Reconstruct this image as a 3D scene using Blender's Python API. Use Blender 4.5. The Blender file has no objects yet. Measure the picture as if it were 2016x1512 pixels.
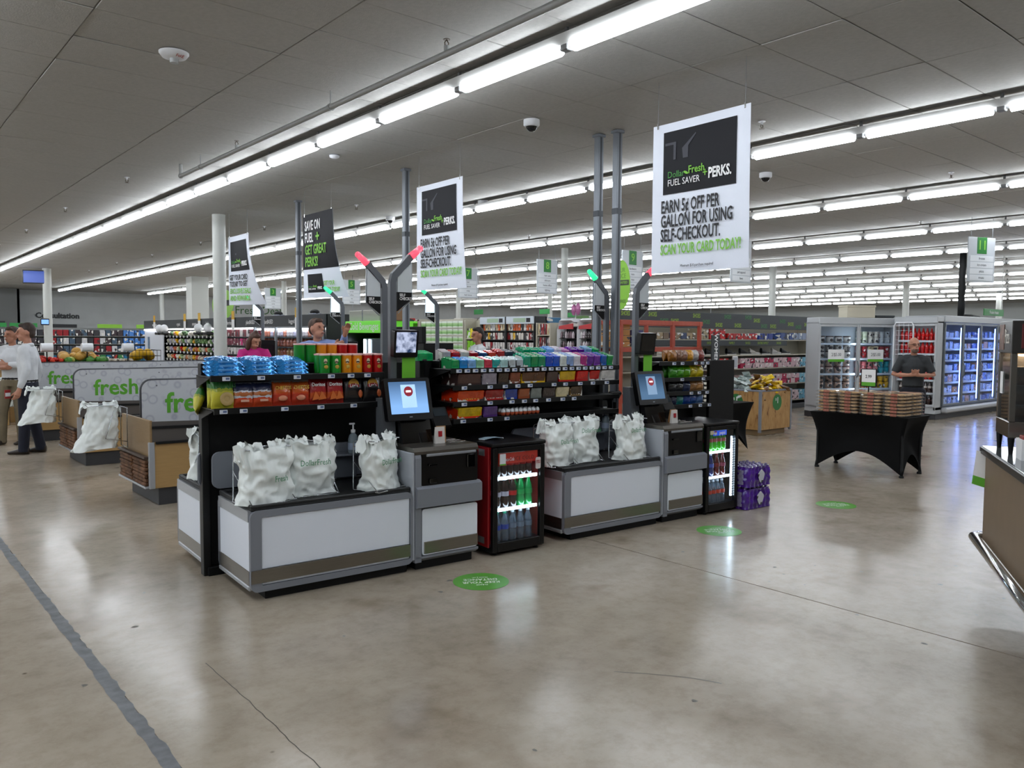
import bpy, bmesh, math, random
from mathutils import Vector, Matrix
random.seed(7)
SC = bpy.context.scene
COL = SC.collection
PI = math.pi
# ------------------------------------------------------------------ camera
F_PX = 1570.0
yaw, pitch, roll = (math.radians(a) for a in (40.1425, 3.3346, 0.3716))
fh = Vector((math.sin(yaw), math.cos(yaw), 0)); rr = Vector((math.cos(yaw), -math.sin(yaw), 0))
fw = fh * math.cos(pitch) + Vector((0, 0, -math.sin(pitch))); uu = rr.cross(fw)
cr = rr * math.cos(roll) + uu * math.sin(roll); cu = -rr * math.sin(roll) + uu * math.cos(roll)
cam_d = bpy.data.cameras.new('camera'); cam = bpy.data.objects.new('camera', cam_d); COL.objects.link(cam)
cam_d.sensor_width = 36; cam_d.lens = F_PX / 2016 * 36; cam_d.clip_end = 200; cam_d.clip_start = 0.05
m3 = Matrix((cr, cu, -fw)).transposed(); cam.matrix_world = Matrix.Translation((0, 0, 1.65)) @ m3.to_4x4()
SC.camera = cam
# ------------------------------------------------------------------ world, exposure
W = bpy.data.worlds.new('world'); SC.world = W; W.use_nodes = True
W.node_tree.nodes['Background'].inputs[0].default_value = (0.6, 0.65, 0.7, 1)
W.node_tree.nodes['Background'].inputs[1].default_value = 0.05
SC.view_settings.view_transform = 'Standard'; SC.view_settings.look = 'None'
SC.view_settings.exposure = 0.68; SC.view_settings.gamma = 1.0; SC.view_settings.use_curve_mapping = False
LAMP = 15.0            # radiance of the fluorescent diffusers
LAMP_COL = (0.92, 0.975, 1.04)
SC.cycles.max_bounces = 6; SC.cycles.diffuse_bounces = 3; SC.cycles.glossy_bounces = 3
SC.cycles.transparent_max_bounces = 12; SC.cycles.caustics_reflective = False; SC.cycles.caustics_refractive = False
# ------------------------------------------------------------------ materials
MATS = {}
def srgb(h):
    if isinstance(h, str):
        h = h.lstrip('#'); c = [int(h[i:i+2], 16) / 255 for i in (0, 2, 4)]
        return tuple(((x / 12.92) if x <= 0.04045 else ((x + 0.055) / 1.055) ** 2.4) for x in c)
    return tuple(h)
def mat(name, col='#808080', rough=0.5, metal=0.0, noise=0.0, nscale=8.0, bump=0.0, bscale=40.0, emit=0.0, emit_col=None,
        coat=0.0, col2=None, spec=0.5, trans=0.0, alpha=1.0, objcol=False, print_amt=0.0, pscale=9.0, stretch=(1, 1, 1), rnoise=0.0):
    if name in MATS: return MATS[name]
    m = bpy.data.materials.new(name); m.use_nodes = True; MATS[name] = m
    nt = m.node_tree; N = nt.nodes; L = nt.links; b = N['Principled BSDF']
    c = srgb(col)
    b.inputs['Base Color'].default_value = (*c, 1); b.inputs['Roughness'].default_value = rough
    b.inputs['Metallic'].default_value = metal; b.inputs['Specular IOR Level'].default_value = spec
    b.inputs['Coat Weight'].default_value = coat; b.inputs['Coat Roughness'].default_value = 0.08
    b.inputs['Transmission Weight'].default_value = trans; b.inputs['Alpha'].default_value = alpha
    m.diffuse_color = (*c, 1)
    src = None
    if objcol:
        oi = N.new('ShaderNodeObjectInfo'); src = oi.outputs['Color']
    if noise or print_amt or bump or rnoise:
        tc = N.new('ShaderNodeTexCoord'); mp = N.new('ShaderNodeMapping'); mp.inputs['Scale'].default_value = stretch
        L.new(tc.outputs['Object'], mp.inputs['Vector'])
        vec = mp.outputs['Vector']
        if objcol:
            oi2 = N.new('ShaderNodeObjectInfo'); ad = N.new('ShaderNodeVectorMath'); ad.operation = 'ADD'
            sc = N.new('ShaderNodeVectorMath'); sc.operation = 'SCALE'; sc.inputs['Scale'].default_value = 31.7
            cmb = N.new('ShaderNodeCombineXYZ'); L.new(oi2.outputs['Random'], cmb.inputs[0]); L.new(oi2.outputs['Random'], cmb.inputs[2])
            L.new(cmb.outputs[0], sc.inputs[0]); L.new(vec, ad.inputs[0]); L.new(sc.outputs[0], ad.inputs[1]); vec = ad.outputs[0]
    if noise:
        nz = N.new('ShaderNodeTexNoise'); nz.inputs['Scale'].default_value = nscale; nz.inputs['Detail'].default_value = 5
        L.new(vec, nz.inputs['Vector'])
        rp = N.new('ShaderNodeValToRGB'); rp.color_ramp.elements[0].position = 0.32; rp.color_ramp.elements[1].position = 0.68
        L.new(nz.outputs['Fac'], rp.inputs['Fac'])
        mx = N.new('ShaderNodeMix'); mx.data_type = 'RGBA'; L.new(rp.outputs['Color'], mx.inputs['Factor'])
        if src is None:
            a = tuple(max(0, x * (1 - noise)) for x in c); d = tuple(min(1, x * (1 + noise)) for x in c)
            if col2: a, d = c, srgb(col2)
            mx.inputs['A'].default_value = (*a, 1); mx.inputs['B'].default_value = (*d, 1)
        else:
            hs = N.new('ShaderNodeHueSaturation'); hs.inputs['Value'].default_value = 1 - noise; L.new(src, hs.inputs['Color'])
            L.new(hs.outputs[0], mx.inputs['A']); L.new(src, mx.inputs['B'])
        src = mx.outputs['Result']
    if print_amt:   # printed blotches: pale and dark marks over the pack colour
        vo = N.new('ShaderNodeTexVoronoi'); vo.feature = 'F1'; vo.inputs['Scale'].default_value = pscale
        L.new(vec, vo.inputs['Vector'])
        sep = N.new('ShaderNodeSeparateColor'); L.new(vo.outputs['Color'], sep.inputs[0])
        r1 = N.new('ShaderNodeMath'); r1.operation = 'GREATER_THAN'; r1.inputs[1].default_value = 1 - print_amt; L.new(sep.outputs[0], r1.inputs[0])
        r2 = N.new('ShaderNodeMath'); r2.operation = 'GREATER_THAN'; r2.inputs[1].default_value = 1 - print_amt * 0.7; L.new(sep.outputs[1], r2.inputs[0])
        m1 = N.new('ShaderNodeMix'); m1.data_type = 'RGBA'; L.new(r1.outputs[0], m1.inputs['Factor'])
        if src is None: m1.inputs['A'].default_value = (*c, 1)
        else: L.new(src, m1.inputs['A'])
        m1.inputs['B'].default_value = (0.75, 0.74, 0.7, 1)
        m2 = N.new('ShaderNodeMix'); m2.data_type = 'RGBA'; L.new(r2.outputs[0], m2.inputs['Factor']); L.new(m1.outputs['Result'], m2.inputs['A'])
        m2.inputs['B'].default_value = (0.03, 0.025, 0.03, 1); src = m2.outputs['Result']
    if src is not None: L.new(src, b.inputs['Base Color'])
    if rnoise:
        nr = N.new('ShaderNodeTexNoise'); nr.inputs['Scale'].default_value = nscale * 0.7; nr.inputs['Detail'].default_value = 4; L.new(vec, nr.inputs['Vector'])
        mr = N.new('ShaderNodeMapRange'); mr.inputs['To Min'].default_value = max(0.02, rough - rnoise); mr.inputs['To Max'].default_value = rough + rnoise
        L.new(nr.outputs['Fac'], mr.inputs['Value']); L.new(mr.outputs[0], b.inputs['Roughness'])
    if bump:
        nb = N.new('ShaderNodeTexNoise'); nb.inputs['Scale'].default_value = bscale; nb.inputs['Detail'].default_value = 3; L.new(vec, nb.inputs['Vector'])
        bp = N.new('ShaderNodeBump'); bp.inputs['Strength'].default_value = bump; bp.inputs['Distance'].default_value = 0.02
        L.new(nb.outputs['Fac'], bp.inputs['Height']); L.new(bp.outputs[0], b.inputs['Normal'])
    if emit:
        ec = srgb(emit_col) if emit_col else c
        b.inputs['Emission Color'].default_value = (*ec, 1); b.inputs['Emission Strength'].default_value = emit
        if objcol: L.new(src, b.inputs['Emission Color'])
    return m
def glass_mat(name, tint=(0.9, 0.95, 1.0), refl=0.12, dim=1.0):
    if name in MATS: return MATS[name]
    m = bpy.data.materials.new(name); m.use_nodes = True; MATS[name] = m
    nt = m.node_tree; N = nt.nodes; L = nt.links; N.remove(N['Principled BSDF'])
    tr = N.new('ShaderNodeBsdfTransparent'); tr.inputs[0].default_value = (*[t * dim for t in tint], 1)
    gl = N.new('ShaderNodeBsdfGlossy'); gl.inputs['Roughness'].default_value = 0.04
    fr = N.new('ShaderNodeFresnel'); fr.inputs[0].default_value = 1.5
    ge = N.new('ShaderNodeNewGeometry'); nb = N.new('ShaderNodeMath'); nb.operation = 'SUBTRACT'; nb.inputs[0].default_value = 1.0; L.new(ge.outputs['Backfacing'], nb.inputs[1])
    m0 = N.new('ShaderNodeMath'); m0.operation = 'ADD'; m0.inputs[1].default_value = refl * 0.3; L.new(fr.outputs[0], m0.inputs[0])
    ad = N.new('ShaderNodeMath'); ad.operation = 'MULTIPLY'; L.new(m0.outputs[0], ad.inputs[0]); L.new(nb.outputs[0], ad.inputs[1])
    mx = N.new('ShaderNodeMixShader'); L.new(ad.outputs[0], mx.inputs[0]); L.new(tr.outputs[0], mx.inputs[1]); L.new(gl.outputs[0], mx.inputs[2])
    L.new(mx.outputs[0], N['Material Output'].inputs[0]); return m
def lamp_mat(name, col, strength):
    if name in MATS: return MATS[name]
    m = bpy.data.materials.new(name); m.use_nodes = True; MATS[name] = m
    nt = m.node_tree; N = nt.nodes; N.remove(N['Principled BSDF'])
    e = N.new('ShaderNodeEmission'); e.inputs[0].default_value = (*col, 1); e.inputs[1].default_value = strength
    nt.links.new(e.outputs[0], N['Material Output'].inputs[0]); return m
# ------------------------------------------------------------------ mesh builder
class MB:
    def __init__(s): s.v = []; s.f = []; s.mi = []; s.sm = []; s.cur = 0; s.T = None
    def use(s, i): s.cur = i; return s
    def xf(s, M): s.T = M; return s
    def add(s, vs, fs, smooth=False):
        o = len(s.v)
        if s.T is not None: vs = [s.T @ Vector(p) for p in vs]
        s.v += [tuple(p) for p in vs]; s.f += [tuple(i + o for i in q) for q in fs]
        s.mi += [s.cur] * len(fs); s.sm += [smooth] * len(fs); return s
    def box(s, x0, x1, y0, y1, z0, z1):
        vs = [(x0, y0, z0), (x1, y0, z0), (x1, y1, z0), (x0, y1, z0), (x0, y0, z1), (x1, y0, z1), (x1, y1, z1), (x0, y1, z1)]
        return s.add(vs, [(3, 2, 1, 0), (4, 5, 6, 7), (0, 1, 5, 4), (1, 2, 6, 5), (2, 3, 7, 6), (3, 0, 4, 7)])
    def cbox(s, x0, x1, y0, y1, z0, z1, c=0.004):
        c = min(c, 0.45 * min(x1 - x0, y1 - y0, z1 - z0)); X = (x0, x1); Y = (y0, y1); Z = (z0, z1); vs = []; idx = {}
        for i in (0, 1):
            for j in (0, 1):
                for k in (0, 1):
                    sx, sy, sz = (1 - 2 * i) * c, (1 - 2 * j) * c, (1 - 2 * k) * c
                    for a, d in enumerate(((0, sy, sz), (sx, 0, sz), (sx, sy, 0))):
                        idx[i, j, k, a] = len(vs); vs.append((X[i] + d[0], Y[j] + d[1], Z[k] + d[2]))
        g = lambda i, j, k, a: idx[i, j, k, a]; fs = []
        fs.append((g(0,0,0,0), g(0,0,1,0), g(0,1,1,0), g(0,1,0,0))); fs.append((g(1,0,0,0), g(1,1,0,0), g(1,1,1,0), g(1,0,1,0)))
        fs.append((g(0,0,0,1), g(1,0,0,1), g(1,0,1,1), g(0,0,1,1))); fs.append((g(0,1,0,1), g(0,1,1,1), g(1,1,1,1), g(1,1,0,1)))
        fs.append((g(0,0,0,2), g(0,1,0,2), g(1,1,0,2), g(1,0,0,2))); fs.append((g(0,0,1,2), g(1,0,1,2), g(1,1,1,2), g(0,1,1,2)))
        for i in (0, 1):
            for j in (0, 1):
                fs.append((g(i,j,0,0), g(i,j,1,0), g(i,j,1,1), g(i,j,0,1)))
            for k in (0, 1):
                fs.append((g(i,0,k,0), g(i,1,k,0), g(i,1,k,2), g(i,0,k,2)))
        for j in (0, 1):
            for k in (0, 1):
                fs.append((g(0,j,k,1), g(1,j,k,1), g(1,j,k,2), g(0,j,k,2)))
        for i in (0, 1):
            for j in (0, 1):
                for k in (0, 1): fs.append((g(i,j,k,0), g(i,j,k,1), g(i,j,k,2)))
        return s.add(vs, fs)
    def prism(s, poly, t0, t1, axis='z', smooth=False):
        # poly in the plane across axis: z->(x,y), y->(x,z), x->(y,z)
        n = len(poly)
        P = {'z': lambda a, b, t: (a, b, t), 'y': lambda a, b, t: (a, t, b), 'x': lambda a, b, t: (t, a, b)}[axis]
        vs = [P(a, b, t0) for a, b in poly] + [P(a, b, t1) for a, b in poly]
        fs = [tuple(range(n - 1, -1, -1)), tuple(range(n, 2 * n))] + [(i, (i + 1) % n, n + (i + 1) % n, n + i) for i in range(n)]
        return s.add(vs, fs, smooth)
    def lathe(s, prof, n=16, c=(0, 0, 0), axis='z', smooth=True, sx=1, sy=1, caps=True):
        vs = []; fs = []
        for r, z in prof:
            for i in range(n):
                a = 2 * PI * i / n; x, y = r * math.cos(a) * sx, r * math.sin(a) * sy
                p = {'z': (x, y, z), 'y': (x, z, y), 'x': (z, x, y)}[axis]
                vs.append((c[0] + p[0], c[1] + p[1], c[2] + p[2]))
        for k in range(len(prof) - 1):
            for i in range(n):
                j = (i + 1) % n; fs.append((k * n + i, k * n + j, (k + 1) * n + j, (k + 1) * n + i))
        s.add(vs, fs, smooth)
        if caps:
            m = len(prof) - 1; cv = []
            s.add(vs[:n], [tuple(range(n - 1, -1, -1))]); s.add(vs[m * n:], [tuple(range(n))])
        return s
    def cyl(s, c, r, h, n=16, axis='z', smooth=True): return s.lathe([(r, 0), (r, h)], n, c, axis, smooth)
    def ball(s, c, rx, ry=None, rz=None, n=12, m=8):
        ry = rx if ry is None else ry; rz = rx if rz is None else rz; vs = [(c[0], c[1], c[2] - rz)]; fs = []
        for k in range(1, m):
            t = -PI / 2 + PI * k / m
            for i in range(n):
                a = 2 * PI * i / n; vs.append((c[0] + rx * math.cos(t) * math.cos(a), c[1] + ry * math.cos(t) * math.sin(a), c[2] + rz * math.sin(t)))
        vs.append((c[0], c[1], c[2] + rz)); T = len(vs) - 1
        for i in range(n):
            j = (i + 1) % n; fs.append((0, 1 + j, 1 + i)); fs.append((T, 1 + (m - 2) * n + i, 1 + (m - 2) * n + j))
            for k in range(m - 2): fs.append((1 + k * n + i, 1 + k * n + j, 1 + (k + 1) * n + j, 1 + (k + 1) * n + i))
        return s.add(vs, fs, True)
    def tube(s, pts, r, n=8, closed=False, smooth=True, flat=None):
        pts = [Vector(p) for p in pts]; k = len(pts); R = r if isinstance(r, (list, tuple)) else [r] * k
        vs = []; fs = []; up = None
        for i, p in enumerate(pts):
            t = ((pts[(i + 1) % k] - pts[i - 1]) if closed else (pts[min(i + 1, k - 1)] - pts[max(i - 1, 0)])).normalized()
            if up is None: up = Vector((0, 0, 1)) if abs(t.z) < 0.9 else Vector((0, 1, 0))
            a = t.cross(up).normalized(); b = a.cross(t).normalized(); up = b
            ra, rb = (R[i] if not isinstance(R[i], tuple) else R[i][0]), (R[i] if not isinstance(R[i], tuple) else R[i][1])
            for q in range(n):
                g = 2 * PI * (q + 0.5) / n; vs.append(p + a * (ra * math.cos(g)) + b * (rb * math.sin(g)))
        for i in range(k if closed else k - 1):
            i2 = (i + 1) % k
            for q in range(n):
                q2 = (q + 1) % n; fs.append((i * n + q, i * n + q2, i2 * n + q2, i2 * n + q))
        if not closed: fs.append(tuple(range(n - 1, -1, -1))); fs.append(tuple(range((k - 1) * n, k * n)))
        return s.add(vs, fs, smooth)
    def grid(s, fn, nu, nv, closed_u=False, smooth=True):
        vs = [fn(i / (nu if closed_u else nu - 1), j / (nv - 1)) for j in range(nv) for i in range(nu)]; fs = []
        for j in range(nv - 1):
            for i in range(nu if closed_u else nu - 1):
                i2 = (i + 1) % nu; fs.append((j * nu + i, j * nu + i2, (j + 1) * nu + i2, (j + 1) * nu + i))
        return s.add(vs, fs, smooth)
    def mesh(s, name, mats):
        me = bpy.data.meshes.new(name); me.from_pydata(s.v, [], s.f)
        for m in (mats if isinstance(mats, (list, tuple)) else [mats]): me.materials.append(m)
        me.polygons.foreach_set('material_index', s.mi); me.polygons.foreach_set('use_smooth', s.sm); me.update(); return me
    def build(s, name, mats, parent=None, loc=(0, 0, 0), rz=0.0, rot=None, fix=True):
        me = s.mesh(name, mats)
        if fix:
            bm = bmesh.new(); bm.from_mesh(me); bmesh.ops.recalc_face_normals(bm, faces=bm.faces); bm.to_mesh(me); bm.free()
        return place(me, name, parent, loc, rz, rot)
def place(me, name, parent=None, loc=(0, 0, 0), rz=0.0, rot=None, color=None, scale=None):
    o = bpy.data.objects.new(name, me); COL.objects.link(o); o.location = loc
    o.rotation_euler = rot if rot is not None else (0, 0, rz)
    if parent is not None: o.parent = parent
    if color is not None:
        c = srgb(color); g = sum(c) / 3; o.color = (*[min(1, max(0, g + (q - g) * 1.3)) for q in c], 1)   # pack inks are vivid
    if scale is not None: o.scale = scale
    return o
def tag(o, label, cat, group=None, kind=None):
    if label: o['label'] = label
    if cat: o['category'] = cat
    if group: o['group'] = group
    if kind: o['kind'] = kind
    return o
def thing(name, label, cat, loc=(0, 0, 0), rz=0.0, group=None, kind=None, rot=None):
    o = bpy.data.objects.new(name, None); COL.objects.link(o); o.empty_display_size = 0.1; o.location = loc
    o.rotation_euler = rot if rot is not None else (0, 0, rz)
    return tag(o, label, cat, group, kind)
def dup(root, loc, rz=None, label=None, group=None, rot=None):
    r = root.copy(); COL.objects.link(r); r.location = loc
    if rz is not None: r.rotation_euler = (0, 0, rz)
    if rot is not None: r.rotation_euler = rot
    if label: r['label'] = label
    if group: r['group'] = group
    for ch in list(root.children):
        c = ch.copy(); COL.objects.link(c); c.parent = r
        for g in list(ch.children):
            d = g.copy(); COL.objects.link(d); d.parent = c
    return r
FONT = None
def txt(s, parent, loc, rot, size, m, sx=1.0, align='CENTER', bold=0.0, name='lettering', ext=0.0006, space=1.0, shear=0.0):
    cu_ = bpy.data.curves.new(name, 'FONT'); cu_.body = s; cu_.size = size; cu_.align_x = align; cu_.align_y = 'CENTER'
    cu_.extrude = ext; cu_.offset = bold; cu_.resolution_u = 2; cu_.space_character = space; cu_.shear = shear; cu_.space_line = 0.88
    cu_.materials.append(m); o = bpy.data.objects.new(name, cu_); COL.objects.link(o)
    o.location = loc; o.rotation_euler = rot; o.scale = (sx, 1, 1)
    if parent is not None: o.parent = parent
    return o
FRONT_Y = (PI / 2, 0, 0)            # text facing -Y
FRONT_X = (PI / 2, 0, -PI / 2)      # text facing -X
def rrect(w, h, r, n=5, cx=0, cy=0):
    P = []
    for sx, sy, a0 in ((1, 1, 0), (-1, 1, 90), (-1, -1, 180), (1, -1, 270)):
        for i in range(n + 1):
            a = math.radians(a0 + 90 * i / n); P.append((cx + sx * (w / 2 - r) + r * math.cos(a), cy + sy * (h / 2 - r) + r * math.sin(a)))
    return P
def disc(r, n=32, cx=0, cy=0, ry=None): return [(cx + r * math.cos(2 * PI * i / n), cy + (ry or r) * math.sin(2 * PI * i / n)) for i in range(n)]
# common materials
BLACK = mat('black_plastic', '#08080a', 0.3, spec=0.35); BLACKM = mat('black_matte', '#060708', 0.6, spec=0.3)
GREYP = mat('grey_plastic', '#7d828c', 0.4); DGREY = mat('dark_grey_metal', '#666a70', 0.4, 0.2)
WHITE = mat('white_plastic', '#e4e6ea', 0.4); CHROME = mat('chrome', '#c8c8c8', 0.12, 1.0)
STEEL = mat('brushed_steel', '#8f8b84', 0.28, 0.95, noise=0.08, nscale=20, stretch=(0.3, 0.3, 40))
GREEN = mat('store_green', '#5fae2e', 0.5); DKGREEN = mat('dark_green', '#1e7a2c', 0.5)
TXT_W = mat('print_white', '#f2f2f2', 0.6); TXT_K = mat('print_dark', '#16161c', 0.6); TXT_G = mat('print_green', '#7fc241', 0.6)
PACK = mat('printed_pack', '#ffffff', 0.42, objcol=True, print_amt=0.1, pscale=24); FOIL = mat('foil_pack', '#ffffff', 0.2, objcol=True, noise=0.3, nscale=26, bump=0.35, bscale=30, coat=0.3, spec=0.8)
PAINT = mat('plain_colour', '#ffffff', 0.45, objcol=True)
TAGM = mat('price_tag_paper', '#d7dde8', 0.5, print_amt=0.0)
# ================================================================== the room
CEIL = 3.75; XW, YW = 49.3, 43.6; X0, Y0 = -7.5, -9.0
def concrete():
    m = bpy.data.materials.new('polished_concrete'); m.use_nodes = True; nt = m.node_tree; N = nt.nodes; L = nt.links; b = N['Principled BSDF']
    tc = N.new('ShaderNodeTexCoord')
    def noise(scale, det, rough=0.6, vec=None):
        n = N.new('ShaderNodeTexNoise'); n.inputs['Scale'].default_value = scale; n.inputs['Detail'].default_value = det; n.inputs['Roughness'].default_value = rough
        L.new(vec or tc.outputs['Object'], n.inputs['Vector']); return n.outputs['Fac']
    def ramp(f, stops):
        r = N.new('ShaderNodeValToRGB'); e = r.color_ramp.elements
        e[0].position, e[0].color = stops[0][0], (*stops[0][1], 1); e[1].position, e[1].color = stops[-1][0], (*stops[-1][1], 1)
        for p, c in stops[1:-1]: q = e.new(p); q.color = (*c, 1)
        L.new(f, r.inputs['Fac']); return r.outputs['Color']
    def mixc(f, a, b_, mode='MIX'):
        x = N.new('ShaderNodeMix'); x.data_type = 'RGBA'; x.blend_type = mode
        if isinstance(f, float): x.inputs['Factor'].default_value = f
        else: L.new(f, x.inputs['Factor'])
        L.new(a, x.inputs['A']); L.new(b_, x.inputs['B']); return x.outputs['Result']
    base = ramp(noise(0.45, 6), [(0.3, srgb('#978b7b')), (0.5, srgb('#aa9e8e')), (0.72, srgb('#bbafa1'))])
    mott = ramp(noise(2.6, 8, 0.7), [(0.3, (0.8, 0.79, 0.77)), (0.65, (1, 1, 1))])
    c1 = mixc(0.75, base, mott, 'MULTIPLY')
    speck = ramp(noise(9, 10, 0.75), [(0.36, (0.82, 0.8, 0.77)), (0.55, (1, 1, 1))])
    c2 = mixc(0.8, c1, speck, 'MULTIPLY')
    stain = ramp(noise(1.3, 3), [(0.28, (0.66, 0.58, 0.48)), (0.42, (1, 1, 1))])
    c3 = mixc(0.65, c2, stain, 'MULTIPLY')
    vo = N.new('ShaderNodeTexVoronoi'); vo.inputs['Scale'].default_value = 2.1; L.new(tc.outputs['Object'], vo.inputs['Vector'])
    sp = ramp(vo.outputs['Distance'], [(0.012, (0.25, 0.22, 0.18)), (0.03, (1, 1, 1))])
    c4 = mixc(0.8, c3, sp, 'MULTIPLY')
    L.new(c4, b.inputs['Base Color'])
    rg = N.new('ShaderNodeMapRange'); rg.inputs['To Min'].default_value = 0.12; rg.inputs['To Max'].default_value = 0.3
    L.new(noise(1.8, 5), rg.inputs['Value']); L.new(rg.outputs[0], b.inputs['Roughness'])
    b.inputs['Specular IOR Level'].default_value = 0.55
    bp = N.new('ShaderNodeBump'); bp.inputs['Strength'].default_value = 0.012; bp.inputs['Distance'].default_value = 0.01
    L.new(noise(6, 4), bp.inputs['Height']); L.new(bp.outputs[0], b.inputs['Normal']); return m
CONC = concrete(); MATS['polished_concrete'] = CONC
flo = MB().box(X0, XW, Y0, YW, -0.1, -0.012).build('floor', mat('joint_base', '#4d4a44', 0.8)); tag(flo, 'polished beige grey concrete floor with long joints', 'floor', kind='structure')
for a, b_ in ((X0, 0.905), (0.95, 4.652), (4.664, 12.2), (12.21, XW)):
    MB().box(a, b_, Y0, YW, -0.012, 0.0).build('slab', CONC, flo)
# ragged grey filler in the wide joint
fill = MB(); rnd = random.Random(3); prev = None
ys = [Y0 + i * 0.05 for i in range(int((YW - Y0) / 0.05))]
L_, R_ = [], []
for y in ys: L_.append((0.9 - rnd.random() * 0.012, y, 0.0006)); R_.append((0.945 + rnd.random() * 0.018, y, 0.0006))
fill.add(L_ + R_, [(i, len(ys) + i, len(ys) + i + 1, i + 1) for i in range(len(ys) - 1)])
fill.build('joint_filler', mat('joint_filler_grey', '#6b6d70', 0.55, noise=0.25, nscale=14), flo)
# hairline crack and scuffs
ck = MB(); px = 1.36
for i in range(40):
    y = 4.0 - i * 0.05; nx = px + rnd.uniform(-0.006, 0.005); ck.add([(px, y, 0.0005), (px + 0.004, y, 0.0005), (nx + 0.004, y - 0.05, 0.0005), (nx, y - 0.05, 0.0005)], [(0, 1, 2, 3)]); px = nx
ck.build('hairline_crack', mat('crack_dark', '#4a453d', 0.7), flo)
sc = MB(); SM = mat('scuff_mark', '#5d584f', 0.5)
pts = [(2.88 + 0.32 * math.sin(t * 1.2), 2.62 - 0.42 * t, 0.0005) for t in [i / 14 for i in range(15)]]
for p, q in zip(pts, pts[1:]): sc.add([p, (p[0] + 0.008, p[1], p[2]), (q[0] + 0.008, q[1], q[2]), q], [(0, 1, 2, 3)])
for i in range(34):
    x, y, r = rnd.uniform(4.2, 6.4), rnd.uniform(1.6, 3.9), rnd.uniform(0.006, 0.022)
    if i > 22: x, y = rnd.uniform(0.3, 3.8), rnd.uniform(2.0, 6.0)
    sc.add([(x + r * rnd.uniform(0.5, 1.3) * math.cos(a), y + r * rnd.uniform(0.5, 1.2) * math.sin(a), 0.0006) for a in [k * PI / 3 for k in range(6)]], [tuple(range(6))])
sc.build('scuff', SM, flo)
# ---- walls
WALLM = mat('grey_wall_paint', '#c3c6c6', 0.75, noise=0.04, nscale=2); WALLD = mat('dark_wall_paint', '#7a7b7a', 0.75); WALLW = mat('pale_wall_paint', '#b9bcba', 0.7)
wb = MB().box(6.4, XW, YW, YW + 0.2, 0, CEIL).build('wall_back', WALLM); tag(wb, 'light grey painted wall behind the pharmacy', 'wall', kind='structure')
wd = MB().box(X0, 6.4, YW - 0.9, YW - 0.7, 0, CEIL).box(6.3, 6.4, YW - 0.9, YW, 0, CEIL).build('wall_pharmacy', WALLD); tag(wd, 'dark grey pharmacy wall', 'wall', kind='structure')
tag(MB().box(XW, XW + 0.2, Y0, YW, 0, CEIL).build('wall_far', WALLW), 'pale far wall behind the freezers', 'wall', kind='structure')
tag(MB().box(X0 - 0.2, X0, Y0, YW, 0, CEIL).build('wall_front', WALLW), 'pale front wall', 'wall', kind='structure')
tag(MB().box(X0, XW, Y0 - 0.2, Y0, 0, CEIL).build('wall_side', WALLW), 'pale side wall', 'wall', kind='structure')
# wall writing and pharmacy door
txt('Consultation', wb, (8.1, YW - 0.02, 2.55), FRONT_Y, 0.36, mat('wall_letters', '#3b3d3f', 0.6), sx=1.0, bold=0.012, ext=0.01)
dr = thing('door_1', 'dark framed pharmacy door with a window', 'door', (8.2, YW - 0.02, 0), kind='structure')
MB().cbox(-0.7, 0.7, -0.08, 0, 0, 2.15).build('door_frame', mat('door_dark', '#3a3b3d', 0.5), dr)
MB().cbox(-0.45, 0.45, -0.11, -0.06, 1.0, 1.95).build('glass_pane', mat('door_glass', '#8e9aa8', 0.2), dr)
d2 = thing('door_2', 'dark service opening in the dark pharmacy wall', 'door', (4.9, YW - 0.92, 0), kind='structure')
MB().cbox(-1.3, 0.9, -0.05, 0.0, 0, 2.25).build('door_frame', mat('door_dark', '#3a3b3d', 0.5), d2)
MB().cbox(-1.1, 0.7, -0.08, -0.04, 0.9, 2.1).build('glass_pane', mat('dark_opening', '#17191b', 0.3), d2)
# ---- ceiling with lay-in tiles
DX = 3.7566 / 3; DY = 0.6096; RX0 = 3.8266
CM = mat('ceiling_tile', '#adaca8', 0.85, noise=0.05, nscale=30, bump=0.12, bscale=90)
CB = mat('ceiling_grid', '#8f8e8a', 0.8)
cei = MB().box(X0, XW, Y0, YW, CEIL, CEIL + 0.1).build('ceiling', CB); tag(cei, 'suspended ceiling of long mineral fibre tiles', 'ceiling', kind='structure')
tm = MB().cbox(-DX / 2 + 0.003, DX / 2 - 0.003, -DY / 2 + 0.003, DY / 2 - 0.003, -0.01, -0.001, 0.004).mesh('ceiling_tile', CM)
tiles = []
for i in range(int((X0 - RX0) / DX), int((XW - RX0) / DX)):
    for j in range(int(Y0 / DY) + 1, int(YW / DY) - 1):
        c = Vector((RX0 + (i + 0.5) * DX, 0.26 + (j + 0.5) * DY, CEIL)); q = c - Vector((0, 0, 1.65)); z = q.dot(fw)
        vis = z > 0.5 and abs(q.dot(cr) / z) < 0.76 and -0.1 < q.dot(cu) / z < 0.6
        tiles.append((z if vis else 1000 + abs(z), c))
tiles.sort(key=lambda t: t[0]); rt = random.Random(5)
for z, c in tiles[:300]: place(tm, 'ceiling_tile', cei, c, rot=(rt.gauss(0, 0.0035), rt.gauss(0, 0.002), 0))
rest = MB()
for z, c in tiles[300:]:
    dz = rt.gauss(0, 0.0015)
    rest.box(c.x - DX / 2 + 0.004, c.x + DX / 2 - 0.004, c.y - DY / 2 + 0.004, c.y + DY / 2 - 0.004, CEIL - 0.012 + dz, CEIL - 0.001)
tag(rest.build('ceiling_tile_field', CM, cei, fix=False), None, None, kind='stuff')
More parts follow.
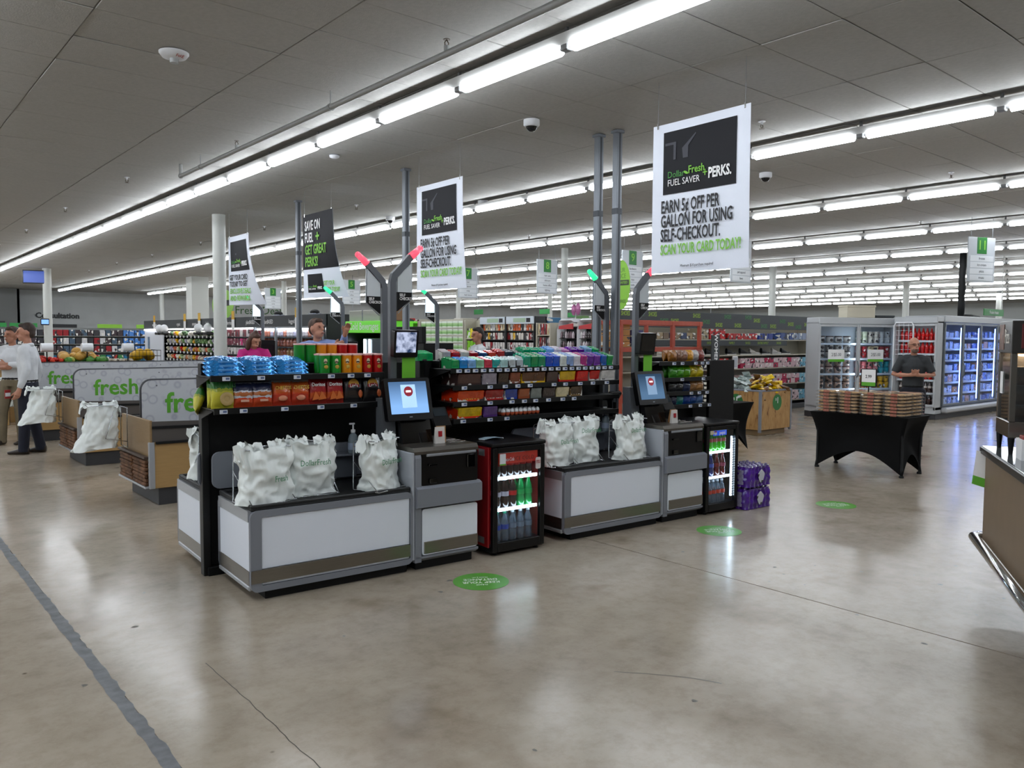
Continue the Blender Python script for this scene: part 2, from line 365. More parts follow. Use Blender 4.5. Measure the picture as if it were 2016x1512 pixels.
# ---- rows of fluorescent fixtures
LM = lamp_mat('fluorescent_diffuser', LAMP_COL, LAMP)
HOUS = mat('fixture_white_metal', '#a5a5a2', 0.5)
TL = 1.2192; ZL = 3.63
dif = MB().prism([(0.055 * math.cos(a) , -0.012 + 0.05 * math.sin(a)) for a in [math.radians(180 + 180 * k / 6) for k in range(7)]], -TL / 2 + 0.075, TL / 2 - 0.075, 'y').mesh('diffuser', LM)
brk = MB().cbox(-0.03, 0.03, -0.035, 0.035, -0.045, 0.0, 0.006).box(-0.008, 0.008, -0.06, 0.06, -0.03, -0.016).cbox(-0.012, 0.012, -0.012, 0.012, -0.01, 0.12, 0.003).mesh('lamp_holder', mat('holder_grey', '#6f7070', 0.5))
rowlab = ['fluorescent strip row above the self checkout island', 'fluorescent strip row above the produce cases', 'fluorescent strip row crossing over the aisle signs']
for k in range(-3, 11):
    X = RX0 + 3.7566 * k; yA = 3.987 - 0.177 * (k > 0); n0 = -int((yA + 3) / TL); n1 = int((41.5 - yA) / TL)
    ya, yb = yA + n0 * TL, yA + n1 * TL
    lb = rowlab[k] if 0 <= k < 3 else ('fluorescent strip row over the shoe shelves and freezers aisle floor' if k == 3 else 'fluorescent strip row over the far sales floor')
    if k < 0: lb = 'fluorescent strip row over the open front floor'
    row = thing('ceiling_light_row', lb, 'ceiling light', (X, 0, ZL), group='rows of fluorescent ceiling lights')
    MB().cbox(-0.04, 0.04, ya, yb, -0.006, 0.05, 0.006).prism([(-0.075, 0.05), (0.075, 0.05), (0.04, 0.0), (-0.04, 0.0)], ya, yb, 'y').build('channel', HOUS, row)
    for n in range(n0, n1):
        yc = yA + (n + 0.5) * TL
        place(dif, 'diffuser', row, (0, yc, 0))
    for n in range(n0, n1 + 1): place(brk, 'lamp_holder', row, (0, yA + n * TL, 0))
# ---- columns
CW = mat('column_white', '#c9cbc6', 0.5)
cols = [(5.1, 13.96, 0.11, 'white round column beside the hanging perks banners'), (5.11, 28.99, 0.125, 'white round column carrying a small blue screen'), (13.04, 13.58, 0.08, 'white round column behind the candy shelves'),
        (20.8, 12.95, 0.1, 'white round column rising behind the shoe shelves'), (29.5, 12.95, 0.11, 'white round column behind the ice cream freezer'), (21.5, 23.2, 0.09, 'slim white column in the far aisles'),
        (37.8, 12.7, 0.12, 'white round column behind the long freezer'), (13.0, 28.9, 0.09, 'white round column beyond the produce case'), (12.1, 40.9, 0.11, 'white round column near the pharmacy wall'), (21.2, 28.9, 0.1, 'white round column beyond the paper goods')]
for x, y, r, lb in cols:
    o = MB().lathe([(r, 0), (r, CEIL)], 20, (0, 0, 0)).lathe([(r + 0.012, 0), (r + 0.012, 0.12), (r, 0.14)], 20, (0, 0, 0)).build('column', CW, None, (x, y, 0)); tag(o, lb, 'column', kind='structure')
o = MB().cbox(-0.3, 0.3, -0.3, 0.3, 0, CEIL, 0.01).build('column', CW, None, (9.9, 29.3, 0)); tag(o, 'broad square boxed white column', 'column', kind='structure')
# ================================================================== self checkout island (its own slightly turned frame)
TH = -0.06; IX, IY = 1.945, 4.755
def ISL(x, y, z=0.0): return (IX + x * math.cos(TH) - y * math.sin(TH), IY + x * math.sin(TH) + y * math.cos(TH), z)
def ithing(name, label, cat, x, y, z=0.0, group=None, rz=0.0): return thing(name, label, cat, ISL(x, y, z), TH + rz, group)
ACRYL = mat('white_acrylic_panel', '#eaf1fd', 0.35, coat=0.2); ALU = mat('satin_aluminium', '#b4b8be', 0.35, 0.6); FRM = mat('grey_frame_paint', '#80848d', 0.42)
GLOSSK = mat('gloss_black', '#030304', 0.03, coat=0.6); TOPSTEEL = mat('dark_brushed_top', '#6e6a64', 0.3, 0.8, noise=0.06, nscale=30, stretch=(1, 30, 1))
SCRM = None
def screen_material(name, top, bot, strength):
    m = bpy.data.materials.new(name); m.use_nodes = True; N = m.node_tree.nodes; L = m.node_tree.links; N.remove(N['Principled BSDF'])
    tc = N.new('ShaderNodeTexCoord'); sp = N.new('ShaderNodeSeparateXYZ'); L.new(tc.outputs['Generated'], sp.inputs[0])
    r = N.new('ShaderNodeValToRGB'); r.color_ramp.elements[0].color = (*srgb(bot), 1); r.color_ramp.elements[1].color = (*srgb(top), 1); r.color_ramp.elements[0].position = 0.25; r.color_ramp.elements[1].position = 0.95
    L.new(sp.outputs[2], r.inputs[0]); e = N.new('ShaderNodeEmission'); e.inputs[1].default_value = strength; L.new(r.outputs[0], e.inputs[0]); L.new(e.outputs[0], N['Material Output'].inputs[0]); return m
SCR_BLUE = screen_material('touch_screen', '#4f6f96', '#86b4ec', 0.75); SCR_DIM = screen_material('touch_screen_dim', '#3f5a78', '#6d93bb', 0.42)
RED_TIP = mat('red_status_lamp', '#e04a5a', 0.3, emit=0.9, emit_col='#ff4a60'); GREEN_TIP = mat('green_status_lamp', '#39c98a', 0.3, emit=0.9, emit_col='#30e090')
NOENTRY = mat('screen_red', '#8c1f2e', 0.5, emit=0.25, emit_col='#a01f30')
LITSIGN = mat('lit_sign_panel', '#cfd6da', 0.4, emit=0.0)
def pole_arm(parent, x, y, z0, sgn, tip, litm, mirror_text=True, ysgn=1):
    """light pole: straight post, bent arm, coloured tip, hanging sign"""
    w = 0.032; zb = 2.05; p = MB()
    P = [(x, y, z0), (x, y, zb), (x + sgn * 0.014, y, zb + 0.05), (x + sgn * 0.16, y, zb + 0.2)]
    p.tube(P, [(0.036, 0.028)] * 4, 4, smooth=False); po = p.build('light_pole', DGREY, parent)
    MB().tube([(x + sgn * 0.155, y, zb + 0.195), (x + sgn * 0.235, y, zb + 0.262)], [(0.034, 0.03), (0.026, 0.022)], 10).ball((x + sgn * 0.235, y, zb + 0.262), 0.026, 0.024, 0.024, 8, 6).build('status_lamp', tip, po)
    s = lambda a: x + sgn * a
    MB().prism([(s(0.04), 2.09), (s(0.155), 2.2), (s(0.16), 1.98), (s(0.04), 1.98)], y - 0.012, y + 0.012, 'y').build('sign_panel', litm, po)
    MB().prism([(s(0.04), 1.98), (s(0.16), 1.98), (s(0.155), 1.93), (s(0.04), 1.84)], y - 0.013, y + 0.013, 'y').build('sign_foot', BLACKM, po)
    MB().tube([(s(0.162), y, 2.2), (s(0.166), y, 1.93), (s(0.045), y, 1.825)], 0.005, 5, smooth=False).build('sign_edge', ALU, po)
    a = s(0.055) if sgn > 0 else s(0.145)
    txt('SELF\nCHECKOUT', po, (a, y - 0.0135, 1.945), FRONT_Y, 0.03, TXT_W, sx=0.85, align='LEFT', ext=0.0004, bold=0.0006)
    return po
def make_sc(ox, oy, mir, label, tip=RED_TIP, dim=False):
    t = ithing('self_checkout', label, 'checkout', ox, oy, 0, 'self checkout machines'); s = -1 if mir else 1
    T = Matrix.Scale(s, 4, (0, 1, 0)); B = lambda: MB().xf(T)
    B().cbox(0.05, 1.06, 0.005, 0.58, 0, 0.075).cbox(1.13, 1.61, 0.005, 0.5, 0, 0.075).build('kick_base', BLACKM, t)
    body = B().box(-0.03, 1.07, 0.0, 0.62, 0.072, 0.555).build('bagging_base', ACRYL, t)
    # grey rounded front frame as a ring
    out = rrect(1.14, 0.51, 0.045, 5, 0.52, 0.315); inn = rrect(1.05, 0.43, 0.012, 5, 0.545, 0.313); n = len(out)
    fr = B(); vs = [(a, -0.03, b) for a, b in out] + [(a, -0.03, b) for a, b in inn] + [(a, 0.0, b) for a, b in out] + [(a, -0.012, b) for a, b in inn]; fs = []
    for i in range(n):
        j = (i + 1) % n; fs += [(i, j, n + j, n + i), (i, j, 2 * n + j, 2 * n + i), (n + i, n + j, 3 * n + j, 3 * n + i)]
    fr.add(vs, fs); fr.build('front_frame', FRM, body)
    B().cbox(0.022, 1.068, -0.02, 0.0, 0.2, 0.527, 0.003).build('front_panel', ACRYL, body)
    B().box(-0.048, 1.068, -0.034, -0.004, 0.118, 0.2).build('steel_band', STEEL, body)
    B().cbox(0.022, 1.068, -0.022, 0.0, 0.1, 0.117, 0.004).build('lower_trim', ACRYL, body)
    B().cbox(-0.05, -0.03, 0.0, 0.6, 0.19, 0.5, 0.002).build('side_panel', ACRYL, body)
    B().box(-0.052, -0.03, 0.0, 0.615, 0.1, 0.19).build('side_steel_band', STEEL, body)
    B().prism([(0.0, 0.5), (0.6, 0.5), (0.6, 0.57), (0.0, 0.57)], -0.055, -0.02, 'x').build('side_top_rail', ALU, body)
    B().cbox(-0.055, -0.03, 0.0, 0.61, 0.065, 0.1, 0.008).build('side_bottom_rail', ALU, body)
    B().prism([(0.58, 0.075), (0.625, 0.12), (0.625, 0.53), (0.58, 0.57)], -0.052, -0.028, 'x').build('rear_frame', FRM, body)
    tr = B().cbox(-0.04, 1.08, -0.015, 0.63, 0.565, 0.585, 0.006)
    for q in ((-0.04, 1.08, -0.015, 0.01), (-0.04, 1.08, 0.605, 0.63), (-0.04, -0.015, 0.01, 0.605)): tr.cbox(q[0], q[1], q[2], q[3], 0.58, 0.603, 0.006)
    tr.build('bag_tray', mat('black_rubber_mat', '#17181a', 0.55, noise=0.2, nscale=60), t)
    # rear backboard
    B().prism(rrect(1.2, 0.25, 0.05, 4, 0.52, 0.735), 0.635, 0.66, 'y').build('backboard', mat('backboard_grey', '#767b85', 0.45), t)
    B().cbox(0.74, 1.0, 0.5, 0.64, 0.775, 0.79).cbox(0.78, 0.96, 0.58, 0.635, 0.6, 0.775, 0.01).build('sanitizer_shelf', mat('backboard_dark', '#60656e', 0.45), t)
    # kiosk cabinet
    k = B().cbox(1.1, 1.635, 0.0, 0.55, 0.07, 0.83, 0.012).build('kiosk_cabinet', FRM, t)
    B().prism([(-0.035, 0.06), (0.02, 0.06), (0.02, 0.84), (-0.02, 0.84), (-0.035, 0.8)], 1.105, 1.155, 'x').build('frame_stile', FRM, k)
    B().cbox(1.085, 1.105, -0.03, 0.55, 0.08, 0.84, 0.004).build('side_skin', mat('pale_side_skin', '#aeb3bc', 0.4), k)
    B().prism([(-0.035, 0.085), (0.0, 0.06), (0.0, 0.1), (-0.035, 0.1)], 1.11, 1.64, 'x').build('bottom_rail', FRM, k)
    B().prism(rrect(0.47, 0.33, 0.02, 4, 1.4, 0.27), -0.028, 0.0, 'y').build('front_panel', ACRYL, k)
    B().cbox(1.18, 1.636, -0.036, 0.0, 0.115, 0.2, 0.003).build('steel_band', STEEL, k)
    B().prism([(-0.02, 0.44), (-0.062, 0.455), (-0.062, 0.585), (-0.03, 0.6), (0.0, 0.6), (0.0, 0.44)], 1.11, 1.655, 'x').build('front_ledge', FRM, k)
    B().prism(rrect(0.475, 0.25, 0.03, 4, 1.4, 0.715), -0.025, 0.005, 'y').build('cash_panel', BLACK, k)
    B().cbox(1.2, 1.62, -0.034, -0.02, 0.805, 0.825, 0.004).build('coin_slot_strip', mat('slot_strip', '#9a9ea6', 0.3, 0.3), k)
    B().cbox(1.21, 1.28, -0.05, -0.02, 0.74, 0.755).build('note_slot', GLOSSK, k); B().cbox(1.22, 1.28, -0.045, -0.02, 0.615, 0.65).build('change_cup', GLOSSK, k)
    B().cbox(1.54, 1.61, -0.04, -0.02, 0.7, 0.8, 0.006).build('coin_acceptor', GLOSSK, k)
    tp = B().prism([(-0.03, 0.825), (-0.03, 0.845), (-0.012, 0.872), (0.54, 0.872), (0.54, 0.83)], 1.1, 1.64, 'x').build('scanner_top', TOPSTEEL, k)
    for i in range(3): B().cyl((1.46, 0.1 + 0.07 * i, 0.876), 0.005, 0.15, 8, 'x').build('glide_rail', CHROME, tp)
    # scanner tower
    tw = B().prism([(0.22, 0.872), (0.27, 1.06), (0.5, 1.06), (0.52, 0.872)], 1.15, 1.4, 'x').build('scanner_tower', GLOSSK, t)
    B().cbox(1.16, 1.39, 0.262, 0.275, 1.05, 1.062, 0.003).build('tower_red_line', mat('red_trim', '#b01a28', 0.4), tw)
    B().prism([(0.3, 0.872), (0.34, 1.2), (0.43, 1.2), (0.43, 0.872)], 1.04, 1.14, 'x').build('monitor_arm', DGREY, t)
    # touch monitor, tilted back
    Rm = T @ Matrix.Translation((1.2, 0.24, 1.195)) @ Matrix.Rotation(math.radians(-14), 4, 'X')
    mo = MB().xf(Rm).prism(rrect(0.375, 0.31, 0.015, 3), -0.02, 0.03, 'y').build('touch_monitor', BLACK, t)
    MB().xf(Rm).prism(rrect(0.31, 0.235, 0.003, 2, 0, 0.01), -0.0225, -0.018, 'y').build('screen', SCR_DIM if dim else SCR_BLUE, mo)
    MB().xf(Rm).prism(rrect(0.12, 0.17, 0.002, 2, 0, 0.02), -0.0235, -0.0222, 'y').build('dialog_box', mat('screen_dialog_dim' if dim else 'screen_dialog', '#7f9fc0' if dim else '#a9cdf5', 0.5, emit=0.2 if dim else 0.5, emit_col='#a9cdf5'), mo)
    MB().xf(Rm).prism(disc(0.037, 24, 0.0, 0.055), -0.0245, -0.0233, 'y').build('no_entry_sign', NOENTRY, mo)
    MB().xf(Rm).prism(rrect(0.042, 0.014, 0.002, 2, 0, 0.055), -0.0252, -0.0243, 'y').build('no_entry_bar', mat('screen_white', '#ffffff', 0.5, emit=0.8, emit_col='#ffffff'), mo)
    MB().xf(Rm).cbox(-0.012, 0.012, -0.022, -0.019, -0.137, -0.129, 0.001).build('maker_badge', GREYP, mo)
    # card reader
    rd = MB().xf(T @ Matrix.Translation((1.54, 0.36, 1.03)) @ Matrix.Rotation(math.radians(-35), 4, 'X')).cbox(-0.08, 0.08, -0.025, 0.025, -0.09, 0.09, 0.01).build('card_reader', BLACK, t)
    MB().xf(T @ Matrix.Translation((1.54, 0.36, 1.03)) @ Matrix.Rotation(math.radians(-35), 4, 'X')).cbox(-0.055, 0.055, -0.03, -0.02, 0.0, 0.07, 0.003).build('reader_screen', mat('reader_glass', '#2a3238', 0.1), rd)
    B().cyl((1.54, 0.4, 0.86), 0.02, 0.14, 8).build('reader_stalk', BLACK, t)
    if not mir:
        po = pole_arm(t, 1.16, 0.4, 0.55, 1, tip, LITSIGN)
        mm = MB().xf(Matrix.Translation((1.22, 0.315, 1.6)) @ Matrix.Rotation(0.12, 4, 'X')).prism(rrect(0.2, 0.2, 0.012, 3), -0.02, 0.03, 'y').build('camera_monitor', BLACK, t)
        MB().xf(Matrix.Translation((1.22, 0.315, 1.6)) @ Matrix.Rotation(0.12, 4, 'X')).prism(rrect(0.165, 0.15, 0.003, 2, 0.0, 0.012), -0.0215, -0.018, 'y').build('screen', GLOSSK if dim else SCR_CAM, mm)
        MB().prism(rrect(0.11, 0.17, 0.004, 2, 1.26, 1.42), 0.33, 0.334, 'y').build('green_notice', mat('green_notice_card', '#6dbf2c', 0.5), t)
    return t
def cam_screen():
    m = bpy.data.materials.new('camera_view_screen'); m.use_nodes = True; N = m.node_tree.nodes; L = m.node_tree.links; N.remove(N['Principled BSDF'])
    tc = N.new('ShaderNodeTexCoord'); nz = N.new('ShaderNodeTexNoise'); nz.inputs['Scale'].default_value = 22; L.new(tc.outputs['Object'], nz.inputs['Vector'])
    r = N.new('ShaderNodeValToRGB'); e = r.color_ramp.elements; e[0].color = (0.02, 0.04, 0.1, 1); e[1].color = (0.5, 0.56, 0.75, 1); e[0].position = 0.35; e[1].position = 0.62
    L.new(nz.outputs['Fac'], r.inputs[0]); em = N.new('ShaderNodeEmission'); em.inputs[1].default_value = 0.7; L.new(r.outputs[0], em.inputs[0]); L.new(em.outputs[0], N['Material Output'].inputs[0]); return m
SCR_CAM = cam_screen()
make_sc(0, 0, False, 'self checkout with a bagging table and a red-lamped pole beside the red drinks cooler')
sc2 = make_sc(2.53, 0, False, 'self checkout between the red drinks cooler and the blue drinks cooler', dim=True)
make_sc(-0.06, 1.42, True, 'self checkout backing onto the chip shelves, facing the cashier lanes')
make_sc(2.5, 1.42, True, 'self checkout backing onto the candy shelves, facing the cashier lanes')
for x in (1.46, 3.98):
    r = ithing('light_pole_stand', 'bent grey light pole of the rear self checkout, red tip' if x < 2 else 'bent grey light pole behind the twin metal struts, green tip', 'light pole', x, 1.1)
    pole_arm(r, 0, 0, 0, -1, RED_TIP if x < 2 else GREEN_TIP, LITSIGN); MB().cbox(-0.08, 0.08, -0.08, 0.08, 0, 0.02).build('foot_plate', DGREY, r)
# ------------------------------------------------------------------ leaflets, masks, sanitizer
for dx, lb in ((0, 'folded white and orange leaflet holder on the scanner of the machine beside the red cooler'), (2.53, 'folded white and orange leaflet holder on the scanner of the machine beside the blue cooler')):
    l = ithing('leaflet_holder', lb, 'leaflet', 1.42 + dx, 0.16, 0.872)
    MB().prism([(-0.05, 0.0), (-0.04, 0.12), (-0.035, 0.12), (-0.02, 0.0)], -0.06, 0.02, 'x').build('leaflet', mat('leaflet_white', '#d8d4cf', 0.5), l)
    MB().prism([(0.0, 0.0), (0.01, 0.12), (0.015, 0.12), (0.04, 0.0)], -0.02, 0.06, 'x').build('leaflet_cover', mat('leaflet_orange', '#a5794e', 0.5), l)
    MB().box(-0.035, -0.005, -0.0505, -0.044, 0.05, 0.09).build('red_mark', mat('red_trim', '#b01a28', 0.4), l)
def sanitizer(x, y, z, lb):
    b = ithing('pump_bottle', lb, 'bottle', x, y, z)
    MB().lathe([(0.0, 0), (0.036, 0), (0.038, 0.01), (0.038, 0.11), (0.03, 0.135), (0.014, 0.15), (0.014, 0.16)], 16).build('bottle_body', mat('clear_gel_plastic', '#9fb0bb', 0.12, trans=0.5, spec=0.6), b)
    MB().lathe([(0.0385, 0.03), (0.0385, 0.08)], 16, caps=False).build('bottle_label', mat('gel_label', '#8f9db5', 0.5), b)
    MB().lathe([(0.017, 0.155), (0.017, 0.175), (0.006, 0.178), (0.006, 0.215)], 12).cbox(-0.03, 0.012, -0.008, 0.008, 0.213, 0.226, 0.003).build('pump', WHITE, b)
sanitizer(0.9, 0.52, 0.79, 'clear hand gel pump bottle behind the bags beside the red cooler machine')
sanitizer(3.44, 0.52, 0.79, 'clear hand gel pump bottle behind the bags beside the blue cooler machine')
# ------------------------------------------------------------------ carrier bags on wire racks
from mathutils import noise as mnoise
BAGM = mat('thin_white_plastic', '#eef4f2', 0.3, spec=0.5, noise=0.05, nscale=9)
def bag_mesh(seed, w=0.34, d=0.19, h=0.34):
    b = MB(); sd = Vector((seed * 7.3, seed * 1.7, 0))
    def fn(u, v):
        a = 2 * PI * u; flare = 1.0 - 0.16 * math.sin(PI * min(1, v * 1.15)) * (1 if seed % 2 else 0.4) + 0.06 * (1 - v)
        cx, cy = math.cos(a), math.sin(a)
        x = w / 2 * flare * math.copysign(abs(cx) ** 0.7, cx); y = d / 2 * (1.0 - 0.55 * v ** 2) * math.copysign(abs(cy) ** 0.75, cy)
        z = h * v
        n1 = mnoise.noise(Vector((x * 9, y * 9, z * 7)) + sd); n2 = mnoise.noise(Vector((x * 26, y * 26, z * 18)) + sd)
        n3 = mnoise.noise(Vector((x * 14 + z * 9, y * 14, z * 11 - x * 6)) + sd * 1.7); k = 0.026 * n1 + 0.01 * n2 + 0.03 * (0.22 - abs(n3)) + 0.012 * math.sin(11 * a + 6 * n1) * max(0, v - 0.45) * 1.8
        if v > 0.99: z += 0.03 * mnoise.noise(Vector((a * 2.2, 3.1, seed))) + 0.035 * abs(cx) ** 3
        return (x + k * cx, y + k * cy * 1.3, z + 0.01 * n1 * (v > 0.1))
    b.grid(fn, 84, 34, closed_u=True); b.add([fn(i / 84, 0) for i in range(84)], [tuple(range(84))])
    return b.mesh('carrier_bag', BAGM)
def handle_mesh(seed):
    b = MB()
    for s in (-1, 1):
        def fn(u, v, s=s):
            n = mnoise.noise(Vector((u * 5, v * 4, seed + s)))
            return (s * (0.1 + 0.085 * v + 0.015 * n), -0.035 + 0.07 * u + 0.02 * n, 0.0 + 0.05 * math.sin(PI * v) * 1.2 + 0.035 * n - 0.07 * v * v)
        b.grid(fn, 8, 8)
        def fn2(u, v, s=s):
            n = mnoise.noise(Vector((u * 6, v * 5, seed + 9 + s)))
            return (s * (0.02 + 0.14 * v), -0.05 + 0.03 * u + 0.03 * n, -0.01 + 0.05 * u + 0.03 * n)
        b.grid(fn2, 7, 9)
    return b.mesh('bag_handles', BAGM)
RACKW = mat('rack_wire', '#b9bdc2', 0.22, 0.9)
rackm = MB()
for s in (-1, 1):
    rackm.tube([(s * 0.16, -0.14, 0.006), (s * 0.16, 0.09, 0.006), (s * 0.15, 0.1, 0.03), (s * 0.145, 0.1, 0.33), (s * 0.15, 0.07, 0.345), (s * 0.15, -0.09, 0.35)], 0.0045, 6)
    rackm.tube([(s * 0.16, -0.13, 0.006), (s * 0.15, 0.095, 0.2)], 0.0035, 6)
rackm.tube([(-0.16, -0.14, 0.006), (0.16, -0.14, 0.006)], 0.0045, 6).tube([(-0.145, 0.1, 0.3), (0.145, 0.1, 0.3)], 0.0045, 6).tube([(-0.1, 0.0, 0.355), (0.1, -0.02, 0.355)], 0.006, 6).tube([(-0.15, 0.0, 0.348), (0.15, 0.0, 0.348)], 0.004, 6)
rackm = rackm.mesh('rack_wire', RACKW)
def bagset(x, y, rz, seed, lb, word='DollarFresh', tz=0.22, tx=0.0, sc=1.0, w=0.34, z=0.588):
    t = ithing('bag_rack', 'wire rack of the ' + lb.replace('white carrier ', ''), 'bag rack', x, y, z, 'wire bag racks on the checkouts', rz); place(rackm, 'rack_frame', t, scale=(sc, 1, 1))
    b = ithing('carrier_bag', lb, 'plastic bag', x, y, z + 0.004, 'white carrier bags on the self checkouts', rz)
    place(bag_mesh(seed, w), 'bag_body', b, (0, -0.02, 0)); place(handle_mesh(seed), 'bag_handles', b, (0, 0, 0.34))
    if word: txt(word, b, (tx, -0.135, tz), FRONT_Y, 0.055, mat('bag_print', '#3f8f63', 0.5), sx=0.8, ext=0.0003)
    return b
bagset(0.1, 0.17, 0.25, 1, 'white carrier bag at the open table end below the chip shelves', 'Fresh', 0.15, 0.05, w=0.4)
bagset(0.45, 0.26, -0.05, 2, 'white carrier bag standing mid table below the chip shelves', 'DollarFresh', 0.22, 0.0)
bagset(0.9, 0.14, 0.4, 4, 'white carrier bag leaning against the kiosk of the machine beside the red cooler', 'DollarFresh', 0.2, 0.0, 0.9, w=0.3)
bagset(2.6, 0.25, 0.1, 5, 'white carrier bag half hidden behind the red drinks cooler', 'DollarFresh', 0.2, 0.05)
bagset(2.93, 0.3, -0.05, 6, 'white carrier bag mid table on the machine between two coolers', 'DollarFresh', 0.27, 0.02)
bagset(3.38, 0.16, 0.15, 7, 'white carrier bag against the kiosk of the machine beside the blue cooler', 'DollarFresh', 0.26, -0.03, w=0.36)
bagset(0.1, 1.18, PI, 8, 'white carrier bag on the machine facing the cashier lanes', None)
# ================================================================== black gondola shelving with snacks
PEG = mat('black_pegboard', '#050506', 0.55, spec=0.3); SHELFK = mat('black_shelf', '#08090a', 0.4, spec=0.4)
def tags_on(shelf, xs, y, z, w=0.05, h=0.026):
    for x in xs:
        o = MB().prism(rrect(w, h, 0.002, 2, 0, 0), -0.0015, 0.0015, 'y').build('price_tag', TAGM, shelf, (x, y, z))
        MB().box(-0.004, 0.02, -0.0022, -0.0016, -0.006, 0.008).build('tag_print', mat('tag_blue_print', '#5a6c96', 0.5), o) if w > 0.03 else None
gon = []
def gondola(x0, x1, label, shelves, top=1.45):
    g = ithing('gondola_shelf', label, 'shelf unit', (x0 + x1) / 2, 0.75); w = x1 - x0; h = w / 2
    MB().cbox(-h, h, -0.015, 0.03, 0.06, top).build('back_panel', PEG, g)
    MB().cbox(-h, h, -0.06, 0.06, 0.0, 0.06).build('base', BLACKM, g)
    for s in (-1, 1): MB().cbox(s * h - 0.025, s * h + 0.025, -0.04, 0.035, 0.0, top + 0.01).build('upright', SHELFK, g)
    for (a, b, z, yf, tg) in shelves:
        a -= (x0 + x1) / 2; b -= (x0 + x1) / 2
        sh = MB().cbox(a, b, yf - 0.75, -0.015, z - 0.012, z, 0.003).cbox(a, b, yf - 0.765, yf - 0.75, z - 0.035, z + 0.006, 0.003).build('shelf', SHELFK, g)
        MB().prism([(yf - 0.74, z - 0.013), (-0.02, z - 0.013), (-0.02, z - 0.09)], a, a + 0.006, 'x').build('bracket', SHELFK, sh)
        tags_on(sh, [q - (x0 + x1) / 2 for q in tg], yf - 0.767, z - 0.016)
    return g
gondola(-0.1, 1.46, 'black pegboard gondola carrying chips and stacking crisp cans', [(-0.13, 1.1, 1.17, 0.42, [-0.07, 0.06, 0.34, 0.6, 0.85]), (-0.15, 1.1, 1.385, 0.42, [-0.05, 0.18, 0.43, 0.68, 0.83, 0.96])])
gondola(1.6, 3.56, 'black gondola carrying gum and candy bars', [
    (1.68, 3.5, 1.4, 0.42, [1.75 + 0.078 * i for i in range(22)]), (1.7, 3.5, 1.265, 0.42, [1.8, 2.05, 2.2, 2.33, 2.46, 2.72, 2.85, 3.02, 3.17, 3.34]),
    (1.7, 3.5, 1.135, 0.42, [1.8, 2.05, 2.27, 2.4, 2.52, 2.66, 2.82, 2.95]), (1.7, 3.5, 1.0, 0.42, [1.79, 2.05, 2.22])], 1.46)
gondola(4.05, 4.9, 'black gondola of dark snack bags behind the blue cooler machine', [(4.1, 4.86, 1.42, 0.48, [4.3, 4.42, 4.62, 4.72, 4.8]), (4.1, 4.86, 1.26, 0.48, [4.42, 4.74]), (4.1, 4.86, 1.12, 0.48, [4.56, 4.68, 4.8]), (4.1, 4.86, 0.99, 0.48, [4.55, 4.7, 4.84])], 1.46)
ep = ithing('end_panel', 'plain black display panel at the end of the snack gondola', 'panel', 5.08, 0.5); MB().cbox(-0.2, 0.2, 0, 0.04, 0, 1.43).build('panel_board', PEG, ep); MB().cbox(-0.2, 0.2, -0.05, 0.1, 0, 0.04).build('panel_foot', BLACKM, ep)
# ------------------------------------------------------------------ chip bags
def band_mat(name, stops, blot=None, rough=0.28):
    """wrapper print that changes with height (object z 0..1 of the pack) plus a few printed blotches"""
    if name in MATS: return MATS[name]
    m = mat(name, '#ffffff', rough, coat=0.35, bump=0.3, bscale=18); N = m.node_tree.nodes; L = m.node_tree.links; b = N['Principled BSDF']
    tc = N.new('ShaderNodeTexCoord'); sp = N.new('ShaderNodeSeparateXYZ'); L.new(tc.outputs['Generated'], sp.inputs[0])
    nz = N.new('ShaderNodeTexNoise'); nz.inputs['Scale'].default_value = 5; L.new(tc.outputs['Generated'], nz.inputs['Vector'])
    ad = N.new('ShaderNodeMath'); ad.operation = 'MULTIPLY_ADD'; ad.inputs[1].default_value = 0.18; L.new(nz.outputs['Fac'], ad.inputs[0]); L.new(sp.outputs[2], ad.inputs[2])
    sb = N.new('ShaderNodeMath'); sb.operation = 'SUBTRACT'; sb.inputs[1].default_value = 0.09; L.new(ad.outputs[0], sb.inputs[0])
    r = N.new('ShaderNodeValToRGB'); r.color_ramp.interpolation = 'CONSTANT'; e = r.color_ramp.elements
    e[0].position, e[0].color = 0, (*srgb(stops[0][1]), 1); e[1].position, e[1].color = stops[1][0], (*srgb(stops[1][1]), 1)
    for p, c in stops[2:]: q = e.new(p); q.color = (*srgb(c), 1)
    L.new(sb.outputs[0], r.inputs[0]); L.new(r.outputs[0], b.inputs['Base Color']); return m
def pillow(seed, w=0.14, h=0.19, d=0.06):
    b = MB(); sd = Vector((seed * 3.1, 0, seed))
    def fn(u, v):
        a = 2 * PI * u; cx, cy = math.cos(a), math.sin(a); e = math.sin(PI * min(1, max(0, (v - 0.06) / 0.88))) ** 0.55
        n = mnoise.noise(Vector((cx * 2, cy * 2, v * 5)) + sd)
        x = w / 2 * (1 - 0.06 * e) * math.copysign(abs(cx) ** 0.6, cx); y = (0.003 + d / 2 * e) * math.copysign(abs(cy) ** 0.8, cy) * (1 + 0.25 * n)
        return (x + 0.004 * n, y, h * v + 0.004 * n * (v > 0.9))
    b.grid(fn, 28, 16, closed_u=True); b.add([fn(i / 28, 0) for i in range(28)], [tuple(range(28))]); b.add([fn(i / 28, 1) for i in range(28)], [tuple(range(28))]); return b
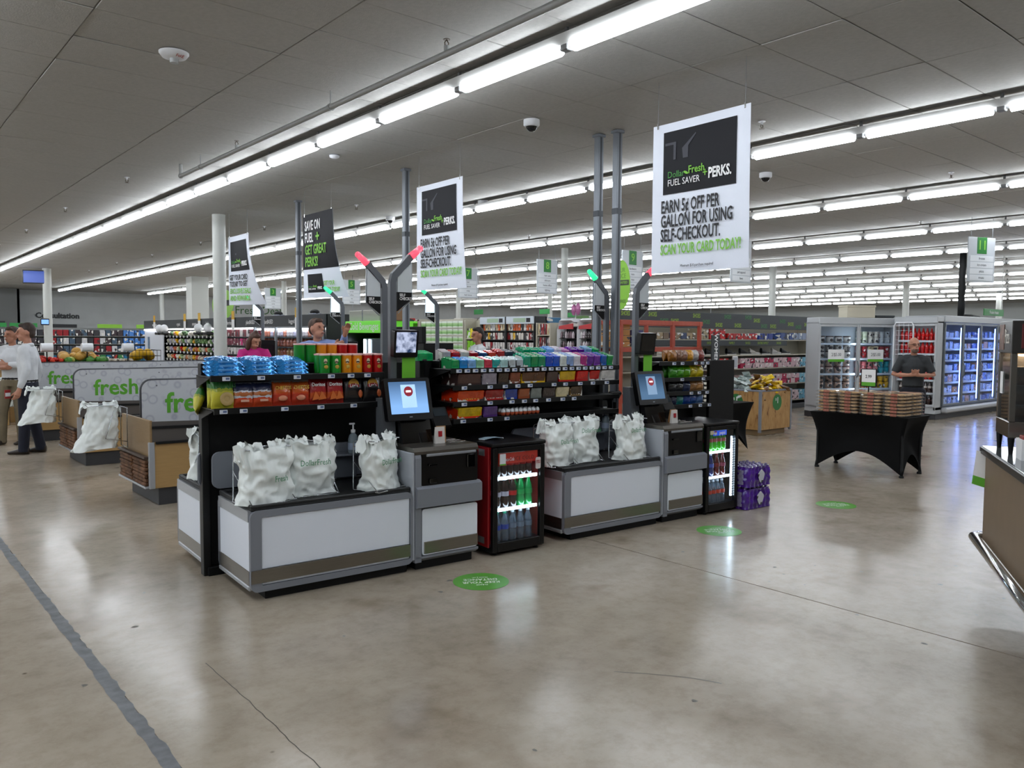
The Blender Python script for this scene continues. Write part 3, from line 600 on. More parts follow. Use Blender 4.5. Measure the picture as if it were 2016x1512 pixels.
CH = {
 'onion_ring': (band_mat('wrap_yellow_green', [(0, '#c9c23a'), (0.52, '#9aa52f'), (0.6, '#2f7a2c'), (0.84, '#9fae3a'), (0.93, '#8e8f86')]), 'yellow and green onion ring snack bag'),
 'cheddar_chip': (band_mat('wrap_navy_orange', [(0, '#cf4a24'), (0.36, '#c9cbd2'), (0.46, '#b8672c'), (0.6, '#c7ccd6'), (0.66, '#262b4a'), (0.95, '#7d8088')]), 'navy, white and orange cheddar chip bag'),
 'cheese_puff': (band_mat('wrap_orange_red', [(0, '#c43a22'), (0.42, '#d0491f'), (0.5, '#c95a1e'), (0.9, '#8d8781')]), 'orange red cheese puff bag'),
 'nacho_chip': (band_mat('wrap_red', [(0, '#a92a1f'), (0.2, '#c8531f'), (0.4, '#a51d20'), (0.62, '#8e171c'), (0.92, '#8d8a88')]), 'deep red nacho chip bag'),
 'bbq_chip': (band_mat('wrap_black', [(0, '#1b1a1c'), (0.25, '#2a211e'), (0.4, '#17161a'), (0.95, '#4a463f')]), 'black potato chip bag with a round yellow badge')}
chips = [('onion_ring', -0.055, 0.15, 0.215), ('cheddar_chip', 0.08, 0.14, 0.165), ('cheddar_chip', 0.21, 0.14, 0.165), ('cheese_puff', 0.345, 0.135, 0.175), ('cheese_puff', 0.475, 0.135, 0.175), ('nacho_chip', 0.605, 0.135, 0.2), ('nacho_chip', 0.735, 0.135, 0.2), ('bbq_chip', 0.875, 0.145, 0.2), ('bbq_chip', 1.025, 0.145, 0.2)]
cm_cache = {}
for i, (k, x, w, h) in enumerate(chips):
    for row in ((0, 0), (0.085, 1)):
        key = (k, row[1] % 2)
        if key not in cm_cache: cm_cache[key] = pillow(len(k) * 3 + row[1] * 3, w, h, 0.062).mesh('chip_bag', CH[k][0])
        nb = [c for c in chips if c[0] == k]; which = '' if len(nb) == 1 else (' toward the ' + {'cheddar_chip': ('yellow bag', 'cheese puffs'), 'cheese_puff': ('cheddar chips', 'red bags'), 'nacho_chip': ('cheese puffs', 'black bags'), 'bbq_chip': ('red bags', 'touch monitor')}[k][0 if nb[0][1] == x else 1])
        lab = CH[k][1] + which + (', front' if row[1] == 0 else ', second row')
        c = ithing('chip_bag', lab, 'chip bag', x, 0.47 + row[0], 1.172, 'chip bags on the lower snack shelf'); 
        body = place(cm_cache[key], 'bag_film', c, (0, 0, 0), rot=(-0.12, 0, random.uniform(-0.06, 0.06)))
        if row[1] == 0:
            if k == 'bbq_chip':
                MB().prism(disc(0.04, 20, 0, 0.13), -0.034, -0.03, 'y').build('badge', mat('badge_yellow', '#c9932c', 0.35), body); MB().prism(disc(0.043, 20, 0, 0.118, 0.018), -0.0355, -0.033, 'y').build('badge_ribbon', mat('badge_red', '#8e1a1e', 0.4), body); txt("Lay's", body, (0, -0.036, 0.12), FRONT_Y, 0.036, TXT_W, sx=0.9, ext=0.0003)
                MB().ball((0.05, -0.03, 0.06), 0.018, 0.006, 0.03, 8, 6).build('chip_picture', mat('chip_orange', '#b4572a', 0.4), body)
            if k == 'nacho_chip':
                txt('Doritos', body, (0, -0.036, 0.135), FRONT_Y, 0.036, TXT_W, sx=0.85, ext=0.0003, bold=0.0006)
                for q in (-0.03, 0.015): MB().prism([(q - 0.02, 0.025), (q + 0.04, 0.035), (q + 0.005, 0.09)], -0.037, -0.034, 'y').build('chip_picture', mat('chip_gold', '#cf6a26', 0.4), body)
            if k == 'cheese_puff': txt('CHEETOS', body, (0.005, -0.035, 0.12), FRONT_Y, 0.034, mat('print_gold', '#d7b23c', 0.5), sx=0.75, ext=0.0003, bold=0.0008); MB().ball((0.0, -0.03, 0.05), 0.035, 0.006, 0.02, 8, 6).build('puff_picture', mat('puff_red', '#d98a6a', 0.4), body)
            if k == 'onion_ring': txt('FUNYUNS', body, (0.01, -0.037, 0.15), FRONT_Y, 0.05, mat('print_darkgreen', '#1f5c22', 0.5), sx=0.62, ext=0.0003, bold=0.001); MB().lathe([(0.045, -0.036), (0.03, -0.042), (0.018, -0.036)], 20, (0.02, 0, 0.06), 'y', caps=False).lathe([(0.04, -0.033), (0.0, -0.035)], 16, (0.02, 0, 0.06), 'y', caps=False).build('ring_picture', mat('ring_tan', '#b59a62', 0.4), body)
            if k == 'cheddar_chip': MB().ball((0.0, -0.028, 0.085), 0.045, 0.008, 0.016, 10, 6).build('cracker_picture', mat('cracker_brown', '#b4632a', 0.4), body); MB().box(-0.025, 0.03, -0.035, -0.033, 0.035, 0.05).build('flavour_patch', mat('patch_pale', '#d9a58e', 0.5), body)
# ------------------------------------------------------------------ blue foil cookie packs lying on the top shelf
fp = MB(); 
def ff(u, v):
    n = mnoise.noise(Vector((u * 9, v * 6, 2.2))); e = (math.sin(PI * u) * math.sin(PI * v)) ** 0.4 if 0 < u < 1 and 0 < v < 1 else 0
    return (-0.105 + 0.21 * u, -0.09 + 0.18 * v, 0.004 + 0.026 * e + 0.006 * n)
fp.grid(ff, 18, 14).grid(lambda u, v: (-0.105 + 0.21 * u, -0.09 + 0.18 * v, 0.0), 2, 2)
fpm = fp.mesh('foil_pack', mat('blue_foil', '#2f8fdc', 0.16, 0.55, noise=0.35, nscale=22, bump=0.7, bscale=26))
for c_ in range(3):
    for r_ in range(4):
        p = ithing('foil_cookie_pack', ['shiny blue foil pack beside the open shelf end, ', 'shiny blue foil pack in the middle file, ', 'shiny blue foil pack beside the crisp cans, '][c_] + ['lowest of its stack', 'second of its stack', 'third of its stack', 'topmost of its stack'][r_], 'snack pack', -0.03 + 0.225 * c_ + 0.012 * r_, 0.53 + 0.035 * r_, 1.388 + 0.026 * r_, 'blue foil packs on the top snack shelf', random.uniform(-0.05, 0.05))
        place(fpm, 'foil_wrap', p, rot=(0.26, 0, 0), scale=(1.06, 1.15, 1.2)); MB().cbox(-0.06, 0.06, -0.005, 0.0, 0.004, 0.016, 0.001).build('cookie_print', mat('pack_pale_blue', '#5f9fd8', 0.25), p, (0, -0.09, 0.0))
# ------------------------------------------------------------------ stacking crisp cans
canb = MB().lathe([(0.0, 0), (0.037, 0), (0.0375, 0.003), (0.0375, 0.098)], 18, caps=False)
canb = canb.mesh('can_body', mat('can_paper', '#ffffff', 0.3, objcol=True, coat=0.3)); canl = MB().lathe([(0.039, 0.097), (0.0395, 0.104), (0.036, 0.106), (0.034, 0.104), (0.0, 0.104)], 18, caps=False).mesh('lid', mat('can_lid', '#dca9a4', 0.25, coat=0.3))
canf = MB().lathe([(0.0378, 0.04), (0.0378, 0.075)], 18, caps=False)
face = MB().ball((0, -0.0365, 0.066), 0.0125, 0.003, 0.015, 10, 6).mesh('face_badge', mat('badge_cream', '#d8c9a8', 0.5)); mous = MB().tube([(-0.011, -0.039, 0.06), (0, -0.04, 0.064), (0.011, -0.039, 0.06)], 0.003, 5).mesh('badge_mark', mat('badge_brown', '#3a2018', 0.5)); lab = MB().ball((0.004, -0.0365, 0.035), 0.014, 0.003, 0.011, 8, 6).mesh('flavour_print', mat('flavour_gold', '#c9a23e', 0.5))
cc = [('#2c7d34', 'green'), ('#2f8438', 'green'), ('#d8902a', 'orange'), ('#dc922a', 'orange'), ('#a81f28', 'red'), ('#ac2028', 'red')]
for r_ in range(3):
    for c_, (col, nm) in enumerate(cc):
        if r_ == 2: x, y, z = 0.56 + 0.083 * c_, 0.69, 1.46
        else: x, y, z = 0.66 + 0.083 * c_, 0.475 + 0.085 * r_, 1.388
        nb = ['beside the foil packs', 'beside the orange cans', 'beside the green cans', 'beside the red cans', 'beside the orange cans', 'at the open shelf end'][c_]
        c = ithing('crisp_can', 'small ' + nm + ' crisp can ' + nb + ', ' + ['front row', 'second row', 'raised rear row'][r_], 'can', x, y, z, 'stacking crisp cans on the top snack shelf')
        c.scale = (1.06, 1.06, 1.3); place(canb, 'can_body', c, color=col); place(canl, 'lid', c)
        if r_ < 2: place(face, 'face_badge', c, rot=(0, 0, -0.2)); place(mous, 'badge_mark', c, rot=(0, 0, -0.2)); place(lab, 'flavour_print', c, rot=(0, 0, -0.2))
rs = ithing('riser', 'low black riser holding the rear row of crisp cans', 'stand', 0.77, 0.685, 1.386); MB().cbox(-0.28, 0.26, -0.045, 0.045, 0, 0.072).build('riser_body', SHELFK, rs)
# ------------------------------------------------------------------ gum and candy
carton = {}
def tray(w, d, h, n, slope=0.35):
    """open display carton: tray walls higher at the back + n wrapped packs as children meshes"""
    key = (round(w, 3), round(d, 3), round(h, 3), n)
    if key in carton: return carton[key]
    t = MB().prism([(0, 0), (d, 0), (d, h * 0.95), (0, h * 0.68)], -w / 2, -w / 2 + 0.002, 'x').prism([(0, 0), (d, 0), (d, h * 0.95), (0, h * 0.68)], w / 2 - 0.002, w / 2, 'x').box(-w / 2, w / 2, 0, 0.002, 0, h * 0.68).box(-w / 2, w / 2, d - 0.002, d, 0, h * 0.95).box(-w / 2, w / 2, 0, d, 0, 0.002)
    tm_ = t.mesh('carton_tray', PACK); pk = MB().cbox(-w / 2 + 0.004, w / 2 - 0.004, -d / n * 0.42, d / n * 0.42, 0, h * 0.8, 0.005).mesh('wrapped_pack', FOIL)
    carton[key] = (tm_, pk); return carton[key]
def carton_thing(label, x, y, z, w, d, h, n, col, col2, group, word=None, wm=None, wsz=0.04, name='candy_carton', cat='candy box'):
    t = ithing(name, label, cat, x, y, z, group); a, b = tray(w, d, h, n); place(a, 'carton_tray', t, color=col)
    for i in range(n): place(b, 'wrapped_pack', t, (0, d * (i + 0.5) / n, 0.004 + h * 0.3 * i / n), rot=(0.22, 0, 0), color=col2)
    if word: txt(word, t, (0, -0.001, h * 0.34), FRONT_Y, wsz, wm or TXT_W, sx=0.8, ext=0.0003, bold=0.0005)
    return t
gum = [('#1d9458', 'bright green'), ('#3f8fd0', 'sky blue'), ('#8fb9e6', 'pale blue'), ('#9fd0b0', 'pale green'), ('#c65563', 'rose'), ('#4fa9a6', 'teal'), ('#b7d6d6', 'ice silver'), ('#cfd8dc', 'silver'), ('#c3cdd4', 'pewter'), ('#2f9a7c', 'sea green'), ('#1d8a55', 'mint green'), ('#1f8f66', 'deep mint'), ('#2f56b4', 'royal blue'), ('#3560bd', 'cobalt'), ('#dfe5e2', 'white'), ('#9fb6e0', 'lavender blue'), ('#e3e0ea', 'off white'), ('#b04a86', 'magenta'), ('#6b3f94', 'purple'), ('#7a4aa2', 'violet'), ('#3a66b0', 'blue and white'), ('#2c8a4e', 'green spotted')]
for i, (c, nm) in enumerate(gum):
    carton_thing(nm + ' gum carton on the front edge of the top candy shelf', 1.735 + 0.0795 * i, 0.435, 1.402, 0.074, 0.15, 0.085 + 0.03 * (i > 8), 4, c, c, 'gum cartons on the top candy shelf', name='gum_carton', cat='gum box')
rs = ithing('riser', 'long black riser step on the top candy shelf', 'stand', 2.6, 0.68, 1.402); MB().cbox(-0.9, 0.87, -0.07, 0.05, 0, 0.06).build('riser_body', SHELFK, rs)
back = [('#c9c2c4', 'white and red'), ('#b52f3a', 'crimson'), ('#e0dcd9', 'ivory'), ('#8e2a30', 'maroon'), ('#27406e', 'navy'), ('#b8442c', 'rust'), ('#a9222b', 'scarlet'), ('#3a3f52', 'slate'), ('#20232a', 'black'), ('#27946a', 'emerald'), ('#2a9c74', 'jade'), ('#35a07c', 'aqua green'), ('#8fb4e8', 'baby blue'), ('#dcd7e6', 'pearl'), ('#c98fc0', 'pink'), ('#6c3b96', 'plum'), ('#5f3590', 'grape'), ('#93b7d8', 'powder blue'), ('#3ba06a', 'leaf green')]
for i, (c, nm) in enumerate(back):
    carton_thing(nm + ' sweets carton on the raised rear step of the candy shelf', 1.77 + 0.0905 * i, 0.625, 1.464, 0.082, 0.1, 0.07 + 0.025 * random.random() + 0.02 * (i > 8), 3, c, c, 'sweets cartons on the raised step', name='sweets_carton', cat='candy box')
gc = carton_thing('green gum carton overhanging beside the camera monitor', 1.56, 0.6, 1.462, 0.14, 0.13, 0.075, 5, '#17955c', '#1fa568', 'sweets cartons on the raised step', name='gum_carton', cat='gum box'); 
rr_ = [(1.865, 0.23, '#2d1a18', '#4a332f', 'dark brown candy bar', 'SNICKERS', '#b9bfd6'), (2.06, 0.15, '#8c8790', '#a09aa4', 'silver grey candy bar', None, None), (2.2, 0.115, '#2a1f18', '#3a2c22', 'near black chocolate bar', None, None), (2.32, 0.115, '#6b3428', '#7c4836', 'copper brown wafer bar', None, None), (2.515, 0.26, '#d9b21c', '#53331f', 'yellow candy packet', 'm&m', '#2a1a12'), (2.72, 0.13, '#332420', '#4a3a36', 'brown chocolate almond bar', None, None), (2.89, 0.19, '#b71f22', '#c7a52a', 'red and yellow fruit candy', None, None), (3.065, 0.14, '#b01a22', '#c22a30', 'bright red wafer', 'KitKat', '#f2f2f2'), (3.21, 0.13, '#c9c4c2', '#b3202a', 'red topped white chocolate', None, None), (3.375, 0.18, '#d3d1d0', '#dedcda', 'white chocolate bar', None, None)]
for x, w, c, c2, nm, wd, wc in rr_:
    carton_thing(nm + ' carton on the second candy shelf', x, 0.43, 1.267, w - 0.006, 0.24, 0.118, 6, c, c2, 'cartons on the second candy shelf', wd, mat('print_' + wc[1:], wc, 0.5) if wc else None, 0.055)
rr3 = [(1.88, 0.26, '#d2521a', '#c8581c', 'orange peanut butter cup', "Reese's", '#e8c93a'), (2.11, 0.19, '#a81a24', '#8e1a20', 'red wafer bar', 'KitKat', '#e8e0d8'), (2.28, 0.135, '#2a3f8e', '#3a4a8a', 'deep blue cookie bar', None, None), (2.415, 0.125, '#8a4a34', '#9a5a40', 'copper caramel bar', None, None), (2.545, 0.125, '#6d7470', '#848a86', 'grey green mint bar', None, None), (2.685, 0.145, '#2c2422', '#3f3633', 'black brown chocolate bar', None, None), (2.84, 0.15, '#c9bd9a', '#d5cbae', 'cream coconut bar', None, None), (2.995, 0.145, '#7a6244', '#4a3a2a', 'tan biscuit bar', 'TWIX', '#f0ead8')]
for x, w, c, c2, nm, wd, wc in rr3:
    carton_thing(nm + ' carton on the third candy shelf', x, 0.43, 1.137, w - 0.006, 0.24, 0.11, 6, c, c2, 'cartons on the third candy shelf', wd, mat('print_' + wc[1:], wc, 0.5) if wc else None, 0.068)
for x, w, c, c2, nm, wd, wc in [(1.87, 0.24, '#d2521a', '#d8b81c', 'orange and yellow peanut butter cup', None, None), (2.07, 0.15, '#4a2f6a', '#5a3f7a', 'purple peanut bar', 'SNICKERS', '#d0d4ea')]:
    carton_thing(nm + ' carton on the lowest candy shelf', x, 0.43, 1.002, w - 0.006, 0.24, 0.11, 6, c, c2, 'cartons on the lowest candy shelf', wd, mat('print_' + wc[1:], wc, 0.5) if wc else None, 0.032)
eggt = MB().lathe([(0.012, 0.028), (0.0205, 0.03), (0.0215, 0.036), (0.018, 0.05), (0.01, 0.06), (0.0, 0.063)], 14, caps=False).mesh('egg_top', mat('egg_white', '#dcdfe2', 0.3)); eggb = MB().lathe([(0.0, 0.0), (0.012, 0.003), (0.019, 0.012), (0.0215, 0.024), (0.021, 0.03)], 14, caps=False).mesh('egg_base', mat('egg_orange', '#c05a3a', 0.35))
for r_ in range(3):
    for i in range(9):
        e = ithing('chocolate_egg', 'white and orange foil chocolate egg, ' + ['front row', 'second row', 'rear row'][r_], 'candy egg', 2.21 + 0.045 * i, 0.445 + 0.05 * r_, 1.002, 'chocolate eggs on the lowest candy shelf'); place(eggb, 'egg_base', e); place(eggt, 'egg_top', e)
# snack bags on the end gondola
gcols = [[('#9a6a3c', 'tan'), ('#7d5a44', 'brown'), ('#8a6450', 'cocoa'), ('#d09a4a', 'gold'), ('#b9b4b0', 'pale'), ('#7a3530', 'maroon')], [('#4f9a3c', 'green'), ('#5aa23f', 'light green'), ('#6aa83a', 'lime'), ('#c9b92c', 'yellow'), ('#d2c02e', 'bright yellow')], [('#2a2c30', 'black'), ('#24262a', 'charcoal'), ('#2f3a5a', 'navy'), ('#a8805a', 'tan'), ('#b58a60', 'caramel')], [('#2a3350', 'dark navy'), ('#3f8a86', 'teal'), ('#2f4f9a', 'blue'), ('#34589e', 'cobalt'), ('#6a86b4', 'pale blue')]]
sbm = pillow(91, 0.13, 0.12, 0.06).mesh('snack_bag', FOIL)
for r_, z in enumerate((1.422, 1.262, 1.122, 0.992)):
    for i, (c, nm) in enumerate(gcols[r_]):
        for k in range(2):
            o = place(sbm, 'snack_bag', None, ISL(4.34 + (0.5 / len(gcols[r_])) * (i + 0.5) - 0.03 + 0.05 * 0, 0.535 + 0.075 * k, z), rot=(-0.1, 0, TH + random.uniform(-0.1, 0.1)), color=c, scale=(0.85, 1, 0.95)); tag(o, nm + ' snack bag on the ' + ['top', 'second', 'third', 'lowest'][r_] + ' shelf behind the blue cooler machine' + ['', ', rear'][k], 'snack bag', 'snack bags on the end gondola')
# ================================================================== drinks coolers
GLASS = glass_mat('cooler_glass', (0.93, 0.96, 1.0), 0.12)
LEDW = lamp_mat('cool_white_led', (0.78, 0.92, 1.0), 7.0); LEDS = lamp_mat('led_strip_dots', (0.8, 0.93, 1.0), 22.0)
def bottle_meshes():
    prof = [(0.0, 0.0), (0.026, 0.0), (0.031, 0.006), (0.031, 0.05), (0.0285, 0.07), (0.031, 0.09), (0.0315, 0.12), (0.027, 0.15), (0.014, 0.19), (0.0125, 0.205)]
    return MB().lathe(prof, 14, caps=False), MB().lathe([(0.0318, 0.088), (0.0322, 0.122)], 14, caps=False), MB().lathe([(0.014, 0.2), (0.014, 0.218), (0.0, 0.219)], 12, caps=False)
bb, bl, bc = bottle_meshes()
BOT = bb.mesh('bottle_body', mat('soda_in_plastic', '#ffffff', 0.08, objcol=True, coat=0.6, spec=0.8)); BLB = bl.mesh('bottle_label', PAINT); BCP = bc.mesh('cap', PAINT)
WATERB = bb.mesh('bottle_body', mat('clear_water_plastic', '#aac4dc', 0.05, trans=0.75, spec=0.8))
def bottle(label, x, y, z, col, lcol, ccol, group, water=False, s=1.0):
    b = ithing('soda_bottle', label, 'bottle', x, y, z, group); place(WATERB if water else BOT, 'bottle_body', b, color=col, scale=(s, s, s)); place(BLB, 'bottle_label', b, color=lcol, scale=(s, s, s)); place(BCP, 'cap', b, color=ccol, scale=(s, s, s)); return b
def cooler(x0, x1, label, side, z1=0.855):
    c = ithing('drinks_cooler', label, 'cooler', (x0 + x1) / 2, 0.0); h = (x1 - x0) / 2; yf = -0.05
    MB().cbox(-h, h, yf + 0.02, 0.45, 0.02, 0.07).build('cooler_base', BLACKM, c)
    for sx in (-1, 1): MB().cbox(sx * h - 0.012, sx * h + 0.012, yf + 0.05, 0.45, 0.06, z1 - 0.03, 0.004).build('side_wall', side, c)
    MB().cbox(-h, h, 0.42, 0.45, 0.06, z1 - 0.03).build('rear_wall', mat('cooler_liner', '#2b3038', 0.4), c)
    MB().cbox(-h - 0.012, h + 0.012, yf, 0.46, z1 - 0.03, z1, 0.008).build('cooler_top', BLACK, c)
    MB().cbox(-h, h, yf + 0.03, 0.42, 0.065, 0.09).build('cooler_floor', mat('cooler_liner', '#2b3038', 0.4), c)
    d = MB()
    for q in ((-h, -h + 0.045, 0.03, z1 - 0.032), (h - 0.045, h, 0.03, z1 - 0.032)): d.cbox(q[0], q[1], yf, yf + 0.04, q[2], q[3], 0.006)
    d.cbox(-h + 0.045, h - 0.045, yf, yf + 0.04, 0.03, 0.1, 0.004).cbox(-h + 0.045, h - 0.045, yf, yf + 0.04, z1 - 0.075, z1 - 0.032, 0.004)
    door = d.build('door', BLACK, c); MB().box(-h + 0.04, h - 0.04, yf + 0.018, yf + 0.022, 0.09, z1 - 0.07).build('door_glass', GLASS, door)
    for sx in (-1, 1): MB().lathe([(0.018, 0), (0.018, 0.022)], 10, (sx * (h - 0.05), 0.0, 0)).build('foot', BLACKM, c)
    return c, h
ck, h = cooler(1.765, 2.26, 'red sided drinks cooler with ice cold header, between the two self checkouts', mat('cola_red', '#a3141d', 0.3, coat=0.3))
MB().prism(rrect(0.37, 0.085, 0.006, 3, 0.005, 0.735), -0.024, -0.018, 'y').build('header_panel', mat('header_red', '#b3221a', 0.3, noise=0.5, nscale=7, emit=0.12, emit_col='#b3321a'), ck)
txt('Coca-Cola', ck, (-0.09, -0.026, 0.725), FRONT_Y, 0.04, TXT_W, sx=0.6, shear=0.3); txt('ICE COLD', ck, (0.06, -0.026, 0.725), FRONT_Y, 0.045, mat('header_letters', '#5a1210', 0.4), sx=0.85, space=1.15)
MB().prism(rrect(0.055, 0.08, 0.003, 2, -0.165, 0.735), -0.0545, -0.053, 'y').build('white_notice', mat('notice_white', '#d9dde2', 0.5), ck); MB().box(-0.192, -0.138, -0.0555, -0.0545, 0.69, 0.7).build('notice_green_edge', GREEN, ck)
MB().prism(rrect(0.05, 0.09, 0.012, 3, 0.175, 0.68), -0.0545, -0.053, 'y').build('round_sticker', mat('sticker_white', '#d9d2d2', 0.5), ck); txt('ENJOY\nCOKE', ck, (0.175, -0.056, 0.69), FRONT_Y, 0.016, mat('print_red', '#b01a24', 0.5), sx=0.9)
for zz in (0.78, 0.11): MB().box(-h - 0.0135, -h - 0.012, 0.05, 0.13, zz - 0.025, zz + 0.025).build('side_plate', mat('plate_silver', '#b0b4ba', 0.3, 0.5), ck)
def shelf_in(c, h, zs, led_front=True):
    for z in zs:
        s = MB().cbox(-h + 0.03, h - 0.05, -0.015, 0.4, z - 0.008, z, 0.002).build('shelf', mat('wire_shelf_white', '#cfd6dd', 0.35), c)
        if led_front: MB().cbox(-h + 0.05, h - 0.06, -0.028, -0.016, z - 0.012, z + 0.012, 0.003).build('shelf_light', LEDW, s)
shelf_in(ck, h, (0.585, 0.345)); xm = (1.765 + 2.26) / 2

rowsC = [(0.587, [('#1c0c08', '#8f1a20', '#8f1a20', 'cola bottle')] * 6), (0.347, [('#1c0c08', '#c9c4cc', '#c0c4c8', 'diet cola bottle with silver label')] * 2 + [('#1c0c08', '#b01a22', '#b01a22', 'cola bottle with red label')] + [('#0e8a4c', '#12a058', '#1f9a50', 'green lemon soda bottle')] * 2), (0.092, [('#6f8fc0', '#3a4fa0', '#2a8a6a', 'blue labelled water bottle')] * 2 + [('#a8b8c4', '#7d8894', '#d0d8de', 'clear water bottle')] * 3)]
for z, items in rowsC:
    for i, (c, lc, cc_, nm) in enumerate(items):
        for k in range(2):
            bottle(nm + ' in the red cooler, ' + ('front' if k == 0 else 'second row'), xm - 0.165 + 0.325 * i / (len(items) - 1) * 0.93, 0.025 + 0.085 * k, z, c, lc, cc_, 'bottles in the red drinks cooler', water='water' in nm, s=1.0 if z > 0.5 else 1.06)
pk, h = cooler(4.19, 4.66, 'blue headed drinks cooler with a bright vertical light strip, at the end of the island', BLACK, 0.865)
MB().prism(rrect(0.19, 0.05, 0.003, 2, -0.02, 0.765), -0.03, -0.024, 'y').build('header_panel', mat('header_blue', '#173fa8', 0.3, emit=0.5, emit_col='#1f4fd0'), pk)
MB().prism(disc(0.02, 20, -0.088, 0.765), -0.0318, -0.03, 'y').build('globe_badge', mat('globe_white', '#e8e8ee', 0.4), pk); MB().prism([(-0.088 + 0.02 * math.cos(a), 0.765 + 0.02 * math.sin(a)) for a in [math.radians(20 + 14 * i) for i in range(11)]], -0.0326, -0.0316, 'y').build('globe_red', mat('print_red', '#b01a24', 0.5), pk)
txt('pepsi', pk, (0.01, -0.0325, 0.765), FRONT_Y, 0.05, TXT_W, sx=0.85, bold=0.0008)
MB().prism(rrect(0.05, 0.035, 0.002, 2, -0.165, 0.775), -0.0545, -0.053, 'y').build('yellow_notice', mat('notice_cream', '#c9bfa0', 0.5), pk)
shelf_in(pk, h, (0.585, 0.345), False)
for z in (0.585, 0.345): MB().cbox(-h + 0.05, h - 0.08, -0.026, -0.016, z - 0.012, z + 0.01, 0.003).build('shelf_light', LEDW, pk)
strip = MB().cbox(h - 0.075, h - 0.055, -0.02, -0.008, 0.14, 0.72, 0.003).build('light_strip', lamp_mat('strip_base', (0.6, 0.8, 1.0), 3.0), pk)
ldm = MB().ball((0, 0, 0), 0.009, 0.006, 0.008, 8, 6).mesh('led', LEDS)
for i in range(24): place(ldm, 'led', strip, (h - 0.065, -0.022, 0.15 + 0.0235 * i))
xm = (4.19 + 4.66) / 2
rowsP = [(0.587, [('#3f9a2c', '#9a5a50', '#4aa038', 'lime green soda bottle')] * 5), (0.347, [('#20264a', '#d09a80', '#c8d0d8', 'orange labelled soda bottle'), ('#1a2350', '#3a4f9a', '#c8d0d8', 'blue labelled cola bottle'), ('#4a1414', '#6a2020', '#6a1f20', 'dark red soda bottle'), ('#4e1616', '#8a4a5a', '#6a1f20', 'maroon soda bottle')]), (0.092, [('#bcc8d0', '#c04a3c', '#c8d0d8', 'clear water bottle with red label')] * 5)]
for z, items in rowsP:
    for i, (c, lc, cc_, nm) in enumerate(items):
        for k in range(2):
            bottle(nm + ' in the blue headed cooler, ' + ('front' if k == 0 else 'second row'), xm - 0.165 + 0.255 * i / (len(items) - 1), 0.03 + 0.085 * k, z, c, lc, cc_, 'bottles in the blue headed cooler', water='water' in nm)
mk = ithing('face_mask', 'folded blue disposable mask lying on top of the red cooler', 'mask', 1.92, 0.2, 0.857)
MB().grid(lambda u, v: (-0.09 + 0.18 * u, -0.04 + 0.09 * v, 0.004 + 0.018 * math.sin(PI * u) * (0.6 + 0.4 * math.sin(6 * v)) ), 12, 6).build('mask_cloth', mat('mask_blue', '#7f95a3', 0.7), mk)
for s in (-1, 1): MB().tube([(s * 0.088, -0.035, 0.004), (s * 0.115, 0.0, 0.003), (s * 0.088, 0.04, 0.004)], 0.002, 5).build('ear_loop', WHITE, mk)
# ---- purple shrink wrapped water packs
FILM = mat('purple_film', '#4a1f8c', 0.18, coat=0.5, noise=0.35, nscale=12, bump=0.4, bscale=14); CLR = mat('pack_clear_bottle', '#8b83a0', 0.1, spec=0.7, noise=0.3, nscale=30)
for k in range(2):
    w = ithing('water_bottle_pack', ['purple wrapped water bottle pack standing on the floor beside the blue cooler', 'purple wrapped water bottle pack on top of another pack'][k], 'water pack', 4.89, 0.02, 0.0 + 0.215 * k, 'purple water bottle packs', 0.05 * k)
    f = MB(); n = 96
    def fn(u, v):
        t = u * 4; sd = int(t) % 4; q = t - int(t); W_, D_ = 0.19, 0.14
        x, y = [(-W_ + 2 * W_ * q, -D_), (W_, -D_ + 2 * D_ * q), (W_ - 2 * W_ * q, D_), (-W_, D_ - 2 * D_ * q)][sd]
        nb = 6 if sd % 2 == 0 else 4; bul = 0.018 * abs(math.sin(PI * nb * q)) ** 0.7; nx, ny = [(0, -1), (1, 0), (0, 1), (-1, 0)][sd]
        prof = 1.0 if 0.12 < v < 0.85 else 0.5; z = 0.004 + 0.195 * v
        sag = -0.01 * (math.sin(v * PI * 3) ** 2)
        return (x + nx * (bul * prof + sag) - 0.02 * (v > 0.9) * math.copysign(1, x), y + ny * (bul * prof + sag), z)
    f.grid(fn, n, 14, closed_u=True); f.add([fn(i / n, 1) for i in range(n)], [tuple(range(n))]); f.add([fn(i / n, 0) for i in range(n)], [tuple(range(n))]); f.build('shrink_film', FILM, w)
    for i in range(6):
        for j in range(4): MB().lathe([(0.02, 0.19), (0.013, 0.204), (0.013, 0.212)], 8, (-0.16 + 0.064 * i, -0.105 + 0.07 * j, 0)).build('bottle_cap', CLR, w)
    MB().prism([(0.05 * math.cos(a) * (1 + 0.15 * math.sin(3 * a)), 0.105 + 0.06 * math.sin(a) * (1 + 0.1 * math.cos(4 * a))) for a in [2 * PI * i / 22 for i in range(22)]], -0.166, -0.162, 'y').build('emblem', mat('emblem_white', '#c9cad6', 0.4, print_amt=0.12, pscale=30), w)
    MB().prism([(-0.1, 0.03), (0.12, 0.03), (0.12, 0.17), (-0.1, 0.17)], -0.205, -0.203, 'x').build('clear_side', CLR, w)
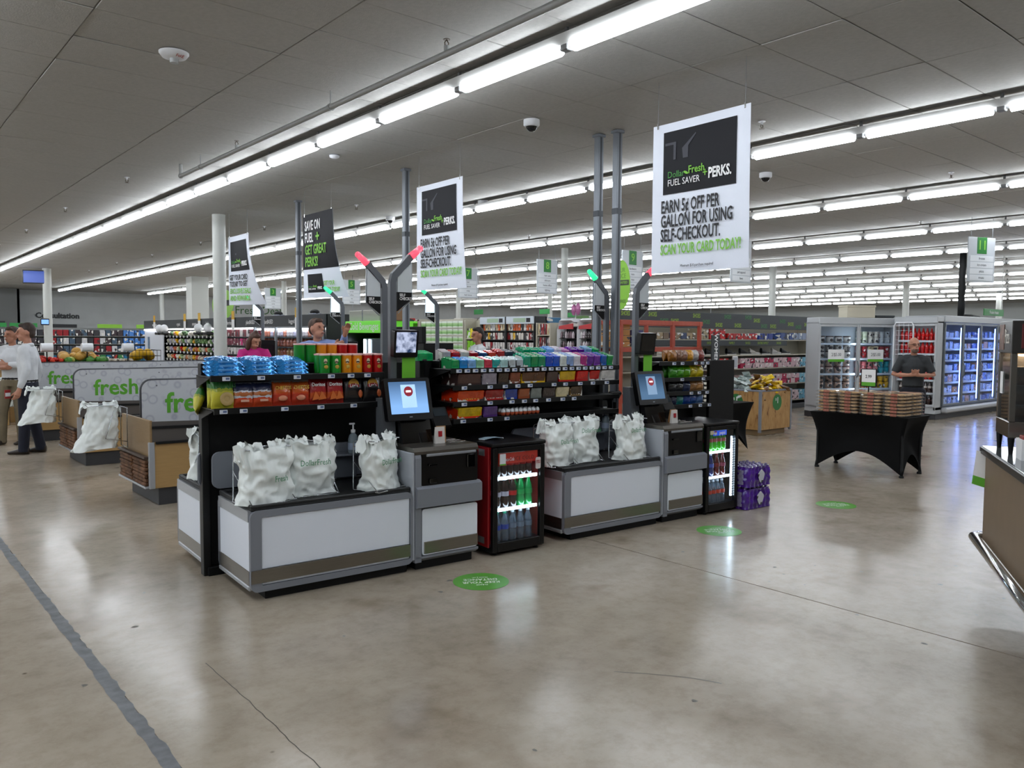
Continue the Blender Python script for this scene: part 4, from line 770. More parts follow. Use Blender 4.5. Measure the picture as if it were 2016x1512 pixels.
# ------------------------------------------------------------------ floor stickers
for x, y, r, lb in ((3.27, 4.19, 0.19, 'green round keep your distance sticker on the floor by the red cooler'), (5.74, 4.03, 0.19, 'green round floor sticker below the blue headed cooler'), (7.57, 3.94, 0.19, 'green round floor sticker out on the open floor near the cookie table'), (0.33, 2.85, 0.19, 'green round floor sticker beside the filled floor joint')):
    s = thing('floor_sticker', lb, 'floor sticker', (x, y, 0.0012), 0, 'green distance stickers'); MB().prism(disc(r, 40), -0.0008, 0.0004, 'z').build('sticker_disc', mat('sticker_green', '#559c34', 0.35), s)
    a = math.radians(-142 + 180 - 60) if False else math.radians(148)
    for i, (wd, sz) in enumerate((('PLEASE', 0.03), ('KEEP YOUR', 0.058), ('DISTANCE', 0.058), ('FROM 6 FT.', 0.026))):
        off = 0.075 - (0, 0.055, 0.115, 0.165)[i]
        txt(wd, s, (-off * math.sin(a), off * math.cos(a), 0.0008), (0, 0, a), sz, TXT_W, sx=0.85, ext=0.0002)
# ------------------------------------------------------------------ metal struts
STRUT = mat('galvanised_strut', '#7f848b', 0.4, 0.5); STRUTD = mat('strut_slot', '#4c5056', 0.5, 0.3)
for x, y, lb in ((6.06, 5.56, 'grey metal utility strut standing at the end of the candy gondola'), (6.04, 5.8, 'grey metal utility strut just behind its twin at the candy gondola'), (5.46, 8.55, 'grey metal utility strut behind the red-lamped light poles'), (5.48, 11.64, 'grey metal utility strut beside the dark save on fuel banner')):
    s = thing('utility_strut', lb, 'pole', (x, y, 0), TH); MB().cbox(-0.035, 0.035, -0.035, 0.035, 0, CEIL - 0.016, 0.004).build('strut_body', STRUT, s)
    MB().box(-0.012, 0.012, -0.0362, -0.034, 0.05, CEIL - 0.03).build('strut_slot', STRUTD, s); MB().cbox(-0.05, 0.05, -0.05, 0.05, CEIL - 0.045, CEIL - 0.016, 0.004).build('ceiling_plate', STRUT, s)
    MB().cbox(-0.037, 0.037, -0.037, 0.037, 2.9, 2.96, 0.002).build('strut_joint', STRUTD, s)
# ------------------------------------------------------------------ hanging banners (facing the entrance side)
BANW = mat('banner_vinyl', '#e6ebf7', 0.5); BAND = mat('banner_dark', '#17171d', 0.6, spec=0.25)
def banner(y0, y1, z0, z1, label, curl, X=5.2):
    b = thing('hanging_banner', label, 'banner', (X, (y0 + y1) / 2, z0), 0, 'hanging loyalty card banners'); w = (y1 - y0) / 2; H = z1 - z0
    def off(s, t): return curl * max(0.0, 1 - t) ** 2.2 * (0.5 - 0.5 * s) + 0.004 * math.sin(s * 2.2 + 0.4)
    sh = MB().grid(lambda u, v: (off(1 - 2 * u, v), w * (1 - 2 * u), H * v), 14, 18).grid(lambda u, v: (off(1 - 2 * u, v) + 0.003, w * (1 - 2 * u), H * v), 14, 18).build('banner_sheet', BANW, b)
    for s in (-1, 1):
        MB().cyl((0, s * (w - 0.05), H - 0.01), 0.0018, CEIL - z0 - H, 5).build('hanging_wire', mat('wire_grey', '#8a8c8e', 0.4, 0.6), b); MB().cbox(-0.006, 0.008, s * (w - 0.05) - 0.008, s * (w - 0.05) + 0.008, H - 0.03, H + 0.02, 0.003).build('clip', CHROME, b)
    return b, w, H, off
def btxt(b, w, H, off, s, y, z, sz, m, ln, **kw):
    ym = y - ln / 2; sl = (off((ym + 0.05) / w, z / H) - off((ym - 0.05) / w, z / H)) / 0.1; ph = math.atan(sl)
    x = off(ym / w, z / H) - 0.014 + sl * (y - ym)
    return txt(s, b, (x, y, z), (PI / 2, 0, -PI / 2 - ph), sz, m, **kw)
def card(b, w, H, off, yc, zc, cw, ch, k=1.0):
    def fn(u, v): y = yc - cw / 2 + cw * u; z = zc - ch / 2 + ch * v; return (off(y / w, z / H) - 0.006, y, z)
    MB().grid(fn, 10, 8).build('card_picture', BAND, b); X_ = off(yc / w, zc / H) - 0.013
    L0 = yc + cw / 2 - 0.05 * k
    btxt(b, w, H, off, 'Dollar', L0, zc - 0.1 * k, 0.074 * k, mat('print_midgreen', '#3f8f3a', 0.5), 0.2 * k, sx=0.9, align='LEFT'); btxt(b, w, H, off, 'Fresh', L0 - 0.205 * k, zc - 0.085 * k, 0.085 * k, TXT_G, 0.2 * k, sx=0.85, align='LEFT', bold=0.001)
    MB().prism([(L0 - 0.185 * k + 0.022 * k * math.cos(a), zc - 0.1 * k + 0.014 * k * math.sin(a + 0.7)) for a in [2 * PI * i / 12 for i in range(12)]], X_ - 0.001, X_ + 0.001, 'x').build('leaf_mark', TXT_G, b)
    btxt(b, w, H, off, 'FUEL SAVER', L0, zc - 0.165 * k, 0.074 * k, TXT_W, 0.35 * k, sx=0.82, align='LEFT'); btxt(b, w, H, off, '+', L0 - 0.37 * k, zc - 0.13 * k, 0.1 * k, TXT_G, 0.0, sx=0.9); btxt(b, w, H, off, 'PERKS.', L0 - 0.4 * k, zc - 0.14 * k, 0.11 * k, TXT_W, 0.25 * k, sx=0.66, align='LEFT', bold=0.0035 * k)
    PT = mat('card_pump_print', '#3a3b44', 0.6)
    MB().prism([(yc + 0.33 * k, zc + 0.16 * k), (yc + 0.22 * k, zc + 0.16 * k), (yc + 0.22 * k, zc + 0.02 * k), (yc + 0.245 * k, zc + 0.02 * k), (yc + 0.245 * k, zc + 0.14 * k), (yc + 0.33 * k, zc + 0.14 * k)], X_ + 0.004, X_ + 0.006, 'x').prism([(yc + 0.15 * k, zc + 0.02 * k), (yc + 0.16 * k, zc + 0.1 * k), (yc + 0.12 * k, zc + 0.13 * k), (yc + 0.03 * k, zc + 0.2 * k), (yc + 0.025 * k, zc + 0.19 * k), (yc + 0.1 * k, zc + 0.11 * k), (yc + 0.1 * k, zc + 0.02 * k)], X_ + 0.004, X_ + 0.006, 'x').build('pump_print', PT, b)
def lines(b, w, H, off, rows, y_left, sxk=0.62):
    for wd, z, sz, m in rows: btxt(b, w, H, off, wd, y_left, z, sz, m, min(0.75, len(wd) * sz * 0.6 * sxk), sx=sxk, align='LEFT', bold=0.002 * sz / 0.1)
B1, w, H, off = banner(3.45, 4.375, 2.185, 3.39, 'white banner with the dark card picture hanging closest to the twin metal struts', 0.02)
card(B1, w, H, off, 0.0, 0.885, 0.7, 0.5); lines(B1, w, H, off, [('EARN 5¢ OFF PER', 0.53, 0.14, TXT_K), ('GALLON FOR USING', 0.415, 0.14, TXT_K), ('SELF-CHECKOUT.', 0.3, 0.14, TXT_K), ('SCAN YOUR CARD TODAY!', 0.185, 0.115, TXT_G)], 0.365, 0.53); txt('Minimum $10 purchase required', B1, (off(0, 0.05) - 0.016, 0.0, 0.05), FRONT_X, 0.03, TXT_K, sx=0.8)
B2, w, H, off = banner(7.01, 7.91, 2.19, 3.385, 'white banner with the dark card picture hanging beside the red-lamped poles', 0.06)
card(B2, w, H, off, 0.0, 0.88, 0.68, 0.5); lines(B2, w, H, off, [('EARN 5¢ OFF PER', 0.53, 0.14, TXT_K), ('GALLON FOR USING', 0.415, 0.14, TXT_K), ('SELF-CHECKOUT.', 0.3, 0.14, TXT_K), ('SCAN YOUR CARD TODAY!', 0.185, 0.115, TXT_G)], 0.365, 0.53); txt('Minimum $10 purchase required', B2, (off(0, 0.05) - 0.02, 0.0, 0.05), FRONT_X, 0.03, TXT_K, sx=0.8)
B3, w, H, off = banner(9.97, 10.89, 2.2, 3.39, 'dark topped banner reading save on fuel with a white foot', 0.24)
MB().grid(lambda u, v: (off((w - 2 * w * u) / w, (0.41 + 0.79 * v) / H) - 0.005, w - 2 * w * u, 0.41 + 0.78 * v), 14, 12).build('dark_field', BAND, B3)
lines(B3, w, H, off, [('SAVE ON', 1.02, 0.19, TXT_W), ('FUEL', 0.85, 0.19, TXT_W), ('GET GREAT', 0.68, 0.19, TXT_G), ('PERKS!', 0.51, 0.19, TXT_G)], 0.39, 0.62); txt('+', B3, (off(0, 0.7) - 0.016, 0.0, 0.85), FRONT_X, 0.22, TXT_G, bold=0.004)
card(B3, w, H, off, 0.17, 0.21, 0.36, 0.26, 0.5); lines(B3, w, H, off, [('GET YOUR', 0.2, 0.085, TXT_G), ('CARD TODAY', 0.11, 0.085, TXT_G)], -0.03, 0.6)
B4, w, H, off = banner(12.9, 13.8, 2.18, 3.34, 'white banner with the dark card picture hanging against the white column', 0.3)
card(B4, w, H, off, 0.0, 0.82, 0.7, 0.5); lines(B4, w, H, off, [('GET YOUR CARD', 0.46, 0.125, TXT_K), ('TODAY TO GET', 0.35, 0.125, TXT_K), ('EXCLUSIVE DEALS', 0.23, 0.12, TXT_G), ('AND REWARDS.', 0.11, 0.12, TXT_G)], 0.4, 0.64)
# green oval and round hanging signs
LIME = mat('lime_sign', '#8cc63f', 0.5)
ov = thing('hanging_oval_sign', 'lime green oval price promise sign behind the twin metal struts', 'sign', (9.0, 8.15, 2.08)); MB().prism(disc(0.18, 40, 0, 0.37, 0.37), -0.004, 0.004, 'x').build('sign_board', LIME, ov); MB().cyl((0, 0, 0.74), 0.002, CEIL - 2.84, 5).build('hanging_wire', STRUT, ov)
txt('OUR\nPRICE', ov, (-0.0055, 0.0, 0.54), FRONT_X, 0.1, mat('sign_olive', '#5a8a2a', 0.5), sx=0.8); MB().prism(rrect(0.32, 0.08, 0.004, 2, 0.0, 0.4), -0.006, -0.004, 'x').build('dark_strap', mat('strap_dark', '#3c4434', 0.5), ov); txt('GUARANTEED', ov, (-0.0075, 0, 0.4), FRONT_X, 0.055, LIME, sx=0.75); txt('OR FREE', ov, (-0.0055, 0, 0.12), FRONT_X, 0.07, mat('sign_olive_dark', '#37541f', 0.5), sx=0.8)
rd = thing('hanging_round_sign', 'lime green round sign behind the white column above the produce', 'sign', (7.3, 19.8, 2.05)); MB().prism(disc(0.72, 40, 0, 0.37, 0.38), -0.004, 0.004, 'x').build('sign_board', LIME, rd); MB().prism(rrect(0.9, 0.14, 0.004, 2, 0, 0.4), -0.006, -0.004, 'x').build('dark_strap', TXT_K, rd)
for s in (-1, 1): MB().cyl((0, s * 0.2, 0.7), 0.002, CEIL - 2.76, 5).build('hanging_wire', STRUT, rd)
# ------------------------------------------------------------------ ceiling fittings
PIPE = mat('sprinkler_pipe', '#a7a9a8', 0.45, 0.2)
pp = thing('sprinkler_pipe', 'long white sprinkler pipe hung beside the lights over the checkout', 'pipe', (3.27, 0, 3.6)); MB().cyl((0, 1.2, 0), 0.024, 9.0, 12, 'y').build('pipe_run', PIPE, pp)
MB().cyl((0, 10.2, 0), 0.022, 0.15, 10).ball((0, 10.2, 0), 0.032).build('pipe_drop', PIPE, pp)
for y in (3.3, 6.3, 9.5): MB().cyl((0, y, 0.02), 0.006, 0.13, 6).build('hanger_rod', PIPE, pp); MB().lathe([(0.032, -0.015), (0.032, 0.015)], 12, (0, y, 0), 'y').build('hanger_ring', PIPE, pp)
BRASS = mat('sprinkler_metal', '#6f665a', 0.4, 0.7)
def sprinkler_on(parent, y):
    h = MB().cyl((0, y, 0.015), 0.02, 0.04, 10).build('outlet_tee', PIPE, parent); MB().tube([(-0.012, y, 0.055), (-0.016, y, 0.075), (0, y, 0.095)], 0.004, 6).tube([(0.012, y, 0.055), (0.016, y, 0.075), (0, y, 0.095)], 0.004, 6).lathe([(0.024, 0.095), (0.024, 0.099)], 10, (0, y, 0)).build('sprinkler_head', BRASS, h)
for y in (4.6, 8.4): sprinkler_on(pp, y)
spm = [MB().lathe([(0.035, 0.066), (0.035, 0.072)], 12).lathe([(0.012, 0.04), (0.012, 0.066)], 8).mesh('escutcheon', WHITE), MB().tube([(-0.012, 0, 0.04), (-0.018, 0, 0.02), (0, 0, 0.0)], 0.005, 6).tube([(0.012, 0, 0.04), (0.018, 0, 0.02), (0, 0, 0.0)], 0.005, 6).lathe([(0.026, -0.004), (0.026, 0.0)], 12).mesh('sprinkler_head', BRASS)]
for x, y in [(2.98, 11.46), (2.91, 14.85), (2.92, 18.47), (2.92, 22), (2.92, 25.5), (6.34, 11.37), (6.26, 14.76), (6.24, 18.2), (6.26, 21.87), (6.17, 24.95), (6.24, 28.6), (6.83, 4.41), (10.8, 12.3), (10.63, 4.17), (10.7, 8.2), (14.8, 13.7), (14.6, 6.2), (14.7, 9.9)]:
    s = thing('sprinkler', 'pendent sprinkler head in the ceiling tiles', 'sprinkler', (x, y, CEIL - 0.088), 0, 'ceiling sprinkler heads'); place(spm[0], 'escutcheon', s); place(spm[1], 'sprinkler_head', s)
sd = thing('fire_alarm_strobe', 'white ceiling fire alarm disc with a small strobe', 'fire alarm', (1.96, 6.22, CEIL - 0.062)); MB().lathe([(0.105, 0.046), (0.105, 0.036), (0.085, 0.01), (0.05, 0.0), (0.0, -0.002)], 28, caps=False).build('alarm_body', WHITE, sd)
MB().lathe([(0.03, -0.03), (0.034, 0.002)], 14).build('strobe_lens', mat('strobe_clear', '#cfd4d6', 0.1), sd); txt('FIRE', sd, (0.02, -0.075, 0.006), (PI * 0.78, 0, 0.2), 0.034, mat('print_red', '#b01a24', 0.5))
s2 = thing('smoke_detector', 'small white smoke detector beyond the alarm strobe', 'smoke detector', (4.44, 8.47, CEIL - 0.05)); MB().lathe([(0.06, 0.036), (0.055, 0.012), (0.03, 0.0), (0.0, 0.0)], 20, caps=False).build('detector_body', WHITE, s2); MB().lathe([(0.062, 0.03), (0.062, 0.036)], 20).build('detector_base', GREYP, s2)
for x, y, lb in ((5.15, 5.84, 'white dome camera on the ceiling above the candy gondola'), (8.97, 5.72, 'white dome camera on the ceiling past the large perks banner'), (7.41, 12.1, 'white dome camera beyond the dark banner'), (7.59, 9.72, 'white dome camera between two light rows near the second banner')):
    c = thing('dome_camera', lb, 'security camera', (x, y, CEIL - 0.016)); MB().lathe([(0.078, 0.0), (0.078, -0.05), (0.066, -0.062)], 24).build('camera_housing', WHITE, c); MB().lathe([(0.058, -0.055), (0.05, -0.085), (0.03, -0.105), (0.0, -0.112)], 20, caps=False).build('camera_dome', mat('smoked_dome', '#15171b', 0.05), c); MB().lathe([(0.064, -0.06), (0.058, -0.066), (0.056, -0.06)], 20, caps=False).build('dome_ring', WHITE, c)
tvt = thing('wall_screen', 'tilted blue screen bracketed to the white column', 'screen', (5.0, 29.0, 3.25), -0.3); MB().cbox(-0.55, 0.1, -0.08, 0.0, 0, 0.42, 0.01).build('screen_case', BLACK, tvt); MB().box(-0.52, 0.07, -0.086, -0.08, 0.03, 0.39).build('screen_face', mat('screen_blue', '#2f4a9a', 0.3, emit=0.35, emit_col='#3f5ab0'), tvt); MB().cyl((0.05, -0.05, 0.2), 0.02, 0.2, 8, 'y').build('bracket', BLACK, tvt)
sp_ = thing('price_scanner', 'small lit price scanner on the white column by the pharmacy', 'scanner', (5.0, 28.88, 1.95)); MB().cbox(-0.12, 0.12, -0.04, 0.0, 0, 0.2, 0.01).build('scanner_case', BLACK, sp_); MB().box(-0.1, 0.1, -0.045, -0.04, 0.03, 0.17).build('scanner_screen', mat('screen_cyan', '#5a86c8', 0.3, emit=0.7, emit_col='#7fb0ff'), sp_)
# aisle number signs
SIGNW = mat('aisle_sign_plate', '#c4cad0', 0.5); SIGNB = mat('aisle_sign_strip', '#e2e6ea', 0.5)
NW = {'3': 'three', '5': 'five', '7': 'seven', '8': 'eight', '9': 'nine', '10': 'ten', '11': 'eleven'}
for num, y, ws in (('3', 28.3, ['snacks', 'cookies', 'candy', 'nuts']), ('5', 22.4, ['cereal', 'coffee', 'tea', 'baking']), ('7', 16.36, ['foil', 'cleaners', 'soap', 'bath tissue']), ('8', 13.38, ['hair care', 'skincare', 'home office', 'lighting']), ('9', 10.84, ['hardware', 'auto', 'toys', 'crafts']), ('10', 8.3, ['pets', 'cat litter', 'pet apparel', 'lawn']), ('11', 5.35, ['frozen', 'ice cream', 'pizza', 'treats'])):
    X = 12.3 if num != '11' else 15.0; z0 = 2.65
    s = thing('aisle_sign', 'hanging aisle sign numbered ' + NW[num] + ' with white text strips', 'aisle sign', (X, y, z0), math.radians(70 if num == '11' else 90), 'hanging aisle number signs'); MB().cbox(-0.01, 0.01, -0.31, 0.31, 0, 0.76, 0.003).build('sign_plate', SIGNW, s)
    MB().cbox(-0.016, -0.009, -0.11, 0.11, 0.48, 0.76, 0.002).build('number_patch', DKGREEN, s); txt(num, s, (-0.018, 0, 0.62), FRONT_X, 0.22, TXT_G, bold=0.004)
    for i, wd in enumerate(ws): MB().cbox(-0.016, -0.009, -0.27, 0.27, 0.025 + 0.108 * (3 - i), 0.12 + 0.108 * (3 - i), 0.002).build('text_strip', SIGNB, s); txt(wd, s, (-0.018, 0, 0.075 + 0.108 * (3 - i)), FRONT_X, 0.06, mat('sign_grey_text', '#5a5f66', 0.5), sx=0.9)
    for q in (-0.25, 0.25): MB().cyl((0, q, 0.76), 0.003, CEIL - z0 - 0.77, 5).build('hanging_rod', STRUT, s)
# ================================================================== cashier lanes
WOODV = mat('maple_laminate', '#a98857', 0.45, noise=0.06, nscale=6, stretch=(1, 1, 14)); WOODD = mat('maple_laminate_end', '#8d7350', 0.45, noise=0.06, nscale=6, stretch=(1, 1, 14))
LGREY = mat('lane_grey', '#4f4a47', 0.5); KICK = mat('lane_kick', '#37383b', 0.5); PANW = mat('lane_panel_white', '#c6c9cf', 0.4)
def panel_print():
    m = mat('lane_panel_print', '#c9ccd2', 0.4); N = m.node_tree.nodes; L = m.node_tree.links; b = N['Principled BSDF']
    tc = N.new('ShaderNodeTexCoord'); v = N.new('ShaderNodeTexVoronoi'); v.inputs['Scale'].default_value = 9; v.inputs['Randomness'].default_value = 0.7; L.new(tc.outputs['Object'], v.inputs['Vector'])
    r = N.new('ShaderNodeValToRGB'); e = r.color_ramp.elements; base = srgb('#cdd0d5'); e[0].color = (*base, 1); e[1].color = (*base, 1); e[0].position = 0.25; e[1].position = 0.5
    q = e.new(0.36); q.color = (*srgb('#b3b6c2'), 1); q = e.new(0.42); q.color = (*srgb('#c2c4cb'), 1); L.new(v.outputs['Distance'], r.inputs[0]); L.new(r.outputs[0], b.inputs['Base Color']); return m
PPR = panel_print(); EDGE = mat('panel_edge', '#45474c', 0.4)
PAPER = mat('brown_bag_stack', '#6b4a33', 0.8, noise=0.5, nscale=9, bump=0.5, bscale=20)
def lane(y0, label, L0=3.4):
    t = thing('checkout_lane', label, 'checkout lane', (2.25, y0, 0), 0, 'cashier lanes'); w = 0.98
    MB().cbox(0.08, L0, 0.03, w - 0.03, 0, 0.17, 0.003).build('kick_base', KICK, t)
    MB().cbox(0.02, L0, 0.0, w, 0.17, 0.62, 0.003).build('lane_body', WOODV, t)
    MB().prism([(0.02, 0.62), (0.02, 0.82), (0.7, 0.8), (L0, 0.76), (L0, 0.62)], 0.0, 0.03, 'y').build('front_well_panel', LGREY, t)
    MB().cbox(0.05, L0, -0.025, 0.0, 0.6, 0.625, 0.003).build('front_ledge', BLACKM, t); MB().prism([(0.02, 0.75), (0.02, 0.775), (L0, 0.715), (L0, 0.69)], -0.015, 0.0, 'y').build('upper_ledge', BLACKM, t)
    MB().cbox(0.02, L0, w - 0.03, w, 0.62, 0.8, 0.003).build('rear_well_panel', LGREY, t); MB().cbox(0.02, L0, 0.03, w - 0.03, 0.6, 0.63, 0.003).build('belt', BLACKM, t)
    en = MB().cbox(0.0, 0.025, 0.0, w, 0.17, 0.83, 0.003).build('end_panel', WOODD, t)
    MB().cbox(-0.012, 0.04, -0.012, 0.03, 0.17, 0.62, 0.004).build('corner_strip', ALU, t)
    cb = MB().cbox(-0.05, 0.0, 0.03, w, 0.455, 0.48, 0.006).build('bag_shelf_lid', mat('bag_shelf_brown', '#4a3a30', 0.5), t)
    for k in range(2):
        a = 0.05 + k * 0.47; st = MB()
        for i in range(7): st.cbox(-0.04 + 0.006 * (i % 2), 0.0, a + 0.01 * ((i * 7) % 3), a + 0.43, 0.19 + 0.036 * i, 0.222 + 0.036 * i, 0.008)
        st.build('paper_bag_stack', PAPER, t)
    MB().cbox(-0.045, 0.0, 0.02, w, 0.17, 0.19, 0.003).build('bag_shelf', ALU, t)
    ym = 0.46; P = [(0.05, 0.64)] + [(0.05 + 0.1 * (1 - math.cos(a)), 1.1 + 0.1 * math.sin(a)) for a in [PI / 2 * i / 6 for i in range(7)]] + [(L0 - 0.2, 1.2), (L0 - 0.2, 0.64)]
    pn = MB().prism(P, ym - 0.01, ym + 0.01, 'y').build('divider_panel', PPR, t); MB().tube([(x, ym, z) for x, z in P[:-1]], 0.013, 6).build('panel_edging', EDGE, pn)
    txt('fresh', pn, (0.56, ym - 0.012, 0.95), FRONT_Y, 0.29, GREEN, sx=0.95, bold=0.006)
    for q in (0.2, 1.1, 2.0): MB().lathe([(0.008, -0.003), (0.008, 0)], 10, (q, ym - 0.01, 1.14), 'y').build('panel_bolt', DGREY, pn)
    return t
lane(8.05, 'wood and grey cashier lane with fresh divider panel standing next to the chip gondola'); lane(11.05, 'middle wood and grey cashier lane with fresh divider panel, between two others'); lane(14.05, 'wood cashier lane behind the man in navy trousers')
# hanging bags on the lane ends
def lane_bag(y, label, seed):
    t = thing('bag_rack', label + ' wire holder', 'bag rack', (2.19, y, 0.5), 0, 'wire bag holders on the lane ends')
    r = MB()
    for s in (-1, 1): r.tube([(0.0, s * 0.12, 0.02), (0.0, s * 0.12, 0.42), (-0.1, s * 0.12, 0.45), (-0.36, s * 0.12, 0.45), (-0.38, s * 0.12, 0.47)], 0.005, 6).tube([(0.0, s * 0.12, 0.08), (-0.2, s * 0.12, 0.12), (-0.12, s * 0.12, 0.4)], 0.004, 6)
    r.tube([(0.0, -0.12, 0.42), (0.0, 0.12, 0.42)], 0.005, 6).tube([(0.0, -0.12, 0.02), (0.0, 0.12, 0.02)], 0.005, 6).build('rack_frame', RACKW, t)
    b = thing('carrier_bag', label, 'plastic bag', (1.99, y, 0.5), 0, 'white carrier bags on the lane ends'); q = MB(); sd = Vector((seed * 5.1, 2, seed))
    def fn(u, v):
        a = 2 * PI * u; cx, cy = math.cos(a), math.sin(a); n = mnoise.noise(Vector((cx * 2, cy * 2, v * 4)) + sd); n2 = mnoise.noise(Vector((cx * 5, cy * 5, v * 9)) + sd); cx2 = 1 + 0.1 * n2 - 0.3 * abs(n)
        lean = -0.05 * (1 - v) ** 1.5; wx = 0.19 * (1 - 0.25 * v) + 0.06 * (1 - v) ** 3 * (cx < 0)
        return (lean + wx * cx * cx2 + 0.03 * n, 0.12 * cy * cx2 * (1 - 0.3 * v) + 0.03 * n, 0.42 * v + 0.02 - 0.02 * (cx < -0.5) * (1 - v) + 0.02 * n)
    q.grid(fn, 64, 30, closed_u=True); q.add([fn(i / 64, 0) for i in range(64)], [tuple(range(64))]); q.build('bag_body', BAGM, b)
    place(handle_mesh(seed), 'bag_handles', b, (-0.02, 0, 0.44))
lane_bag(8.72, 'white carrier bag hanging on the lane end next to the chip gondola', 11); lane_bag(11.75, 'white carrier bag hanging on the middle lane end', 12); lane_bag(14.7, 'white carrier bag hanging beside the man in khaki trousers', 13)
ybag = place(pillow(77, 0.15, 0.2, 0.07).mesh('chip_bag', CH['onion_ring'][0]), 'chip_bag', None, ISL(-0.15, 0.74, 1.12), rot=(0.2, 0.25, TH + 1.2)); tag(ybag, 'yellow chip bag hanging from the outer end of the chip gondola', 'chip bag', 'chip bags on the lower snack shelf')
for x, y, lb in ((5.33, 9.95, 'bent light pole of the lane that the man in blue is reaching to'), (5.55, 13.2, 'bent light pole with green lamp of the lane behind the woman in pink'), (6.25, 9.0, 'bent light pole standing behind the second perks banner')):
    r = thing('light_pole_stand', lb, 'light pole', (x, y, 0), -0.5); pole_arm(r, 0, 0, 0, -1, GREEN_TIP, mat('lit_sign_bright', '#dfeef2', 0.4, emit=0.7, emit_col='#dff4ff')); MB().cbox(-0.08, 0.08, -0.08, 0.08, 0, 0.02).build('foot_plate', DGREY, r)
    MB().cbox(-0.2, 0.2, -0.05, 0.05, 1.3, 1.58, 0.01).build('register_screen', BLACK, r) if y > 9.5 else None
# ================================================================== people
SKIN = mat('skin', '#a8745c', 0.5, noise=0.08, nscale=20); SKIN2 = mat('skin_pale', '#b8826a', 0.5, noise=0.08, nscale=20)
def rem(o, v=0.012, sm=4):
    m = o.modifiers.new('remesh', 'REMESH'); m.mode = 'VOXEL'; m.voxel_size = v; m.use_smooth_shade = True
    s = o.modifiers.new('smooth', 'SMOOTH'); s.iterations = sm; s.factor = 0.5; return o
def lerp(a, b, t): return tuple(a[i] + (b[i] - a[i]) * t for i in range(3))
def hand(m, wr, d, curl, thumb):
    """palm and five separate bent fingers leaving wrist wr along direction d; curl = bend direction, thumb = thumb side"""
    d = Vector(d).normalized(); c = Vector(curl).normalized(); th = Vector(thumb).normalized(); wr = Vector(wr)
    m.tube([wr - d * 0.02, wr + d * 0.03, wr + d * 0.085], [0.026, 0.034, 0.034], 10)
    for i, (o, ln) in enumerate(((0.03, 0.07), (0.01, 0.08), (-0.011, 0.075), (-0.031, 0.058))):
        b = wr + d * 0.082 + th * o; k = b + d * ln * 0.45 + c * ln * 0.12; e = k + d * ln * 0.3 + c * ln * 0.45; m.tube([b - d * 0.01, k, e], [0.0105, 0.0095, 0.008], 7)
    b = wr + d * 0.03 + th * 0.028; m.tube([b, b + th * 0.032 + d * 0.03, b + th * 0.036 + d * 0.065 + c * 0.012], [0.013, 0.011, 0.009], 7)
